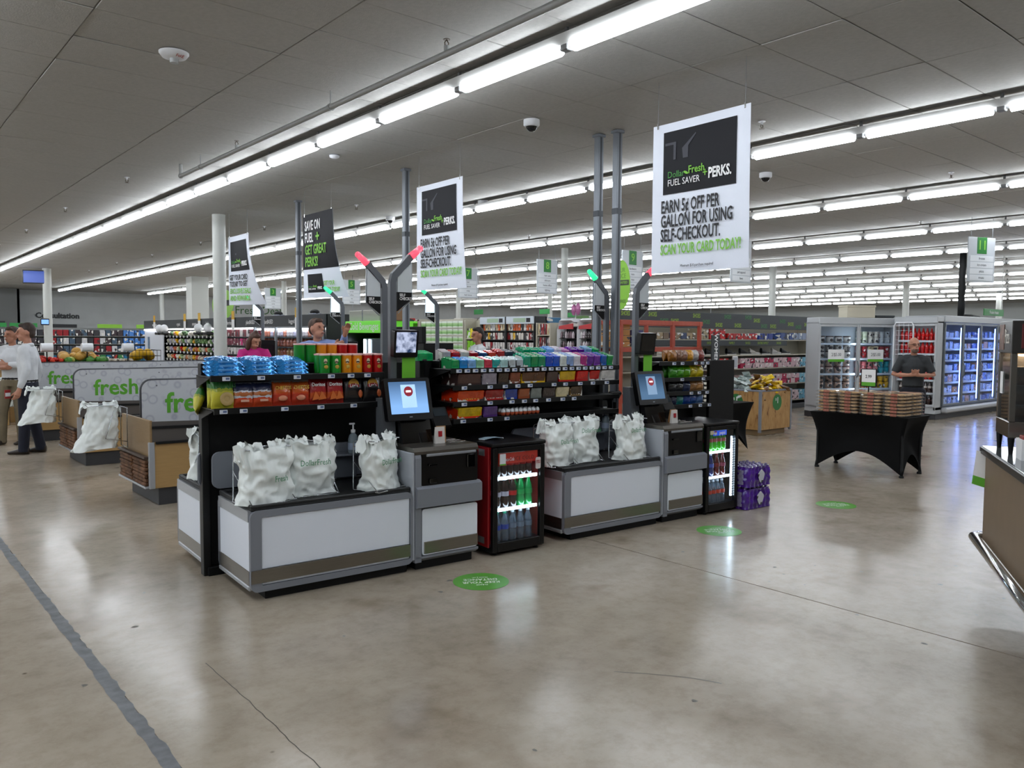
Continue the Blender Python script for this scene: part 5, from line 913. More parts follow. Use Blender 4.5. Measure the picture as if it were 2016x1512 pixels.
def person(label, loc, rz, J, cl, hgt=1.75):
    """J: overrides of joints in a frame facing -Y, feet at z=0, unit height 1.75"""
    k = hgt / 1.75
    D = dict(pel=(0, 0, 0.95), waist=(0, 0, 1.08), chest=(0, 0.0, 1.3), neck=(0, 0.01, 1.47), head=(0, -0.015, 1.625), shL=(0.175, 0, 1.4), shR=(-0.175, 0, 1.4), elL=(0.23, 0.03, 1.14), elR=(-0.23, 0.03, 1.14), wrL=(0.23, -0.06, 0.9), wrR=(-0.23, -0.06, 0.9),
             hiL=(0.09, 0, 0.92), hiR=(-0.09, 0, 0.92), knL=(0.1, -0.02, 0.5), knR=(-0.1, -0.02, 0.5), anL=(0.1, 0.02, 0.09), anR=(-0.1, 0.02, 0.09), yaw=0.0, nod=0.0, hdL=(0, -0.3, -1), hdR=(0, -0.3, -1), cuL=(-0.5, -1, 0), cuR=(0.5, -1, 0), thL=(0, -1, 0.0), thR=(0, -1, 0.0), toeL=(0.04, -1, 0), toeR=(-0.04, -1, 0))
    D.update(J); p = thing('person', label, 'person', loc, rz); p.scale = (k, k, k)
    b = MB()
    b.tube([D['pel'], D['waist'], D['chest'], lerp(D['chest'], D['neck'], 0.7)], [(0.13, 0.09), (0.125, 0.085), (0.15, 0.1), (0.09, 0.07)], 14)
    b.tube([lerp(D['chest'], D['neck'], 0.6), D['neck'], lerp(D['neck'], D['head'], 0.6)], [0.06, 0.052, 0.05], 10)
    for s in 'LR':
        b.tube([lerp(D['sh' + s], D['chest'], 0.3), D['sh' + s], D['el' + s], lerp(D['el' + s], D['wr' + s], 0.35), D['wr' + s]], [0.05, 0.052, 0.04, 0.038, 0.026], 10); hand(b, D['wr' + s], D['hd' + s], D['cu' + s], D['th' + s])
        b.tube([D['pel'], D['hi' + s], D['kn' + s], lerp(D['kn' + s], D['an' + s], 0.35), D['an' + s]], [0.09, 0.085, 0.056, 0.054, 0.04], 10)
    # head
    T = Matrix.Translation(D['head']) @ Matrix.Rotation(D['yaw'], 4, 'Z') @ Matrix.Rotation(D['nod'], 4, 'X'); b.xf(T)
    b.ball((0, 0.012, 0.02), 0.077, 0.097, 0.105, 16, 12).ball((0, -0.025, -0.055), 0.056, 0.064, 0.062, 12, 8).ball((0, -0.06, -0.085), 0.03, 0.026, 0.026, 8, 6)
    b.tube([(0, -0.085, 0.03), (0, -0.108, -0.015), (0, -0.1, -0.028)], [0.012, 0.017, 0.014], 8).tube([(-0.05, -0.074, 0.036), (0, -0.083, 0.038), (0.05, -0.074, 0.036)], 0.012, 6).tube([(-0.025, -0.088, -0.058), (0, -0.095, -0.056), (0.025, -0.088, -0.058)], 0.009, 6)
    for s in (-1, 1): b.ball((s * 0.078, 0.012, 0.0), 0.012, 0.024, 0.034, 8, 6)
    b.xf(None); rem(b.build('body', cl['skin'], p, fix=False), 0.0085, 3)
    for s in (-1, 1): MB().xf(T).ball((s * 0.031, -0.084, 0.012), 0.01, 0.006, 0.0055, 8, 6).build('eye', mat('eye_dark', '#1c1512', 0.3), p, fix=False)
    MB().xf(T).tube([(-0.024, -0.098, -0.057), (0, -0.105, -0.056), (0.024, -0.098, -0.057)], 0.005, 6).build('mouth', mat('lips', '#8a4a42', 0.5), p, fix=False)
    # hair
    if cl.get('hair'):
        h = MB().xf(T); hm = mat('hair_' + cl['hair'][1:], cl['hair'], 0.6, noise=0.4, nscale=30, stretch=(1, 1, 0.2))
        h.ball((0, 0.03, 0.05), 0.082, 0.098, 0.092, 14, 10).ball((0, 0.065, 0.0), 0.074, 0.056, 0.075, 12, 8).ball((0, -0.04, 0.098), 0.06, 0.045, 0.032, 10, 6)
        if cl.get('long'):
            for s in (-1, 1): h.tube([(s * 0.06, 0.02, 0.06), (s * 0.09, 0.02, -0.03), (s * 0.098, 0.0, -0.13), (s * 0.085, -0.01, -0.23)], [0.04, 0.045, 0.042, 0.022], 8)
            h.tube([(0, 0.08, 0.05), (0, 0.105, -0.08), (0, 0.1, -0.22)], [(0.06, 0.04), (0.09, 0.04), (0.07, 0.02)], 10).ball((0.0, 0.03, 0.15), 0.035, 0.035, 0.022, 8, 6)
        rem(h.build('hair', hm, p, fix=False), 0.01, 2)
    if cl.get('beard'):
        rem(MB().xf(T).ball((0, -0.038, -0.075), 0.055, 0.062, 0.045, 12, 8).build('beard', mat('beard_grey', cl['beard'], 0.8), p, fix=False), 0.009, 2)
    if cl.get('glasses'):
        g = MB().xf(T)
        for s in (-1, 1): g.tube([(s * 0.033 + 0.024 * math.cos(a), -0.1, 0.012 + 0.016 * math.sin(a)) for a in [2 * PI * i / 12 for i in range(12)]], 0.003, 5, closed=True).tube([(s * 0.057, -0.098, 0.015), (s * 0.082, 0.0, 0.012)], 0.003, 5)
        g.tube([(-0.01, -0.1, 0.014), (0.01, -0.1, 0.014)], 0.003, 5).build('glasses', BLACK, p, fix=False)
    # shirt
    s_ = MB(); hem = cl.get('hem', 0.93)
    s_.tube([(D['pel'][0], D['pel'][1], hem), D['waist'], lerp(D['waist'], D['chest'], 0.6), D['chest'], lerp(D['chest'], D['neck'], 0.55), lerp(D['chest'], D['neck'], 0.88)], [(0.158, 0.115), (0.156, 0.114), (0.17, 0.122), (0.178, 0.126), (0.13, 0.1), (0.068, 0.064)], 16)
    for s in 'LR':
        f = cl.get('sleeve', 1.0); sh, el, wr = D['sh' + s], D['el' + s], D['wr' + s]; r0 = cl.get('puff', 0.066)
        P = [lerp(sh, D['chest'], 0.35), sh, lerp(sh, el, 0.5)]; R = [0.075, r0 + 0.004, r0]
        if f > 0.55: P += [el, lerp(el, wr, 0.55), lerp(el, wr, 0.93)]; R += [0.055, 0.05, 0.038]
        else: P += [lerp(sh, el, 0.82)]; R += [0.062]
        s_.tube(P, R, 10); s_.tube([lerp(D['neck'], D['chest'], 0.2), lerp(D['neck'], sh, 0.55), sh], [0.05, 0.058, 0.062], 10); s_.ball(sh, 0.066, 0.066, 0.066, 10, 8)
    so = rem(s_.build('shirt', mat(cl['shirt_name'], cl['shirt'], 0.75, noise=0.1, nscale=7, bump=0.35, bscale=9), p, fix=False), 0.012, 5)
    if cl.get('collar'):
        MB().tube([(0.062 * math.cos(a) + D['neck'][0], 0.062 * math.sin(a) + D['neck'][1], D['neck'][2] - 0.012 + 0.012 * math.sin(a)) for a in [2 * PI * i / 16 for i in range(16)]], [(0.012, 0.024)] * 16, 6, closed=True).build('collar', MATS[cl['shirt_name']], p, fix=False)
    if cl.get('trousers'):
        t = MB(); t.tube([(D['pel'][0], D['pel'][1], 1.0), D['pel'], (D['pel'][0], D['pel'][1], 0.87)], [(0.148, 0.108), (0.16, 0.122), (0.15, 0.118)], 14)
        for s in 'LR': t.tube([lerp(D['pel'], D['hi' + s], 0.8), D['hi' + s], lerp(D['hi' + s], D['kn' + s], 0.5), D['kn' + s], lerp(D['kn' + s], D['an' + s], 0.5), lerp(D['kn' + s], D['an' + s], 1.0), (D['an' + s][0], D['an' + s][1], 0.035)], [0.1, 0.102, 0.092, 0.076, 0.07, 0.066, 0.07], 10)
        rem(t.build('trousers', mat(cl['tr_name'], cl['trousers'], 0.8, noise=0.15, nscale=6, bump=0.35, bscale=8), p, fix=False), 0.012, 2)
        MB().tube([(D['pel'][0] + 0.152 * math.cos(a), D['pel'][1] + 0.112 * math.sin(a), 0.985) for a in [2 * PI * i / 20 for i in range(20)]], [(0.005, 0.017)] * 20, 6, closed=True).build('belt', BLACKM, p, fix=False)
        for s in 'LR':
            a = Vector(D['an' + s]); td = Vector(D['toe' + s]).normalized(); o = Vector((a.x, a.y, 0))
            rem(MB().tube([o - td * 0.07 + Vector((0, 0, 0.05)), o + Vector((0, 0, 0.05)), o + td * 0.1 + Vector((0, 0, 0.034)), o + td * 0.19 + Vector((0, 0, 0.024))], [(0.036, 0.048), (0.042, 0.05), (0.044, 0.032), (0.032, 0.02)], 12).build('shoe', mat('brown_shoe', '#2a211c', 0.35), p, fix=False), 0.01, 2)
    return p
WS = dict(shirt='#d4d7db', shirt_name='white_shirt_cloth', collar=True)
# man in white shirt and navy trousers, seen from behind and turned away
person('man in white shirt and navy trousers standing by the lane end', (1.98, 12.72, 0), math.radians(-115), dict(elL=(0.25, 0.06, 1.14), wrL=(0.26, -0.03, 0.88), elR=(-0.25, 0.06, 1.14), wrR=(-0.28, 0.0, 0.88), yaw=0.25, anL=(0.09, -0.05, 0.09), anR=(-0.1, 0.1, 0.09), knR=(-0.1, 0.02, 0.5)), dict(WS, skin=SKIN2, hair='#33241c', trousers='#161a2a', tr_name='navy_trousers'), 1.8)
ph = thing('phone', 'small phone in red and white case held by the man in navy trousers', 'phone', (1.72, 12.62, 0.84), 0.4); MB().cbox(-0.04, 0.04, -0.006, 0.006, -0.06, 0.06, 0.004).build('phone_case', mat('phone_red', '#a02a2a', 0.4), ph); MB().cbox(-0.035, 0.035, -0.009, -0.006, -0.03, 0.02, 0.001).build('phone_label', WHITE, ph)
person('man in white shirt and khaki trousers with folded arms', (1.98, 13.95, 0), math.radians(-40), dict(elL=(0.24, -0.06, 1.17), wrL=(0.03, -0.21, 1.2), elR=(-0.24, -0.06, 1.17), wrR=(-0.03, -0.23, 1.15), hdL=(-1, 0.1, 0.1), hdR=(1, 0.1, 0.1), cuL=(0, 1, 0), cuR=(0, 1, 0), thL=(0, 0, 1), thR=(0, 0, 1), yaw=-0.3, anR=(-0.12, -0.12, 0.09), knR=(-0.11, -0.1, 0.5)), dict(WS, skin=SKIN, hair='#3a2a20', trousers='#6e634e', tr_name='khaki_trousers'), 1.76)
# woman in pink at a register
person('woman in bright pink blouse with long brown hair looking down at the register', (5.1, 12.5, 0), math.radians(-10), dict(elL=(0.25, -0.08, 1.17), wrL=(0.1, -0.27, 1.22), elR=(-0.24, -0.05, 1.16), wrR=(-0.02, -0.3, 1.2), hdL=(-0.6, -0.6, 0.1), hdR=(0.7, -0.5, 0.1), cuL=(0, 0, -1), cuR=(0, 0, -1), thL=(-0.5, 0, 0.8), thR=(0.5, 0, 0.8), nod=0.45, yaw=0.35, head=(0.01, -0.05, 1.6)), dict(shirt='#c21a7a', shirt_name='pink_blouse', sleeve=0.4, puff=0.085, skin=SKIN2, hair='#4a2c20', long=True, trousers='#22242c', tr_name='dark_trousers', hem=0.9), 1.72)
# man in blue shirt reaching up to the light pole
person('man in light blue shirt reaching up to adjust a light pole', (4.83, 9.72, 0), math.radians(-28), dict(elL=(0.3, -0.2, 1.38), wrL=(0.33, -0.4, 1.56), shL=(0.19, -0.04, 1.43), elR=(-0.2, -0.2, 1.22), wrR=(0.2, -0.42, 1.4), hdL=(0.3, -0.4, 0.9), hdR=(0.7, -0.3, 0.4), cuL=(0.3, -1, 0.2), cuR=(0.2, -1, 0.0), thL=(-0.7, -0.4, 0.3), thR=(-0.3, 0, 0.9), yaw=0.75, nod=-0.1), dict(shirt='#7f92c4', shirt_name='blue_shirt', collar=True, skin=SKIN2, hair='#4a3326', trousers='#23252d', tr_name='charcoal_trousers'), 1.88)
person('man in white shirt standing behind the gum cartons', (8.28, 10.72, 0), math.radians(-105), dict(yaw=0.2), dict(WS, skin=SKIN, hair='#1d1512', trousers='#23252d', tr_name='charcoal_trousers'), 1.81)
# man in black polo
person('bald man with glasses in black polo holding a phone behind the cookie table', (12.45, 5.32, 0), math.radians(-62), dict(elL=(0.28, -0.03, 1.16), wrL=(0.07, -0.26, 1.17), elR=(-0.28, -0.03, 1.16), wrR=(-0.07, -0.26, 1.17), hdL=(-0.85, -0.4, 0.2), hdR=(0.85, -0.4, 0.2), cuL=(0, -0.3, 1), cuR=(0, -0.3, 1), thL=(0, -0.4, 0.9), thR=(0, -0.4, 0.9), yaw=0.3), dict(shirt='#2d3033', shirt_name='charcoal_polo', sleeve=0.4, collar=True, skin=SKIN2, beard='#6e5a50', glasses=True, trousers='#171a26', tr_name='navy_jeans', hem=0.95), 1.69)
pb = thing('phone', 'dark phone held in both hands by the man in black', 'phone', (12.27, 5.22, 1.16), math.radians(-62), rot=(-0.5, 0, math.radians(-62))); MB().cbox(-0.04, 0.04, -0.005, 0.005, -0.06, 0.07, 0.004).build('phone_case', BLACK, pb); MB().cbox(-0.036, 0.036, 0.004, 0.0065, -0.055, 0.065, 0.001).build('phone_screen', GLOSSK, pb)
# ================================================================== cookie table
CLOTH = mat('black_stretch_cloth', '#070708', 0.85, noise=0.15, nscale=40, spec=0.2)
def cover(sx, sy, H):
    n = 96; b = MB()
    def fn(u, v):
        t = u * 4; sd = int(t) % 4; q = t - int(t); s = 1 - v
        pin = 0.085 * math.sin(min(1.0, s * 1.7) * PI / 2) - 0.03 * max(0, s - 0.7) * 3
        hx, hy = sx / 2 - pin * 0.8, sy / 2 - pin
        bow = 0.05 * math.sin(PI * q) * math.sin(PI * min(1, s * 0.9))
        x, y = [(-hx + 2 * hx * q, -hy + bow), (hx - bow, -hy + 2 * hy * q), (hx - 2 * hx * q, hy - bow), (-hx + bow, hy - 2 * hy * q)][sd]
        zb = 0.012 + 0.25 * math.sin(PI * q) ** 1.05; return (x, y, zb + (H - zb) * v)
    b.grid(fn, n, 14, closed_u=True); b.add([fn(i / n, 1) for i in range(n)], [tuple(range(n))]); return b
ct = thing('cookie_table', 'folding table in a black stretch cloth cover carrying cookie boxes', 'table', (9.92, 4.77, 0)); cover(0.62, 1.24, 0.725).build('stretch_cover', CLOTH, ct)
for sx in (-1, 1):
    for sy in (-1, 1): MB().lathe([(0.03, 0), (0.03, 0.02), (0.015, 0.03), (0.015, 0.7)], 8, (sx * 0.245, sy * 0.54, 0)).build('leg', BLACKM, ct)
def clam():
    m = glass_mat('clam_plastic', (0.96, 0.95, 0.93), 0.3); N = m.node_tree.nodes; L = m.node_tree.links; out = N['Material Output']; src = out.inputs[0].links[0].from_socket
    d = N.new('ShaderNodeBsdfDiffuse'); d.inputs[0].default_value = (0.8, 0.8, 0.78, 1); x = N.new('ShaderNodeMixShader'); x.inputs[0].default_value = 0.07; L.new(src, x.inputs[1]); L.new(d.outputs[0], x.inputs[2]); L.new(x.outputs[0], out.inputs[0]); return m  # white diffuse mixed in stands for whitish reflections on the clear lids
clam()
ck_b = MB()
for i in range(4):
    for j in range(3): ck_b.ball((-0.085 + 0.056 * i, -0.055 + 0.055 * j, 0.02), 0.034, 0.034, 0.016, 10, 6)
CKM = ck_b.mesh('cookies', mat('cookie_tan', '#c79c66', 0.75, noise=0.35, nscale=40)); BXM = MB().cbox(-0.13, 0.13, -0.095, 0.095, 0.002, 0.038, 0.008).cbox(-0.142, 0.142, -0.105, 0.105, 0.017, 0.02, 0.001).mesh('clear_box', glass_mat('clam_plastic', (0.97, 0.96, 0.94), 0.3)); LBM = MB().box(-0.131, -0.1305, -0.04, 0.035, 0.006, 0.036).mesh('label', mat('cookie_label', '#a0604c', 0.5, noise=0.3, nscale=30))
for r_ in range(2):
    for c_ in range(4):
        for k in range(7 - (r_ == 1 and c_ == 0)):
            ys = ['file by the shoe shelves', 'second file', 'third file', 'file by the open floor'][c_]
            o = thing('cookie_box', 'clear cookie box, ' + ys + ', ' + ['front', 'rear'][r_] + ' row, ' + ['lowest', 'second', 'third', 'fourth', 'fifth', 'sixth', 'topmost'][k] + ' in stack', 'cookie box', (9.76 + 0.28 * r_, 5.19 - 0.285 * c_, 0.727 + 0.0405 * k), random.uniform(-0.05, 0.05) + (PI / 2 if r_ == 1 and c_ == 3 and False else 0), 'cookie boxes on the black table')
            # long side along the table
            place(CKM, 'cookies', o, scale=(1, 1.36, 1)); place(BXM, 'clear_box', o, scale=(1, 1.36, 1)); place(LBM, 'label', o)
ps = thing('price_sign', 'small framed price card on a black stalk among the cookie boxes', 'price sign', (9.92, 4.78, 0.727)); MB().cyl((0, 0, 0), 0.008, 0.36, 8).build('stalk', BLACK, ps); MB().cbox(-0.008, 0.008, -0.1, 0.1, 0.33, 0.56, 0.006).build('sign_frame', BLACK, ps)
MB().box(-0.0095, -0.008, -0.088, 0.088, 0.39, 0.55).build('sign_card', TXT_W, ps); MB().box(-0.0095, -0.008, -0.088, 0.088, 0.342, 0.389).build('sign_green_foot', GREEN, ps); txt('2.99', ps, (-0.0105, 0, 0.46), FRONT_X, 0.055, TXT_K, sx=0.85, bold=0.001)
t2 = thing('display_table', 'small table in a black stretch cover half hidden behind the end panel', 'table', (10.0, 7.15, 0)); cover(0.7, 0.9, 0.72).build('stretch_cover', CLOTH, t2)
twm = MB().cbox(-0.17, 0.17, -0.14, 0.14, 0, 0.045, 0.012).mesh('folded_pack', mat('striped_pack', '#c9c4b8', 0.6, noise=0.4, nscale=12))
for c_ in range(2):
    for k in range(6):
        o = thing('snack_tray', 'pale tray in the ' + ['outer', 'inner'][c_] + ' stack on the half hidden table, ' + ['lowest', 'second', 'third', 'fourth', 'fifth', 'topmost'][k], 'tray', (9.88, 7.0 + 0.35 * c_, 0.722 + 0.062 * k), 0, 'pale trays on the half hidden table'); place(twm, 'folded_pack', o); MB().cbox(-0.172, 0.172, -0.142, 0.142, 0.045, 0.061, 0.004).build('dark_lid', BLACK, o)
# ================================================================== one dollar wooden bin
def plywood():
    m = mat('knotty_plywood', '#b58d55', 0.55); N = m.node_tree.nodes; L = m.node_tree.links; b = N['Principled BSDF']; tc = N.new('ShaderNodeTexCoord'); mp = N.new('ShaderNodeMapping'); mp.inputs['Scale'].default_value = (3, 3, 1.1); L.new(tc.outputs['Object'], mp.inputs['Vector'])
    nz = N.new('ShaderNodeTexNoise'); nz.inputs['Scale'].default_value = 3.5; nz.inputs['Detail'].default_value = 6; nz.inputs['Distortion'].default_value = 1.2; L.new(mp.outputs[0], nz.inputs['Vector'])
    r = N.new('ShaderNodeValToRGB'); e = r.color_ramp.elements; e[0].position, e[0].color = 0.3, (*srgb('#6e431c'), 1); e[1].position, e[1].color = 0.62, (*srgb('#b8905a'), 1); q = e.new(0.4); q.color = (*srgb('#a87d46'), 1); L.new(nz.outputs['Fac'], r.inputs[0]); L.new(r.outputs[0], b.inputs['Base Color']); return m
PLY = plywood()
wb_ = thing('wooden_bin', 'square plywood bargain bin with grey metal corners and round dollar stickers', 'bin', (12.38, 8.06, 0)); A = 0.47
MB().cbox(-A + 0.06, A - 0.06, -A + 0.06, A - 0.06, 0, 0.11).build('plinth', WOODD, wb_)
for s in (-1, 1): MB().cbox(-A, A, s * A - 0.012, s * A + 0.012, 0.1, 0.76, 0.003).build('side_board', PLY, wb_); MB().cbox(s * A - 0.012, s * A + 0.012, -A, A, 0.1, 0.76, 0.003).build('side_board', PLY, wb_)
for s in (-1, 1):
    for q in (-1, 1): MB().cbox(s * A - 0.022, s * A + 0.022, q * A - 0.022, q * A + 0.022, 0.06, 0.78, 0.004).build('corner_post', GREYP, wb_)
    MB().cbox(-A, A, s * A - 0.02, s * A + 0.02, 0.755, 0.785, 0.004).build('top_rail', GREYP, wb_); MB().cbox(s * A - 0.02, s * A + 0.02, -A, A, 0.755, 0.785, 0.004).build('top_rail', GREYP, wb_)
MB().box(-A, A, -A, A, 0.5, 0.52).build('bin_floor', WOODD, wb_)
for rot, px_, py_ in ((FRONT_Y, 0.03, -A - 0.0125), (FRONT_X, -A - 0.0125, 0.0)):
    st = MB().prism(disc(0.14, 28, 0, 0.0), -0.001, 0.001, 'y').build('dollar_sticker', mat('sticker_dark_green', '#1f7030', 0.5), wb_, (px_, py_, 0.56), 0 if rot == FRONT_Y else -PI / 2); txt('1', st, (0.015, -0.002, 0.03), FRONT_Y, 0.15, TXT_W, bold=0.001); txt('$', st, (-0.04, -0.002, 0.05), FRONT_Y, 0.06, TXT_W)
pkm = pillow(15, 0.13, 0.18, 0.05).mesh('snack_packet', FOIL); rb = random.Random(12)
for i in range(150):
    x, y = rb.uniform(-0.4, 0.4), rb.uniform(-0.4, 0.4); zz = 0.78 + 0.26 * (1 - (x * x + y * y) / 0.34) * rb.uniform(0.55, 1) if i > 50 else 0.78
    sil = (y - x * 0.6) > 0.05
    o = place(pkm, 'snack_packet', None, (12.38 + x, 8.06 + y, zz - 0.06), rot=(rb.uniform(0.6, 2.4), rb.uniform(-0.6, 0.6), rb.uniform(0, 6.28)), color='#b9c4c2' if sil else rb.choice(['#d2b02a', '#c9a524', '#dfc04a', '#6a4a30'])); tag(o, 'silver white snack packet heaped in the wooden bin' if sil else 'yellow snack packet heaped in the wooden bin', 'snack packet', 'packets heaped in the wooden bin')
# ================================================================== counter with pizza warmer
cn = thing('service_counter', 'tan laminate service counter with black top edge and chrome bumper rail', 'counter', (5.8, 2.03, 0), math.radians(208.56))
TAN = mat('tan_laminate', '#7d6850', 0.5, noise=0.05, nscale=8)
MB().cbox(0.03, 2.6, 0.03, 0.95, 0.33, 0.9, 0.004).build('counter_body', TAN, cn); MB().cbox(0.45, 2.6, 0.5, 0.9, 0, 0.34).build('plinth', BLACKM, cn)
MB().cbox(0.0, 2.65, 0.0, 1.0, 0.9, 0.95, 0.006).build('counter_edge', BLACK, cn); MB().cbox(0.012, 2.64, 0.012, 0.99, 0.945, 0.953, 0.002).build('worktop', mat('glossy_worktop', '#6f7478', 0.08, 0.4), cn)
MB().tube([(-0.02, 0.3, 0.34), (-0.02, 0.02, 0.34), (0.02, -0.02, 0.34), (2.6, -0.02, 0.34)], 0.03, 12).build('bumper_rail', CHROME, cn)
tg = thing('hanging_tag', 'white paper tag with green foot hanging from the counter edge', 'paper tag', (5.772, 2.012, 0.0), math.radians(-70)); MB().prism([(-0.045, 0.7), (0.03, 0.68), (0.045, 0.91), (-0.025, 0.92)], -0.006, -0.004, 'y').build('paper', TXT_W, tg); MB().prism([(-0.046, 0.697), (0.029, 0.677), (0.033, 0.735), (-0.041, 0.755)], -0.0075, -0.006, 'y').build('green_foot', GREEN, tg)
pz = thing('pizza_warmer', 'stainless steel glass pizza warmer cabinet on the service counter', 'food warmer', (5.8, 2.03, 0.953), math.radians(208.56)); SS = mat('warmer_steel', '#8d8780', 0.25, 0.9); x0, x1, y0, y1 = 0.04, 0.42, 0.08, 0.6
MB().cbox(x0, x1, y0, y1, 0.1, 0.2, 0.004).build('warmer_base', SS, pz); MB().cbox(x0, x1, y0, y1, 0.62, 0.82, 0.004).build('warmer_top', mat('warmer_dark_top', '#3c3a38', 0.35, 0.5), pz)
for a in (x0, x1 - 0.035):
    for b_ in (y0, y1 - 0.035): MB().cbox(a, a + 0.035, b_, b_ + 0.035, 0.2, 0.62, 0.003).build('corner_post', SS, pz); MB().lathe([(0.012, 0), (0.02, 0.1)], 10, (a + 0.02, b_ + 0.02, 0)).build('leg', BLACK, pz)
MB().box(x0 + 0.035, x1 - 0.035, y0 + 0.01, y0 + 0.014, 0.2, 0.62).build('front_glass', GLASS, pz); MB().box(x1 - 0.014, x1 - 0.01, y0 + 0.035, y1 - 0.035, 0.2, 0.62).build('side_glass', GLASS, pz)
MB().box(x0 + 0.02, x0 + 0.024, y0 + 0.03, y1 - 0.03, 0.2, 0.62).build('back_panel', SS, pz)
for z in (0.3, 0.42, 0.53): MB().cbox(x0 + 0.03, x1 - 0.03, y0 + 0.03, y1 - 0.03, z, z + 0.006, 0.002).build('rack', CHROME, pz)
MB().cbox(x0 + 0.05, x1 - 0.05, y0 + 0.1, y1 - 0.1, 0.6, 0.61, 0.002).build('heat_lamp', lamp_mat('warm_lamp', (1.0, 0.7, 0.4), 6.0), pz)
MB().box(x0 + 0.02, x0 + 0.16, y0 - 0.003, y0, 0.64, 0.8).build('flame_picture', mat('flame_print', '#6e4a36', 0.5, noise=0.5, nscale=14), pz); txt('Pizza', pz, (0.29, y0 - 0.003, 0.72), FRONT_Y, 0.13, mat('print_cream', '#d8d2c6', 0.5), sx=0.55)
MB().cbox(x1, x1 + 0.006, y0 + 0.05, y1 - 0.02, 0.65, 0.8, 0.002).build('red_display', mat('red_frame', '#5a1a1c', 0.4), pz); MB().box(x0 + 0.06, x0 + 0.13, y0 + 0.004, y0 + 0.008, 0.36, 0.5).build('paper_note', TXT_W, pz)
pbx = MB().cbox(-0.11, 0.11, -0.11, 0.11, 0, 0.035, 0.004).mesh('pizza_box', mat('pizza_box_card', '#b08a6a', 0.6, noise=0.4, nscale=9))
for k, z in enumerate((0.207, 0.307, 0.427)): o = place(pbx, 'pizza_box', None, Matrix.Rotation(math.radians(208.56), 3, 'Z') @ Vector((0.24, 0.35, 0)) + Vector((5.8, 2.03, 0.953 + z)), math.radians(208.56)); tag(o, 'flat pizza box on the ' + ['lowest', 'middle', 'upper'][k] + ' rack of the warmer', 'pizza box', 'pizza boxes in the warmer')
nb_ = thing('napkin_bin', 'white card bin of folded leaflets beside the pizza warmer', 'box', (5.8 - 0.878 * 0.62 + 0.478 * 0.16, 2.03 - 0.478 * 0.62 - 0.878 * 0.16, 0.953), math.radians(208.56)); MB().prism([(-0.07, 0), (0.07, 0), (0.08, 0.12), (-0.08, 0.12)], -0.06, 0.06, 'y').build('card_bin', TXT_W, nb_); MB().cbox(-0.05, 0.05, -0.05, 0.05, 0.1, 0.14).build('leaflet', mat('leaflet_red', '#8a3028', 0.5), nb_)
# ================================================================== freezer cases
CASEW = mat('freezer_white', '#b9bcbf', 0.4); CASEG = mat('freezer_grey', '#7e858b', 0.4, 0.3); CLINE = mat('freezer_liner', '#c9d2da', 0.4)
LEDC = lamp_mat('freezer_led', (0.85, 0.94, 1.0), 13.0); LEDB = lamp_mat('freezer_led_blue', (0.22, 0.36, 1.0), 12.0)
def freezer(label, P, ang, widths, H, led, frame, nsh, depth=0.8, glass=True, bump=True):
    t = thing('freezer_case', label, 'freezer', (P[0], P[1], 0), ang, 'glass door freezers'); Wd = sum(widths)
    MB().cbox(0, Wd, 0.02, depth, 0, 0.12).build('base', KICK, t); MB().cbox(0, Wd, 0.0, depth, 0.12, 0.26, 0.006).build('lower_box', frame, t); MB().cbox(0, Wd, -0.02, depth, H - 0.14, H, 0.01).build('canopy', CASEW, t)
    MB().box(0, Wd, depth - 0.04, depth, 0.2, H - 0.1).build('rear_wall', CLINE, t)
    for x in (0, Wd - 0.04): MB().cbox(x, x + 0.04, 0.0, depth, 0.2, H - 0.1, 0.004).build('side_wall', frame, t)
    if bump: MB().cbox(0, Wd, -0.12, 0.02, 0.13, 0.24, 0.03).build('bumper', CASEW, t)
    x = 0
    zs = [0.27 + (H - 0.5) * i / nsh for i in range(nsh)]
    for z in zs:
        sh = MB().cbox(0.04, Wd - 0.04, 0.12, depth - 0.05, z - 0.012, z, 0.002).cbox(0.04, Wd - 0.04, 0.1, 0.12, z - 0.03, z + 0.012, 0.002).build('shelf', CLINE, t)
    for i, w in enumerate(widths):
        d = MB(); f = 0.045
        d.cbox(x + 0.005, x + f, -0.03, 0.01, 0.27, H - 0.15, 0.005).cbox(x + w - f, x + w - 0.005, -0.03, 0.01, 0.27, H - 0.15, 0.005).cbox(x + f, x + w - f, -0.03, 0.01, 0.27, 0.27 + f, 0.004).cbox(x + f, x + w - f, -0.03, 0.01, H - 0.15 - f, H - 0.15, 0.004)
        do = d.build('door', frame, t)
        if glass: MB().box(x + f - 0.003, x + w - f + 0.003, -0.012, -0.008, 0.27 + f, H - 0.15 - f).build('door_glass', GLASS, do)
        MB().tube([(x + w - 0.03, -0.03, 0.85), (x + w - 0.03, -0.07, 0.9), (x + w - 0.03, -0.075, 1.1), (x + w - 0.03, -0.03, 1.2)], 0.012, 6).build('handle', CASEG, do)
        MB().cbox(x + 0.015, x + 0.03, 0.02, 0.05, 0.35, H - 0.25, 0.003).build('light_tube', led, t)
        x += w
    return t, zs
def W(P, ang, x, y, z): return (P[0] + x * math.cos(ang) - y * math.sin(ang), P[1] + x * math.sin(ang) + y * math.cos(ang), z)
PA, aA = (15.8, 8.72), math.atan2(-0.85, 1.8)
fa, zs = freezer('two door ice cream freezer with bright white light and price cards', PA, aA, [0.98, 1.0], 2.12, LEDC, CASEW, 5, depth=0.42)
tubm = MB().lathe([(0.0, 0), (0.05, 0), (0.062, 0.115), (0.0, 0.115)], 14, caps=False).mesh('tub', PACK); lidm = MB().lathe([(0.066, 0.112), (0.066, 0.13), (0.0, 0.131)], 14, caps=False).mesh('lid', PAINT)
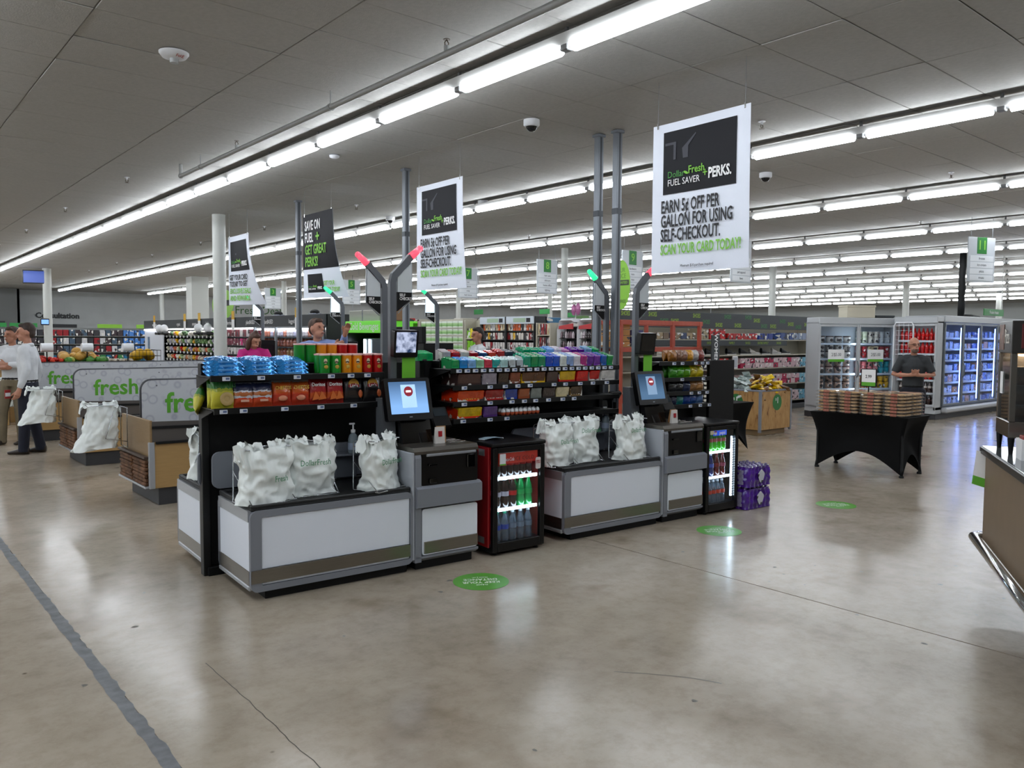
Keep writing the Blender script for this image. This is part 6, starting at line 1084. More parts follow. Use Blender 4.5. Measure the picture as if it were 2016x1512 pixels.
BADGE = MB().ball((0, -0.056, 0.06), 0.034, 0.008, 0.026, 8, 6).mesh('dark_badge', mat('badge_dark', '#2e2624', 0.5))
tcol = [['#c7cdb8', '#cfcac0', '#c0c4c6'], ['#8a2f34', '#d0bfa0', '#93393c'], ['#b86f72', '#c98a8c', '#3f8f9a'], ['#b98a6a', '#9a5a3a', '#c9a24a'], ['#c9d6cc', '#a9c4b2', '#b9cfc0']]; lcol = [['#3a2a28', '#d9d6d0', '#5a5654'], ['#2c2626', '#cfcac2'], ['#5a3a3a', '#8a3a5a'], ['#3a2a22', '#5a3a2a'], ['#4a3a44', '#6a4a5a']]
for d in range(2):
    for i, z in enumerate(zs):
        r_ = 4 - i
        for c_ in range(6 if d else 4):
            for k in range(2):
                w = 1.0 / (6 if d else 4); s = 1.0 if d else 1.25
                col = tcol[r_][min(2, c_ * 3 // 6)] if d else ['#d6d2cc', '#c9c4be', '#cdb9ae', '#b09484', '#c4b6b2'][r_]
                if k and r_ == 0 and not d: continue
                o = thing('ice_cream_tub', ['large pale ice cream tub', 'small ice cream tub'][d] + ' on the ' + ['top', 'second', 'third', 'fourth', 'lowest'][r_] + ' freezer shelf, ' + ['lower', 'upper'][k] + ' of its pair', 'ice cream tub', W(PA, aA, 0.1 + d * 0.98 + w * 0.86 * (c_ + 0.5), 0.2, z + 0.132 * s * k), aA, 'ice cream tubs in the two door freezer'); o.scale = (s, s, s)
                place(tubm, 'tub', o, color=col); place(lidm, 'lid', o, color=(lcol[r_][0] if not d else col))
                if not d: place(BADGE, 'dark_badge', o)
for x in (0.42, 1.4):
    s = thing('price_card', 'white price card with a green foot on the ' + ('large tub' if x < 1 else 'small tub') + ' freezer door', 'price card', W(PA, aA, x, -0.035, 1.18), aA); MB().cbox(-0.2, 0.2, -0.006, 0, 0, 0.26, 0.002).build('card', TXT_W, s); MB().box(-0.2, 0.2, -0.0075, -0.006, 0.0, 0.055).build('green_foot', GREEN, s); txt('2/$5.00', s, (0, -0.0075, 0.15), FRONT_Y, 0.1, mat('sign_grey_text', '#5a5f66', 0.5), sx=0.8)
PB, aB = (17.27, 7.8), -PI / 2
fb, zs = freezer('open fronted drinks case of red and dark bottles behind the man in black', PB, aB, [0.88], 2.14, LEDC, CASEW, 6, depth=0.3, glass=False, bump=False)
bcol = ['#2a1a18', '#2e1a16', '#a51f26', '#2a1d1c', '#b02a2e', '#b3222a']
for i, z in enumerate(zs):
    for c_ in range(9):
        o = thing('drink_bottle', ['dark', 'black labelled', 'red', 'dark brown', 'bright red', 'red capped'][i] + ' drink bottle on the ' + ['lowest', 'second', 'third', 'fourth', 'fifth', 'top'][i] + ' shelf of the open drinks case', 'bottle', W(PB, aB, 0.1 + 0.085 * c_, 0.17, z), aB, 'bottles in the open drinks case'); place(BOT, 'bottle_body', o, color=bcol[i], scale=(1.15, 1.15, 1.2)); place(BLB, 'bottle_label', o, color=['#4a3430', '#c9c4c0', '#b02028', '#3a2a28', '#b52a30', '#c9353a'][i], scale=(1.15, 1.15, 1.2)); place(BCP, 'cap', o, color='#2a2220' if i in (0, 1, 3) else '#b02028', scale=(1.15, 1.15, 1.2))
wd_ = thing('wire_door', 'white wire rack door swung open on the drinks case', 'rack', W(PB, aB, 0.02, -0.06, 0.0), aB + 0.0); q = MB()
q.tube([(0.0, 0, 0.3), (0.0, 0, 1.95), (0.04, 0, 2.02), (0.36, 0, 2.02), (0.4, 0, 1.96), (0.4, 0, 1.3)], 0.018, 6).tube([(0.0, 0, 0.3), (0.0, -0.0, 0.02)], 0.018, 6)
for i in range(7): q.tube([(0.0, 0, 1.35 + 0.1 * i), (0.4, 0, 1.35 + 0.1 * i)], 0.004, 4)
for i in range(3): q.tube([(0.1 + 0.1 * i, 0, 1.3), (0.1 + 0.1 * i, 0, 2.02)], 0.004, 4)
q.build('wire_frame', WHITE, wd_)
PC, aC = (17.6, 6.93), 0.0
fc, zs = freezer('long run of grey glass freezer doors glowing blue inside', PC, aC, [0.98] * 6, 2.17, LEDB, CASEG, 7)
fbx = MB().cbox(-0.1, 0.1, -0.06, 0.06, 0, 0.16, 0.006).mesh('frozen_pack', PACK); rf = random.Random(4)
for d in range(6):
    for i, z in enumerate(zs):
        for c_ in range(4):
            o = place(fbx, 'frozen_pack', None, W(PC, aC, 0.12 + 0.98 * d + 0.23 * c_, 0.22, z), rf.uniform(-0.1, 0.1), color=rf.choice(['#9fb2d0', '#7a8fc0', '#c4cede', '#5a74b8', '#b88a6a', '#aab6cc']), scale=(1, 1, rf.uniform(0.7, 1.1))); tag(o, 'frozen food pack on the ' + ['lowest', 'second', 'third', 'fourth', 'fifth', 'sixth', 'top'][i] + ' shelf behind a blue lit freezer door', 'frozen pack', 'packs in the blue lit freezers')  # mostly blue pack colours carry the tint of the freezer's blue light
fsg = thing('hanging_sign', 'small green frozen department sign above the long freezer', 'sign', (21.1, 7.2, 2.24)); MB().cbox(-0.62, 0.62, -0.01, 0.01, 0, 0.16, 0.004).build('sign_board', DKGREEN, fsg); txt('frozen treats', fsg, (0, -0.012, 0.08), FRONT_Y, 0.11, TXT_W); MB().cyl((0.5, 0, 0.1), 0.01, CEIL - 2.35, 6).build('hanging_rod', CW, fsg)
bp_ = thing('cable_riser', 'black cable riser running from the long freezer up to the ceiling', 'cable duct', (19.95, 7.5, 2.17)); MB().tube([(0, 0, 0), (0.02, 0, 0.3), (-0.01, 0, 0.5), (0.02, 0, 0.7), (-0.01, 0, 0.9), (0.03, 0, 1.2), (0.02, 0, 1.56)], [0.07, 0.08, 0.07, 0.085, 0.07, 0.08, 0.07], 10).build('riser_wrap', BLACKM, bp_); MB().tube([(0, 0, 0.05), (0.6, 0, 0.06), (1.1, 0, 0.03)], 0.04, 8).build('duct_arm', BLACKM, bp_)
for lb, x, y, z, sx, sy, sz, c in (('cream box standing on top of the ice cream freezer', 16.85, 8.43, 2.12, 0.7, 0.3, 0.26, '#c9c2ae'), ('flat dark tray on top of the freezer corner', 17.4, 8.17, 2.12, 0.45, 0.3, 0.05, '#33383a')):
    o = thing('storage_box', lb, 'box', (x, y, z), aA); MB().cbox(-sx / 2, sx / 2, -sy / 2, sy / 2, 0, sz, 0.01).build('box_body', mat('box_' + c[1:], c, 0.6), o); MB().cbox(-sx / 2 - 0.01, sx / 2 + 0.01, -sy / 2 - 0.01, sy / 2 + 0.01, sz - 0.03, sz + 0.01, 0.004).build('box_lid', mat('box_' + c[1:], c, 0.6), o)
# ================================================================== stock helper for far shelves
def stock(name, cat, group, label, me, items):
    for loc, rz, col, sc in items: tag(place(me, name, None, loc, rz, color=col, scale=sc), label, cat, group)
rk = random.Random(21)
UB = MB().cbox(-0.5, 0.5, -0.5, 0.5, 0, 1, 0.03).mesh('carton', mat('carton_print', '#ffffff', 0.45, objcol=True, print_amt=0.12, pscale=2.6))                       # unit carton, scaled per use
SHELFB = mat('beige_shelf', '#b9b3a2', 0.5); HEAD = mat('dark_header', '#33373a', 0.6)
def rack(name, label, P, ang, Wd, H, zs, depth, body, header=None, hz=0.25, back=None, ends=True):
    t = thing(name, label, 'shelf unit', (P[0], P[1], 0), ang, 'store shelving'); MB().cbox(0, Wd, 0.0, depth, 0, 0.12).build('base', KICK, t); MB().box(0, Wd, depth - 0.03, depth, 0.1, H).build('back_panel', back or body, t)
    for z in zs: MB().cbox(0.01, Wd - 0.01, 0.02, depth - 0.03, z - 0.025, z, 0.003).build('shelf', body, t)
    if ends:
        for x in (0, Wd - 0.03): MB().cbox(x, x + 0.03, 0.0, depth, 0, H, 0.003).build('end_panel', body, t)
    if header: MB().cbox(0, Wd, -0.03, 0.03, H - hz, H, 0.004).build('header', header, t)
    return t
# ================================================================== shoe department
PS = (11.0, 10.2); zsh = [0.22, 0.62, 1.0, 1.3, 1.64]
sr = rack('shoe_shelf', 'long beige shoe shelving under a dark header with repeated green lettering', PS, 0, 7.4, 2.19, zsh, 0.5, SHELFB, HEAD, 0.32)
SG = [mat('shoe_text_bright', '#8fae3a', 0.6), mat('shoe_text_green', '#3f7a44', 0.6)]
for i in range(20): txt('SHOES', sr, (0.4 + 0.36 * i + rk.uniform(-0.05, 0.05), -0.032, 1.94 + rk.choice([0, 0.06, 0.12, 0.18])), FRONT_Y, 0.12, SG[i % 2], sx=0.7, bold=0.002)
vl = MB().cbox(0.4, 6.0, -0.035, -0.005, 1.5, 1.62, 0.003).build('valance', HEAD, sr)
for x, s in ((3.0, 'SHOES'), (3.8, 'FAMILY'), (4.4, 'SHOES'), (5.0, 'ENTIRE FAMILY'), (5.65, 'SHOES')): txt(s, vl, (x, -0.037, 1.56), FRONT_Y, 0.08, SG[0], sx=0.8)
def boxes(x0, x1, z, rows, cols, lab, h=0.11, w=0.19, y=0.14):
    x = x0
    while x < x1:
        for r_ in range(rows): tag(place(UB, 'shoe_box', None, (PS[0] + x, PS[1] + y, z + 0.001 + (h + 0.002) * r_), 0, color=rk.choice(cols), scale=(w - 0.01, 0.26, h)), lab, 'shoe box', 'shoe boxes on the long shelving')
        x += w
boxes(0.3, 2.6, 1.64, 1, ['#8d7f6a', '#3a4560', '#7a6a55', '#6a5a4a', '#9a8a72'], 'brown or navy shoe box on the top shoe shelf', 0.13)
boxes(2.75, 3.1, 1.64, 2, ['#a59a84'], 'tan shoe box stacked on the top shoe shelf'); boxes(3.15, 3.7, 1.64, 2, ['#b3202c'], 'red shoe box stacked on the top shoe shelf'); boxes(3.8, 4.9, 1.64, 1, ['#a81f2a', '#96202a'], 'single red shoe box on the top shoe shelf', 0.13); boxes(5.0, 5.4, 1.64, 1, ['#2a3a7a'], 'blue shoe box on the top shoe shelf', 0.14); boxes(5.9, 6.9, 1.64, 1, ['#2a3350', '#8a93a6', '#3a4a7a'], 'dark blue shoe box at the freezer end of the top shelf', 0.16); boxes(7.0, 7.2, 1.64, 1, ['#b23a2c'], 'orange red shoe box at the freezer end of the top shelf', 0.16)
for zi, z in ((1.0, '#'), (0.62, '#'), (0.22, '#')):
    nm = {1.0: 'upper', 0.62: 'middle', 0.22: 'bottom'}[zi]
    boxes(2.6, 3.1, zi, 2, ['#1f2226', '#26282c'], 'black shoe box on the ' + nm + ' box shelf'); boxes(3.1, 3.7, zi, 2, ['#b01a26', '#a31a24'], 'red shoe box on the ' + nm + ' box shelf'); boxes(4.3, 6.7, zi, 2, ['#cdb9bb', '#c4a9ae', '#a32850', '#c9b4b6', '#9a2448'], 'white and crimson shoe box on the ' + nm + ' box shelf'); boxes(6.75, 7.3, zi, 2, ['#7fa9ba', '#6d9bb0'], 'pale teal shoe box on the ' + nm + ' box shelf', w=0.16)
lc_ = thing('price_placard', 'tall white price placard on the shoe shelf', 'placard', (PS[0] + 3.95, PS[1] - 0.02, 1.0)); MB().cbox(-0.1, 0.1, -0.006, 0, 0, 0.28, 0.002).build('placard_card', TXT_W, lc_); MB().box(-0.08, 0.08, -0.0075, -0.006, 0.03, 0.25).build('placard_print', mat('placard_grey', '#b9bcc4', 0.5), lc_)
shm = MB()
def shoe_fn(u, v):
    a = 2 * PI * u; L_ = v * 0.28; wd = 0.038 * (0.8 + 0.35 * math.sin(PI * min(1, v * 1.25))) * (1 if v < 0.85 else (1 - (v - 0.85) * 4)); ht = 0.03 + 0.065 * max(0, 1 - v / 0.55) ** 0.6 + 0.01 * (v < 0.1); ht *= (1 if v < 0.9 else 1 - (v - 0.9) * 5)
    return (L_ - 0.14, wd * math.cos(a), max(0.0, ht * (0.5 + 0.55 * math.sin(a))))
shm.grid(shoe_fn, 16, 14, closed_u=True); shoe_up = shm.mesh('upper', PAINT); shoe_sole = MB().prism([(-0.142, -0.03), (-0.08, -0.038), (0.06, -0.045), (0.12, -0.032), (0.143, 0.0), (0.12, 0.032), (0.06, 0.045), (-0.08, 0.038), (-0.142, 0.03)], 0, 0.018, 'z').mesh('sole', mat('white_sole', '#d6d4d0', 0.5))
for i, (x, c, lb) in enumerate(((3.3, '#1c1d20', 'black running shoe with a pale sole beside the women sign'), (4.0, '#17181b', 'black trainer with white sole on the display shelf'), (4.55, '#2c2d30', 'charcoal low shoe on the display shelf'), (4.9, '#c9c7c2', 'white chunky trainer on the display shelf'), (5.35, '#1d1e20', 'black flat shoe beside the white trainer'), (5.8, '#d2d0cc', 'white slim trainer on the display shelf'), (6.2, '#222326', 'black slip-on at the freezer end of the display shelf'), (1.6, '#d0ccc4', 'white sandal above the dark snack bags'), (2.0, '#2a2a2c', 'dark sandal above the dark snack bags'))):
    o = thing('display_shoe', lb, 'shoe', (PS[0] + x, PS[1] + 0.12, 1.301), rk.uniform(-0.3, 0.1), 'shoes on the display shelf'); o.scale = (1.2, 1.2, 1.2); place(shoe_sole, 'sole', o); place(shoe_up, 'upper', o, (0, 0, 0.014), color=c)
ws = thing('vertical_sign', 'dark vertical sign reading women in front of the shoe shelves', 'sign', (12.27, 8.78, 0)); MB().cbox(-0.12, 0.12, -0.012, 0.012, 1.2, 1.72, 0.004).build('sign_board', HEAD, ws); txt('WOMEN', ws, (0, -0.014, 1.47), (PI / 2, PI / 2, 0), 0.14, TXT_W, sx=1.0, bold=0.003); MB().cyl((0, 0, 0), 0.014, 1.22, 8).build('sign_post', BLACK, ws); MB().cbox(-0.15, 0.15, -0.15, 0.15, 0, 0.015).build('foot_plate', BLACK, ws)
# orange steel rack in front of the shoes
OR = mat('orange_steel', '#a8442e', 0.5, noise=0.1, nscale=10)
orr = thing('steel_rack', 'orange red steel stock rack in front of the shoe shelves', 'rack', (9.9, 9.0, 0))
for x in (0.05, 1.4, 2.18):
    for y in (0, 0.6): MB().cbox(x - 0.03, x + 0.03, y - 0.03, y + 0.03, 0, 1.95, 0.004).build('upright', OR, orr)
for z in (1.92, 1.46, 0.6):
    for y in (0, 0.6): MB().cbox(0, 2.25, y - 0.025, y + 0.025, z - 0.04, z + 0.04, 0.004).build('beam', OR, orr)
for x in (0.05, 2.18): MB().cbox(x - 0.025, x + 0.025, 0, 0.6, 1.88, 1.95, 0.004).build('cross_beam', OR, orr)
stock('stock_box', 'box', 'boxes in the orange rack', 'patterned tan box stacked in the orange steel rack', UB, [((9.9 + 0.25 + 0.0, 9.3, 1.5 + 0.1 * i), 0, '#a87a4e', (0.3, 0.4, 0.095)) for i in range(4)])
stock('stock_box', 'box', 'boxes in the orange rack', 'dark violet box stacked in the orange steel rack', UB, [((9.9 + 0.6, 9.3, 1.5 + 0.1 * i), 0, '#3c3a66', (0.28, 0.4, 0.095)) for i in range(3)])
MB().box(0.02, 2.2, 0.02, 0.58, 1.48, 1.5).build('deck', DGREY, orr)
# ================================================================== produce cases along the far side of the lanes
PP, aP = (7.3, 26.4), -PI / 2
KB = mat('produce_black', '#1d1f21', 0.5)
pr = rack('produce_case', 'long refrigerated produce case with dark header and colourful vegetables', PP, aP, 12.1, 2.09, [0.75, 0.98, 1.2, 1.42, 1.63], 0.7, KB, HEAD, 0.24, back=mat('case_inner', '#70757a', 0.5))
MB().cbox(0.03, 1.85, -0.02, 0.02, 0.3, 1.84, 0.004).build('white_front_panel', mat('case_white_glow', '#d9dde6', 0.4), pr); MB().box(0.35, 0.55, -0.024, -0.02, 1.1, 1.6).build('panel_picture', mat('picture_blue', '#5f7690', 0.5, noise=0.5, nscale=7), pr)
for x, s in ((1.1, 'vegetables'), (3.3, 'organic'), (4.6, 'peppers'), (5.6, 'herbs'), (7.1, 'berries'), (8.4, 'plantBASED'), (9.4, 'plantBASED'), (10.6, 'bagged'), (11.6, 'salads')): txt(s, pr, (x, -0.032, 1.96), FRONT_Y, 0.13, TXT_W, sx=0.8)
cl = MB().ball((0, 0, 0.055), 0.085, 0.07, 0.06, 10, 7).ball((0.05, -0.02, 0.1), 0.06, 0.05, 0.045, 8, 6).ball((-0.05, -0.01, 0.09), 0.06, 0.05, 0.045, 8, 6).mesh('produce_bunch', mat('produce_skin', '#ffffff', 0.4, objcol=True, noise=0.2, nscale=14))
pc = [(['#d8d2c0', '#d9d4c6', '#8a9a6a', '#e0dccf', '#c98a6a', '#c9c4b0'], 'mixed pale vegetables'), (['#c98a68', '#d9cdb8', '#a9b890', '#b9685a', '#d2cfc0', '#dcd8cc'], 'carrots and peppers'), (['#b96a50', '#a9b48a', '#cfa050', '#566a48', '#d6d2c2', '#c4b8cc'], 'orange and green peppers'), (['#4a6a44', '#7a9a6a', '#cfa448', '#c9c6d4', '#d8d6c8', '#b47a6a'], 'leafy greens and squash'), (['#4a6244', '#6a8a5c', '#c9d0b0', '#d9a8a0', '#c98872', '#dcd8d0'], 'green herbs and leaves')]
ptag = MB().cbox(-0.04, 0.04, -0.004, 0, 0, 0.06, 0.001).mesh('price_tag', TXT_W)
for r_, z in enumerate([0.75, 0.98, 1.2, 1.42, 1.63]):
    for i in range(14): place(ptag, 'price_tag', pr, (2.1 + 0.3 * i, 0.015, z - 0.045))
    stock('produce_bunch', 'vegetable', 'produce on the long case', 'bunch among ' + pc[r_][1] + ' on the ' + ['lowest', 'second', 'third', 'fourth', 'top'][r_] + ' produce shelf', cl, [(W(PP, aP, 2.05 + 0.196 * i, 0.12, z), rk.uniform(0, 6), rk.choice(pc[r_][0] + (['#d03a30', '#e0b030'] if rk.random() < 0.3 else [])), None) for i in range(21)])
    stock('salad_pack', 'salad pack', 'packs on the berry shelves', ['plum red', 'pink and white', 'white', 'pink and plum', 'pale'][r_] + ' salad pack on the ' + ['lowest', 'second', 'third', 'fourth', 'top'][r_] + ' berry shelf', UB, [(W(PP, aP, 6.4 + 0.2 * i, 0.13, z), aP, rk.choice([['#6a2f3a', '#c9c4c6'], ['#c04a7a', '#d6ccd0'], ['#d2d0d0', '#b9b0b4'], ['#c0507e', '#6e3040'], ['#7a3a42', '#d0c8ca']][r_]), (0.17, 0.14, 0.17)) for i in range(11)])
    stock('juice_bottle', 'bottle', 'bottles behind the case doors', ['orange', 'green', 'amber', 'rust red', 'white'][r_] + ' bottle on the ' + ['lowest', 'second', 'third', 'fourth', 'top'][r_] + ' shelf behind the case doors', BOT, [(W(PP, aP, 8.75 + 0.17 * i, 0.14, z), 0, rk.choice([['#c98a52', '#b9773f'], ['#8a9a5a', '#a9b27a'], ['#b58a5a', '#a5543c'], ['#a5503c', '#b86a52'], ['#d6cfcf', '#c98a78', '#c9c4d4']][r_]), (1.9, 1.9, 0.95)) for i in range(19)])
for x in (8.6, 9.75, 10.9, 12.0): MB().cbox(x - 0.03, x + 0.03, -0.03, 0.02, 0.3, 1.85, 0.004).build('door_mullion', CASEG, pr)
for x in (9.17, 10.32, 11.45): MB().cbox(x - 0.5, x + 0.5, -0.012, -0.008, 0.35, 1.83, 0.001).build('door_glass', GLASS, pr)
MB().cbox(8.6, 12.0, 0.04, 0.06, 1.78, 1.82, 0.003).build('case_light', lamp_mat('case_led', (0.95, 0.97, 1.0), 7.0), pr); MB().cbox(2.0, 8.4, 0.05, 0.08, 1.81, 1.84, 0.003).build('case_light', lamp_mat('case_led', (0.95, 0.97, 1.0), 7.0), pr); MB().cbox(0.1, 1.8, -0.06, -0.04, 1.8, 1.83, 0.003).build('panel_light', lamp_mat('panel_led', (0.9, 0.92, 1.0), 6.0), pr)
for x in (2.0, 2.45, 5.3, 6.0): o = thing('bag_roll', 'white produce bag roll on its black holder above the ' + {2.0: 'white panel edge', 2.45: 'carrots', 5.3: 'peppers', 6.0: 'herbs'}[x], 'bag roll', W(PP, aP, x, -0.16, 1.72), aP); MB().ball((0, 0, 0.12), 0.13, 0.11, 0.12, 12, 8).build('roll', WHITE, o); MB().cbox(-0.16, 0.16, -0.09, 0.09, -0.06, 0.02, 0.02).build('holder', BLACK, o); MB().cyl((0, 0.05, -0.02), 0.02, 0.18, 6, 'y').build('arm', BLACK, o)
for x, nm in ((1.15, 'white end panel'), (3.9, 'organic section'), (5.05, 'peppers section'), (7.4, 'berries section'), (10.9, 'bagged section')): o = thing('price_flag', 'yellow and white price flag hanging before the ' + nm, 'price flag', W(PP, aP, x, -0.05, 1.78), aP); MB().cbox(-0.09, 0.09, -0.004, 0, 0.26, 0.46, 0.001).build('yellow_top', mat('flag_yellow', '#d9a818', 0.5), o); MB().cbox(-0.09, 0.09, -0.004, 0, 0, 0.26, 0.001).build('white_foot', TXT_W, o)
for x in (5.6, 9.2, 11.0): o = thing('roof_clutter', 'small dark topped object lying on the produce case roof', 'box', W(PP, aP, x, 0.3, 2.09), aP, 'clutter on the produce case'); MB().ball((0, 0, 0.06), 0.12, 0.1, 0.06, 10, 6).build('dark_cover', BLACKM, o); MB().cbox(-0.1, 0.1, -0.1, 0.1, 0, 0.04).build('tray', GREYP, o)
# cold beverages cooler
cb_ = thing('beverage_cooler', 'black open beverage cooler with a lit green header', 'cooler', (7.3, 13.5, 0), -PI / 2); MB().cbox(0, 1.36, 0.0, 0.7, 0, 0.75).cbox(0, 1.36, 0.6, 0.7, 0.7, 1.9).build('cooler_body', BLACK, cb_); MB().cbox(0, 1.36, -0.02, 0.7, 1.72, 1.93, 0.006).build('green_header', mat('header_green_lit', '#5cb82c', 0.4, emit=0.35, emit_col='#62c82a'), cb_); txt('Cold Beverages', cb_, (0.68, -0.022, 1.83), FRONT_Y, 0.19, TXT_W, sx=0.88, bold=0.002)
for x in (0, 1.3): MB().cbox(x, x + 0.06, 0, 0.7, 0.7, 1.75).build('side_wall', BLACK, cb_)
MB().cbox(0.3, 1.05, 0.2, 0.22, 1.3, 1.62, 0.003).build('menu_glass', mat('menu_dark', '#3b444e', 0.15), cb_)
for x in (0.34, 0.52, 0.98): MB().cbox(x, x + 0.03, 0.17, 0.2, 1.32, 1.6, 0.003).build('lamp_tube', LEDW, cb_)
stock('soda_carton', 'carton', 'cartons in the beverage cooler', 'small carton on the beverage cooler shelf', UB, [((7.42, 13.4 - 0.17 * i, 0.752), 0, rk.choice(['#2a3a6a', '#7a2a2a', '#4a4a52', '#8a8a90']), (0.12, 0.13, 0.2)) for i in range(7)])
tb_ = thing('storage_carton', 'long cream carton lying on top of the beverage cooler', 'carton', (7.6, 12.98, 1.93), 0); MB().cbox(-0.25, 0.25, -0.6, 0.5, 0, 0.2, 0.01).build('carton_body', mat('cream_carton', '#b9b8b0', 0.6), tb_); MB().box(-0.252, 0.252, -0.02, 0.02, 0.0, 0.202).build('tape', GREYP, tb_)
bb_ = thing('storage_carton', 'small brown carton standing on the cooler end', 'carton', (7.55, 12.22, 1.93), 0); MB().cbox(-0.15, 0.15, -0.15, 0.15, 0, 0.24, 0.01).build('carton_body', mat('brown_carton', '#8a6a4a', 0.7), bb_); MB().box(-0.152, 0.152, -0.015, 0.015, 0.0, 0.242).build('tape', GREYP, bb_)
nc = thing('menu_cabinet', 'black cabinet with a dark menu board next to the beverage cooler', 'cabinet', (7.3, 12.0, 0), -PI / 2); MB().cbox(0, 1.1, 0.0, 0.6, 0, 1.55).build('cabinet_body', BLACK, nc); MB().cbox(0, 1.1, -0.03, 0.05, 1.55, 1.82, 0.006).build('menu_board', BLACKM, nc)
# ================================================================== end displays in the middle of the store
PD, aD = (12.6, 16.2), -PI / 2
cd = rack('card_rack', 'two bay greeting card rack with white headers', PD, aD, 2.06, 2.16, [0.5, 0.8, 1.1, 1.36, 1.6, 1.82], 0.4, KB, mat('card_header', '#c4ccd4', 0.5), 0.18)
for x in (0.5, 1.53): MB().cbox(x - 0.2, x + 0.25, -0.035, -0.03, 2.02, 2.12, 0.001).build('header_print', mat('header_print_green', '#9fb59a', 0.5), cd); MB().cbox(x + 0.28, x + 0.42, -0.036, -0.03, 2.02, 2.12, 0.001).build('header_logo', TXT_K, cd)
MB().cbox(1.01, 1.05, -0.04, 0.02, 0.1, 2.16, 0.003).build('bay_divider', KB, cd)
for r_, z in enumerate([1.1, 1.36, 1.6, 1.82]): stock('greeting_card', 'card', 'cards on the card rack', ['pale', 'white and red', 'yellow and black', 'orange and white'][r_] + ' greeting card on the ' + ['lowest', 'second', 'third', 'top'][r_] + ' visible card row', UB, [(W(PD, aD, 0.09 + 0.099 * i, 0.05, z), aD, rk.choice([['#d0ccc6', '#b9b0a8'], ['#d6d2d0', '#8a2a30', '#c9c4c0'], ['#c9a24a', '#2a2626', '#d0cac2', '#7a2028'], ['#c96a4a', '#d6d2d0', '#2a2626', '#c9b89a']][r_]), (0.08, 0.012, 0.17)) for i in range(20)])
PG, aG = (12.6, 19.05), -PI / 2
pg = rack('paper_shelf', 'shelf of green and white paper towel packs beyond the banners', PG, aG, 2.1, 2.15, [0.3, 0.85, 1.3, 1.5, 1.7, 1.9], 0.5, SHELFB)
UPP = MB().cbox(-0.5, 0.5, -0.5, 0.5, 0, 1, 0.06).mesh('paper_pack', band_mat('wrap_paper_green', [(0, '#d9e0d2'), (0.22, '#7fb266'), (0.5, '#a6c98e'), (0.72, '#e2e8de')], rough=0.45))
for r_, z in enumerate([0.3, 0.85, 1.3, 1.5, 1.7, 1.9]): stock('paper_towel_pack', 'paper pack', 'paper packs on the shelf', 'green and white paper pack on the ' + ['lowest', 'second', 'third', 'fourth', 'fifth', 'top'][r_] + ' paper shelf', UPP, [(W(PG, aG, 0.16 + 0.255 * i, 0.16, z), aG, rk.choice(['#a9c79a', '#d3dccb', '#8fb97a']), (0.235, 0.25, 0.185)) for i in range(8)])
PL, aL = (12.6, 16.9), -PI / 2
rack('seasonal_shelf', 'narrow shelf of lime and yellow packs beside the card rack', PL, aL, 0.66, 2.1, [0.5, 0.95, 1.3, 1.62], 0.4, SHELFB)
for r_, z in enumerate([0.95, 1.3, 1.62]): stock('lime_pack', 'pack', 'lime packs beside the cards', 'lime or yellow pack on the ' + ['lower', 'middle', 'upper'][r_] + ' narrow shelf', UB, [(W(PL, aL, 0.12 + 0.14 * i, 0.12, z), aL, rk.choice(['#5fa02c', '#d0c02a', '#7fb83a']), (0.12, 0.15, 0.26)) for i in range(4)])
PR, aR = (12.6, 14.08), -PI / 2
rack('notebook_shelf', 'beige shelf of red and dark folders beside the card rack', PR, aR, 0.5, 2.0, [0.6, 1.0, 1.4, 1.72], 0.4, SHELFB)
for r_, z in enumerate([1.0, 1.4, 1.72]): stock('folder', 'folder', 'folders beside the cards', 'upright folder on the ' + ['lower', 'middle', 'upper'][r_] + ' folder shelf', UB, [(W(PR, aR, 0.08 + 0.05 * i, 0.13, z), aR, rk.choice(['#8a2a2e', '#c9b89a', '#3a3236', '#5a7ab0'] if r_ == 2 else ['#8a2a2e', '#5a2a2e', '#2e2a2c']), (0.04, 0.2, 0.26)) for i in range(8)])
for k, y in enumerate((13.5, 12.85)):
    t = thing('cosmetics_stand', ['white rounded cosmetics stand with a red crown beside the folders', 'white rounded cosmetics stand with a red crown beside the metal struts'][k], 'display stand', (12.6, y, 0), -PI / 2)
    MB().tube([(0.04, 0.3, 0), (0.04, 0.3, 1.85), (0.12, 0.3, 2.05), (0.5, 0.3, 2.05)], [(0.05, 0.2)] * 4, 6, smooth=False).build('white_arch', WHITE, t); MB().prism([(0.1, 1.85), (0.55, 1.85), (0.55, 1.98), (0.1, 1.92)], 0.1, 0.13, 'y').build('red_crown', mat('crown_red', '#b3242a', 0.4), t); MB().box(0.1, 0.55, 0.35, 0.4, 0.1, 1.9).build('back_panel', BLACK, t)
    for z in (1.2, 1.42, 1.64): MB().cbox(0.1, 0.55, 0.12, 0.38, z - 0.012, z, 0.002).build('shelf', BLACK, t)
    for r_, z in enumerate((1.2, 1.42, 1.64)): stock('cosmetic_bottle', 'bottle', 'bottles on the cosmetics stands', 'small pale or dark bottle on the ' + ['lower', 'middle', 'upper'][r_] + ' shelf of a cosmetics stand', BOT, [((12.75, y - 0.15 - 0.075 * i, z), 0, rk.choice(['#c9c4c6', '#3a3236', '#b9aeb4', '#6a5a60']), (1, 1, 0.75)) for i in range(6)])
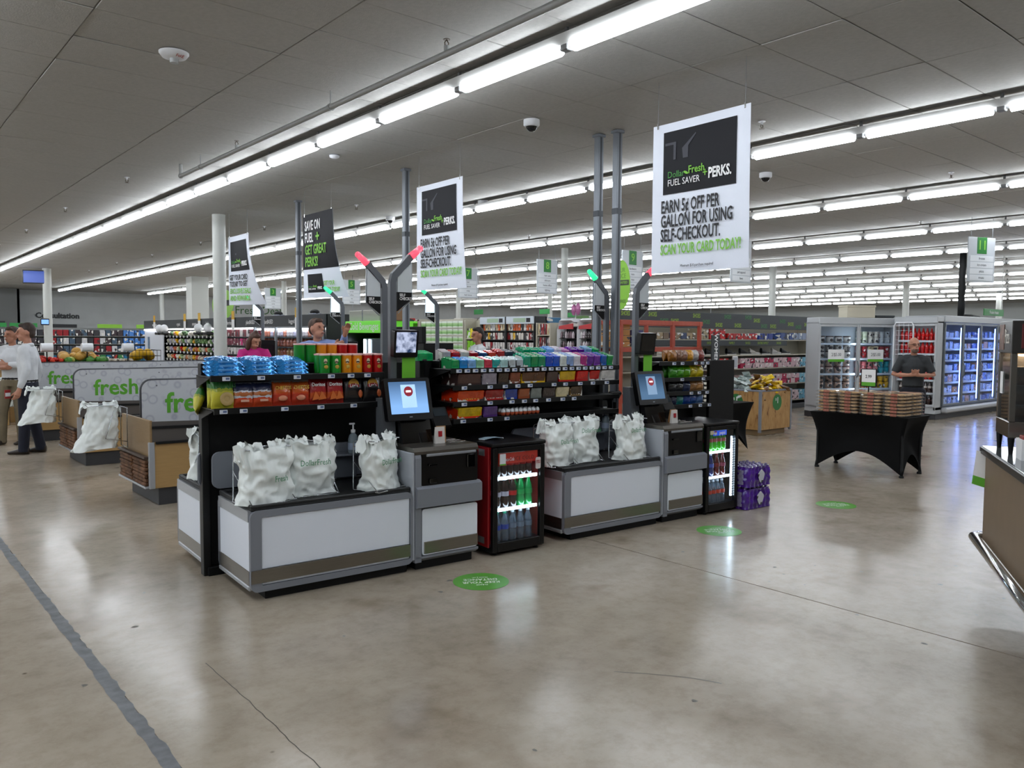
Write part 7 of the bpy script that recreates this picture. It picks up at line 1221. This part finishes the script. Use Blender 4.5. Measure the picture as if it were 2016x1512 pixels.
for y, c, nm in ((13.05, '#8a4a7a', 'beside the folders'), (12.35, '#9a5a8a', 'beside the metal struts')): o = thing('foil_balloon', 'pink butterfly shaped foil balloon on the cosmetics stand ' + nm, 'balloon', (12.9, y, 2.09)); MB().ball((0, 0.07, 0.2), 0.03, 0.08, 0.13, 10, 8).ball((0, -0.07, 0.22), 0.03, 0.08, 0.14, 10, 8).build('balloon_body', mat('pink_foil', '#a8648e', 0.25, 0.3), o); MB().cyl((0, 0, 0), 0.005, 0.15, 6).build('stick', WHITE, o)
# long aisle gondolas behind the end displays
for k, (y, c) in enumerate(((12.2, '#8a8378'), (14.9, '#7d776c'), (17.8, '#857e72'), (20.8, '#7b756b'))):
    rack('aisle_gondola', ['long aisle gondola behind the cosmetics stands', 'long aisle gondola behind the greeting cards', 'long aisle gondola behind the paper towels', 'long aisle gondola beyond the paper towels'][k], (13.2, y), 0, 22.0, 1.95, [0.4, 0.8, 1.2, 1.55], 0.45, SHELFB, None)
    for r_, z in enumerate((0.4, 0.8, 1.2, 1.55, 1.95)): stock('shelf_carton', 'carton', 'cartons on the aisle gondolas', 'assorted carton on the ' + ['lowest', 'second', 'third', 'fourth', 'top'][r_] + ' level of an aisle gondola', UB, [((13.4 + 0.62 * i, y + 0.18, z), 0, rk.choice(['#9a3a34', '#c9c2b6', '#3f6a8a', '#b98a3a', '#5a7a4a', '#d0ccc6', '#4a3a5a']), (0.5, 0.3, rk.uniform(0.18, 0.3))) for i in range(10)])
for x, y, lb in ((16.0, 17.5, 'first'), (19.0, 19.5, 'second'), (22.0, 22.0, 'third'), (20.0, 17.0, 'fourth'), (24.0, 17.4, 'fifth'), (15.0, 19.4, 'sixth'), (13.5, 24.5, 'seventh')):
    o = thing('department_sign', 'small green department sign hung over the far aisles', 'sign', (x, y, 2.35), 0, 'small green department signs'); MB().cbox(-0.01, 0.01, -0.22, 0.22, 0, 0.15, 0.004).build('sign_board', mat('dept_green', '#2f9448', 0.5), o); MB().cyl((0, 0, 0.145), 0.008, CEIL - 2.5, 5).build('hanging_rod', STRUT, o)
wd2 = thing('wall_letters', 'dark green fresh deals lettering on the far wall above the produce', 'wall sign', (18.2, YW - 0.03, 2.75)); txt('Fresh Deals', wd2, (0, 0, 0.3), FRONT_Y, 0.62, mat('letters_darkgreen', '#3f6a3a', 0.6), ext=0.01); MB().box(-2, 2, 0.0, 0.02, -0.1, 0.7).build('letter_backing', WALLM, wd2)
# ================================================================== pharmacy shelving and fruit island
PH, aH = (4.2, 38.6), 0.0
phr = rack('pharmacy_shelf', 'far pharmacy shelving of small boxes under green headers', PH, aH, 7.2, 1.95, [0.5, 0.9, 1.25, 1.6], 0.5, mat('pharm_shelf', '#8a8c8a', 0.5), None)
for x in (0.6, 1.7, 5.0, 6.6): MB().cbox(x - 0.5, x + 0.5, -0.03, 0, 1.95, 2.12, 0.004).build('green_header', mat('dept_green', '#2f9448', 0.5) if x < 3 else LIME, phr)
for r_, z in enumerate((0.5, 0.9, 1.25, 1.6)): stock('medicine_box', 'box', 'boxes on the pharmacy shelving', ['red and green', 'teal and red', 'blue', 'dark and blue'][r_] + ' medicine box on the ' + ['lowest', 'second', 'third', 'top'][r_] + ' pharmacy shelf', UB, [((PH[0] + 0.15 + 0.24 * i, PH[1] + 0.12, z), 0, (['#a33a34', '#3f7a4a', '#2f6a8a'][i % 3] if r_ == 0 else '#5f86c4' if i > 22 else rk.choice(['#2f2f34', '#8a2f34', '#c9c9cc', '#4a5a6a', '#3a3034'])), (0.21, 0.2, 0.26)) for i in range(29)])
fi = thing('fruit_island', 'wooden fruit island with black rim beyond the lanes', 'display table', (4.0, 17.9, 0)); MB().cbox(-1.6, 1.5, -0.5, 0.5, 0, 0.85).build('island_body', WOODV, fi); MB().cbox(-1.62, 1.52, -0.52, 0.52, 0.85, 1.05, 0.01).build('black_rim', BLACK, fi); MB().box(-1.58, 1.48, -0.48, 0.48, 1.05, 1.1).build('fruit_bed', KB, fi)
sph = MB().ball((0, 0, 0), 1, 1, 1, 12, 8).mesh('fruit', mat('fruit_skin', '#ffffff', 0.45, objcol=True, noise=0.2, nscale=9))
def fruit(label, n, cx, cy, rx, ry, r, cols, z0, top):
    for i in range(n):
        x, y = rk.uniform(-rx, rx), rk.uniform(-ry, ry); z = z0 + r + top * (1 - max(abs(x) / rx, abs(y) / ry)) * rk.random(); tag(place(sph, 'fruit', None, (cx + x, cy + y, z), rk.uniform(0, 6), color=rk.choice(cols), scale=(r, r, r * 0.92)), label, 'fruit', 'fruit on the island')
fruit('red tomato heaped on the fruit island', 40, 3.0, 17.7, 0.3, 0.25, 0.045, ['#b03a26', '#c04a2c'], 1.1, 0.08); fruit('tan melon piled on the fruit island', 16, 3.65, 17.8, 0.3, 0.25, 0.095, ['#b8935a', '#c4a068', '#a98450'], 1.1, 0.28); fruit('green lettuce head on the fruit island', 18, 3.75, 17.55, 0.35, 0.12, 0.07, ['#4a7a3a', '#a9b06a', '#35602c'], 1.08, 0.03); fruit('small white mushroom pack on the fruit island', 30, 4.35, 17.6, 0.25, 0.15, 0.035, ['#c9c2b6', '#b9b0a2'], 1.1, 0.02); fruit('yellow melon in the wire basket of the fruit island', 8, 4.85, 17.75, 0.16, 0.15, 0.11, ['#d0a818', '#c49a14'], 1.1, 0.16)
wk = thing('wire_basket', 'black wire basket holding yellow melons', 'basket', (4.85, 17.75, 1.1)); q = MB()
for z in (0.01, 0.12, 0.24): q.tube([(-0.28, -0.28, z), (0.28, -0.28, z), (0.28, 0.28, z), (-0.28, 0.28, z)], 0.008, 4, closed=True)
for i in range(9): q.tube([(-0.28 + 0.07 * i, -0.28, 0), (-0.28 + 0.07 * i, -0.28, 0.24)], 0.005, 4)
q.build('wire_cage', BLACK, wk)
for i, x in enumerate((3.05, 3.75, 4.5)): o = thing('bag_roll', 'white bag roll on a stalk standing over the ' + ['tomatoes', 'melons', 'mushrooms'][i], 'bag roll', (x, 17.5, 1.1)); MB().cyl((0, 0, 0), 0.012, 0.25, 6).build('stalk', BLACK, o); MB().cyl((-0.1, 0, 0.3), 0.085, 0.2, 14, 'x').build('roll', WHITE, o)
cr_ = thing('fruit_crate', 'tan crate table of orange fruit beside the man in khaki', 'crate', (1.95, 17.3, 0)); MB().cbox(-0.6, 0.37, -0.4, 0.4, 0, 1.0).build('crate_body', WOODV, cr_); MB().cbox(-0.62, 0.39, -0.42, 0.42, 0.95, 1.02, 0.006).build('crate_rim', WOODD, cr_); fruit('orange heaped in the tan crate', 40, 1.83, 17.2, 0.42, 0.3, 0.045, ['#c98a2c', '#d09a34'], 1.02, 0.08)
# ================================================================== lettering curves become plain meshes
bpy.context.view_layer.update(); dg = bpy.context.evaluated_depsgraph_get()
tcache = {}
for o in [q for q in SC.objects if q.type == 'FONT']:
    c = o.data; key = (c.body, round(c.size, 4), c.align_x, c.materials[0].name, round(c.offset, 5), round(c.extrude, 5), round(c.shear, 2), round(c.space_character, 2))
    if key not in tcache: me = bpy.data.meshes.new_from_object(o.evaluated_get(dg)); me.name = 'lettering'; tcache[key] = me
    n = bpy.data.objects.new('lettering', tcache[key]); COL.objects.link(n); n.parent = o.parent; n.location = o.location; n.rotation_euler = o.rotation_euler; n.scale = o.scale
    bpy.data.objects.remove(o)
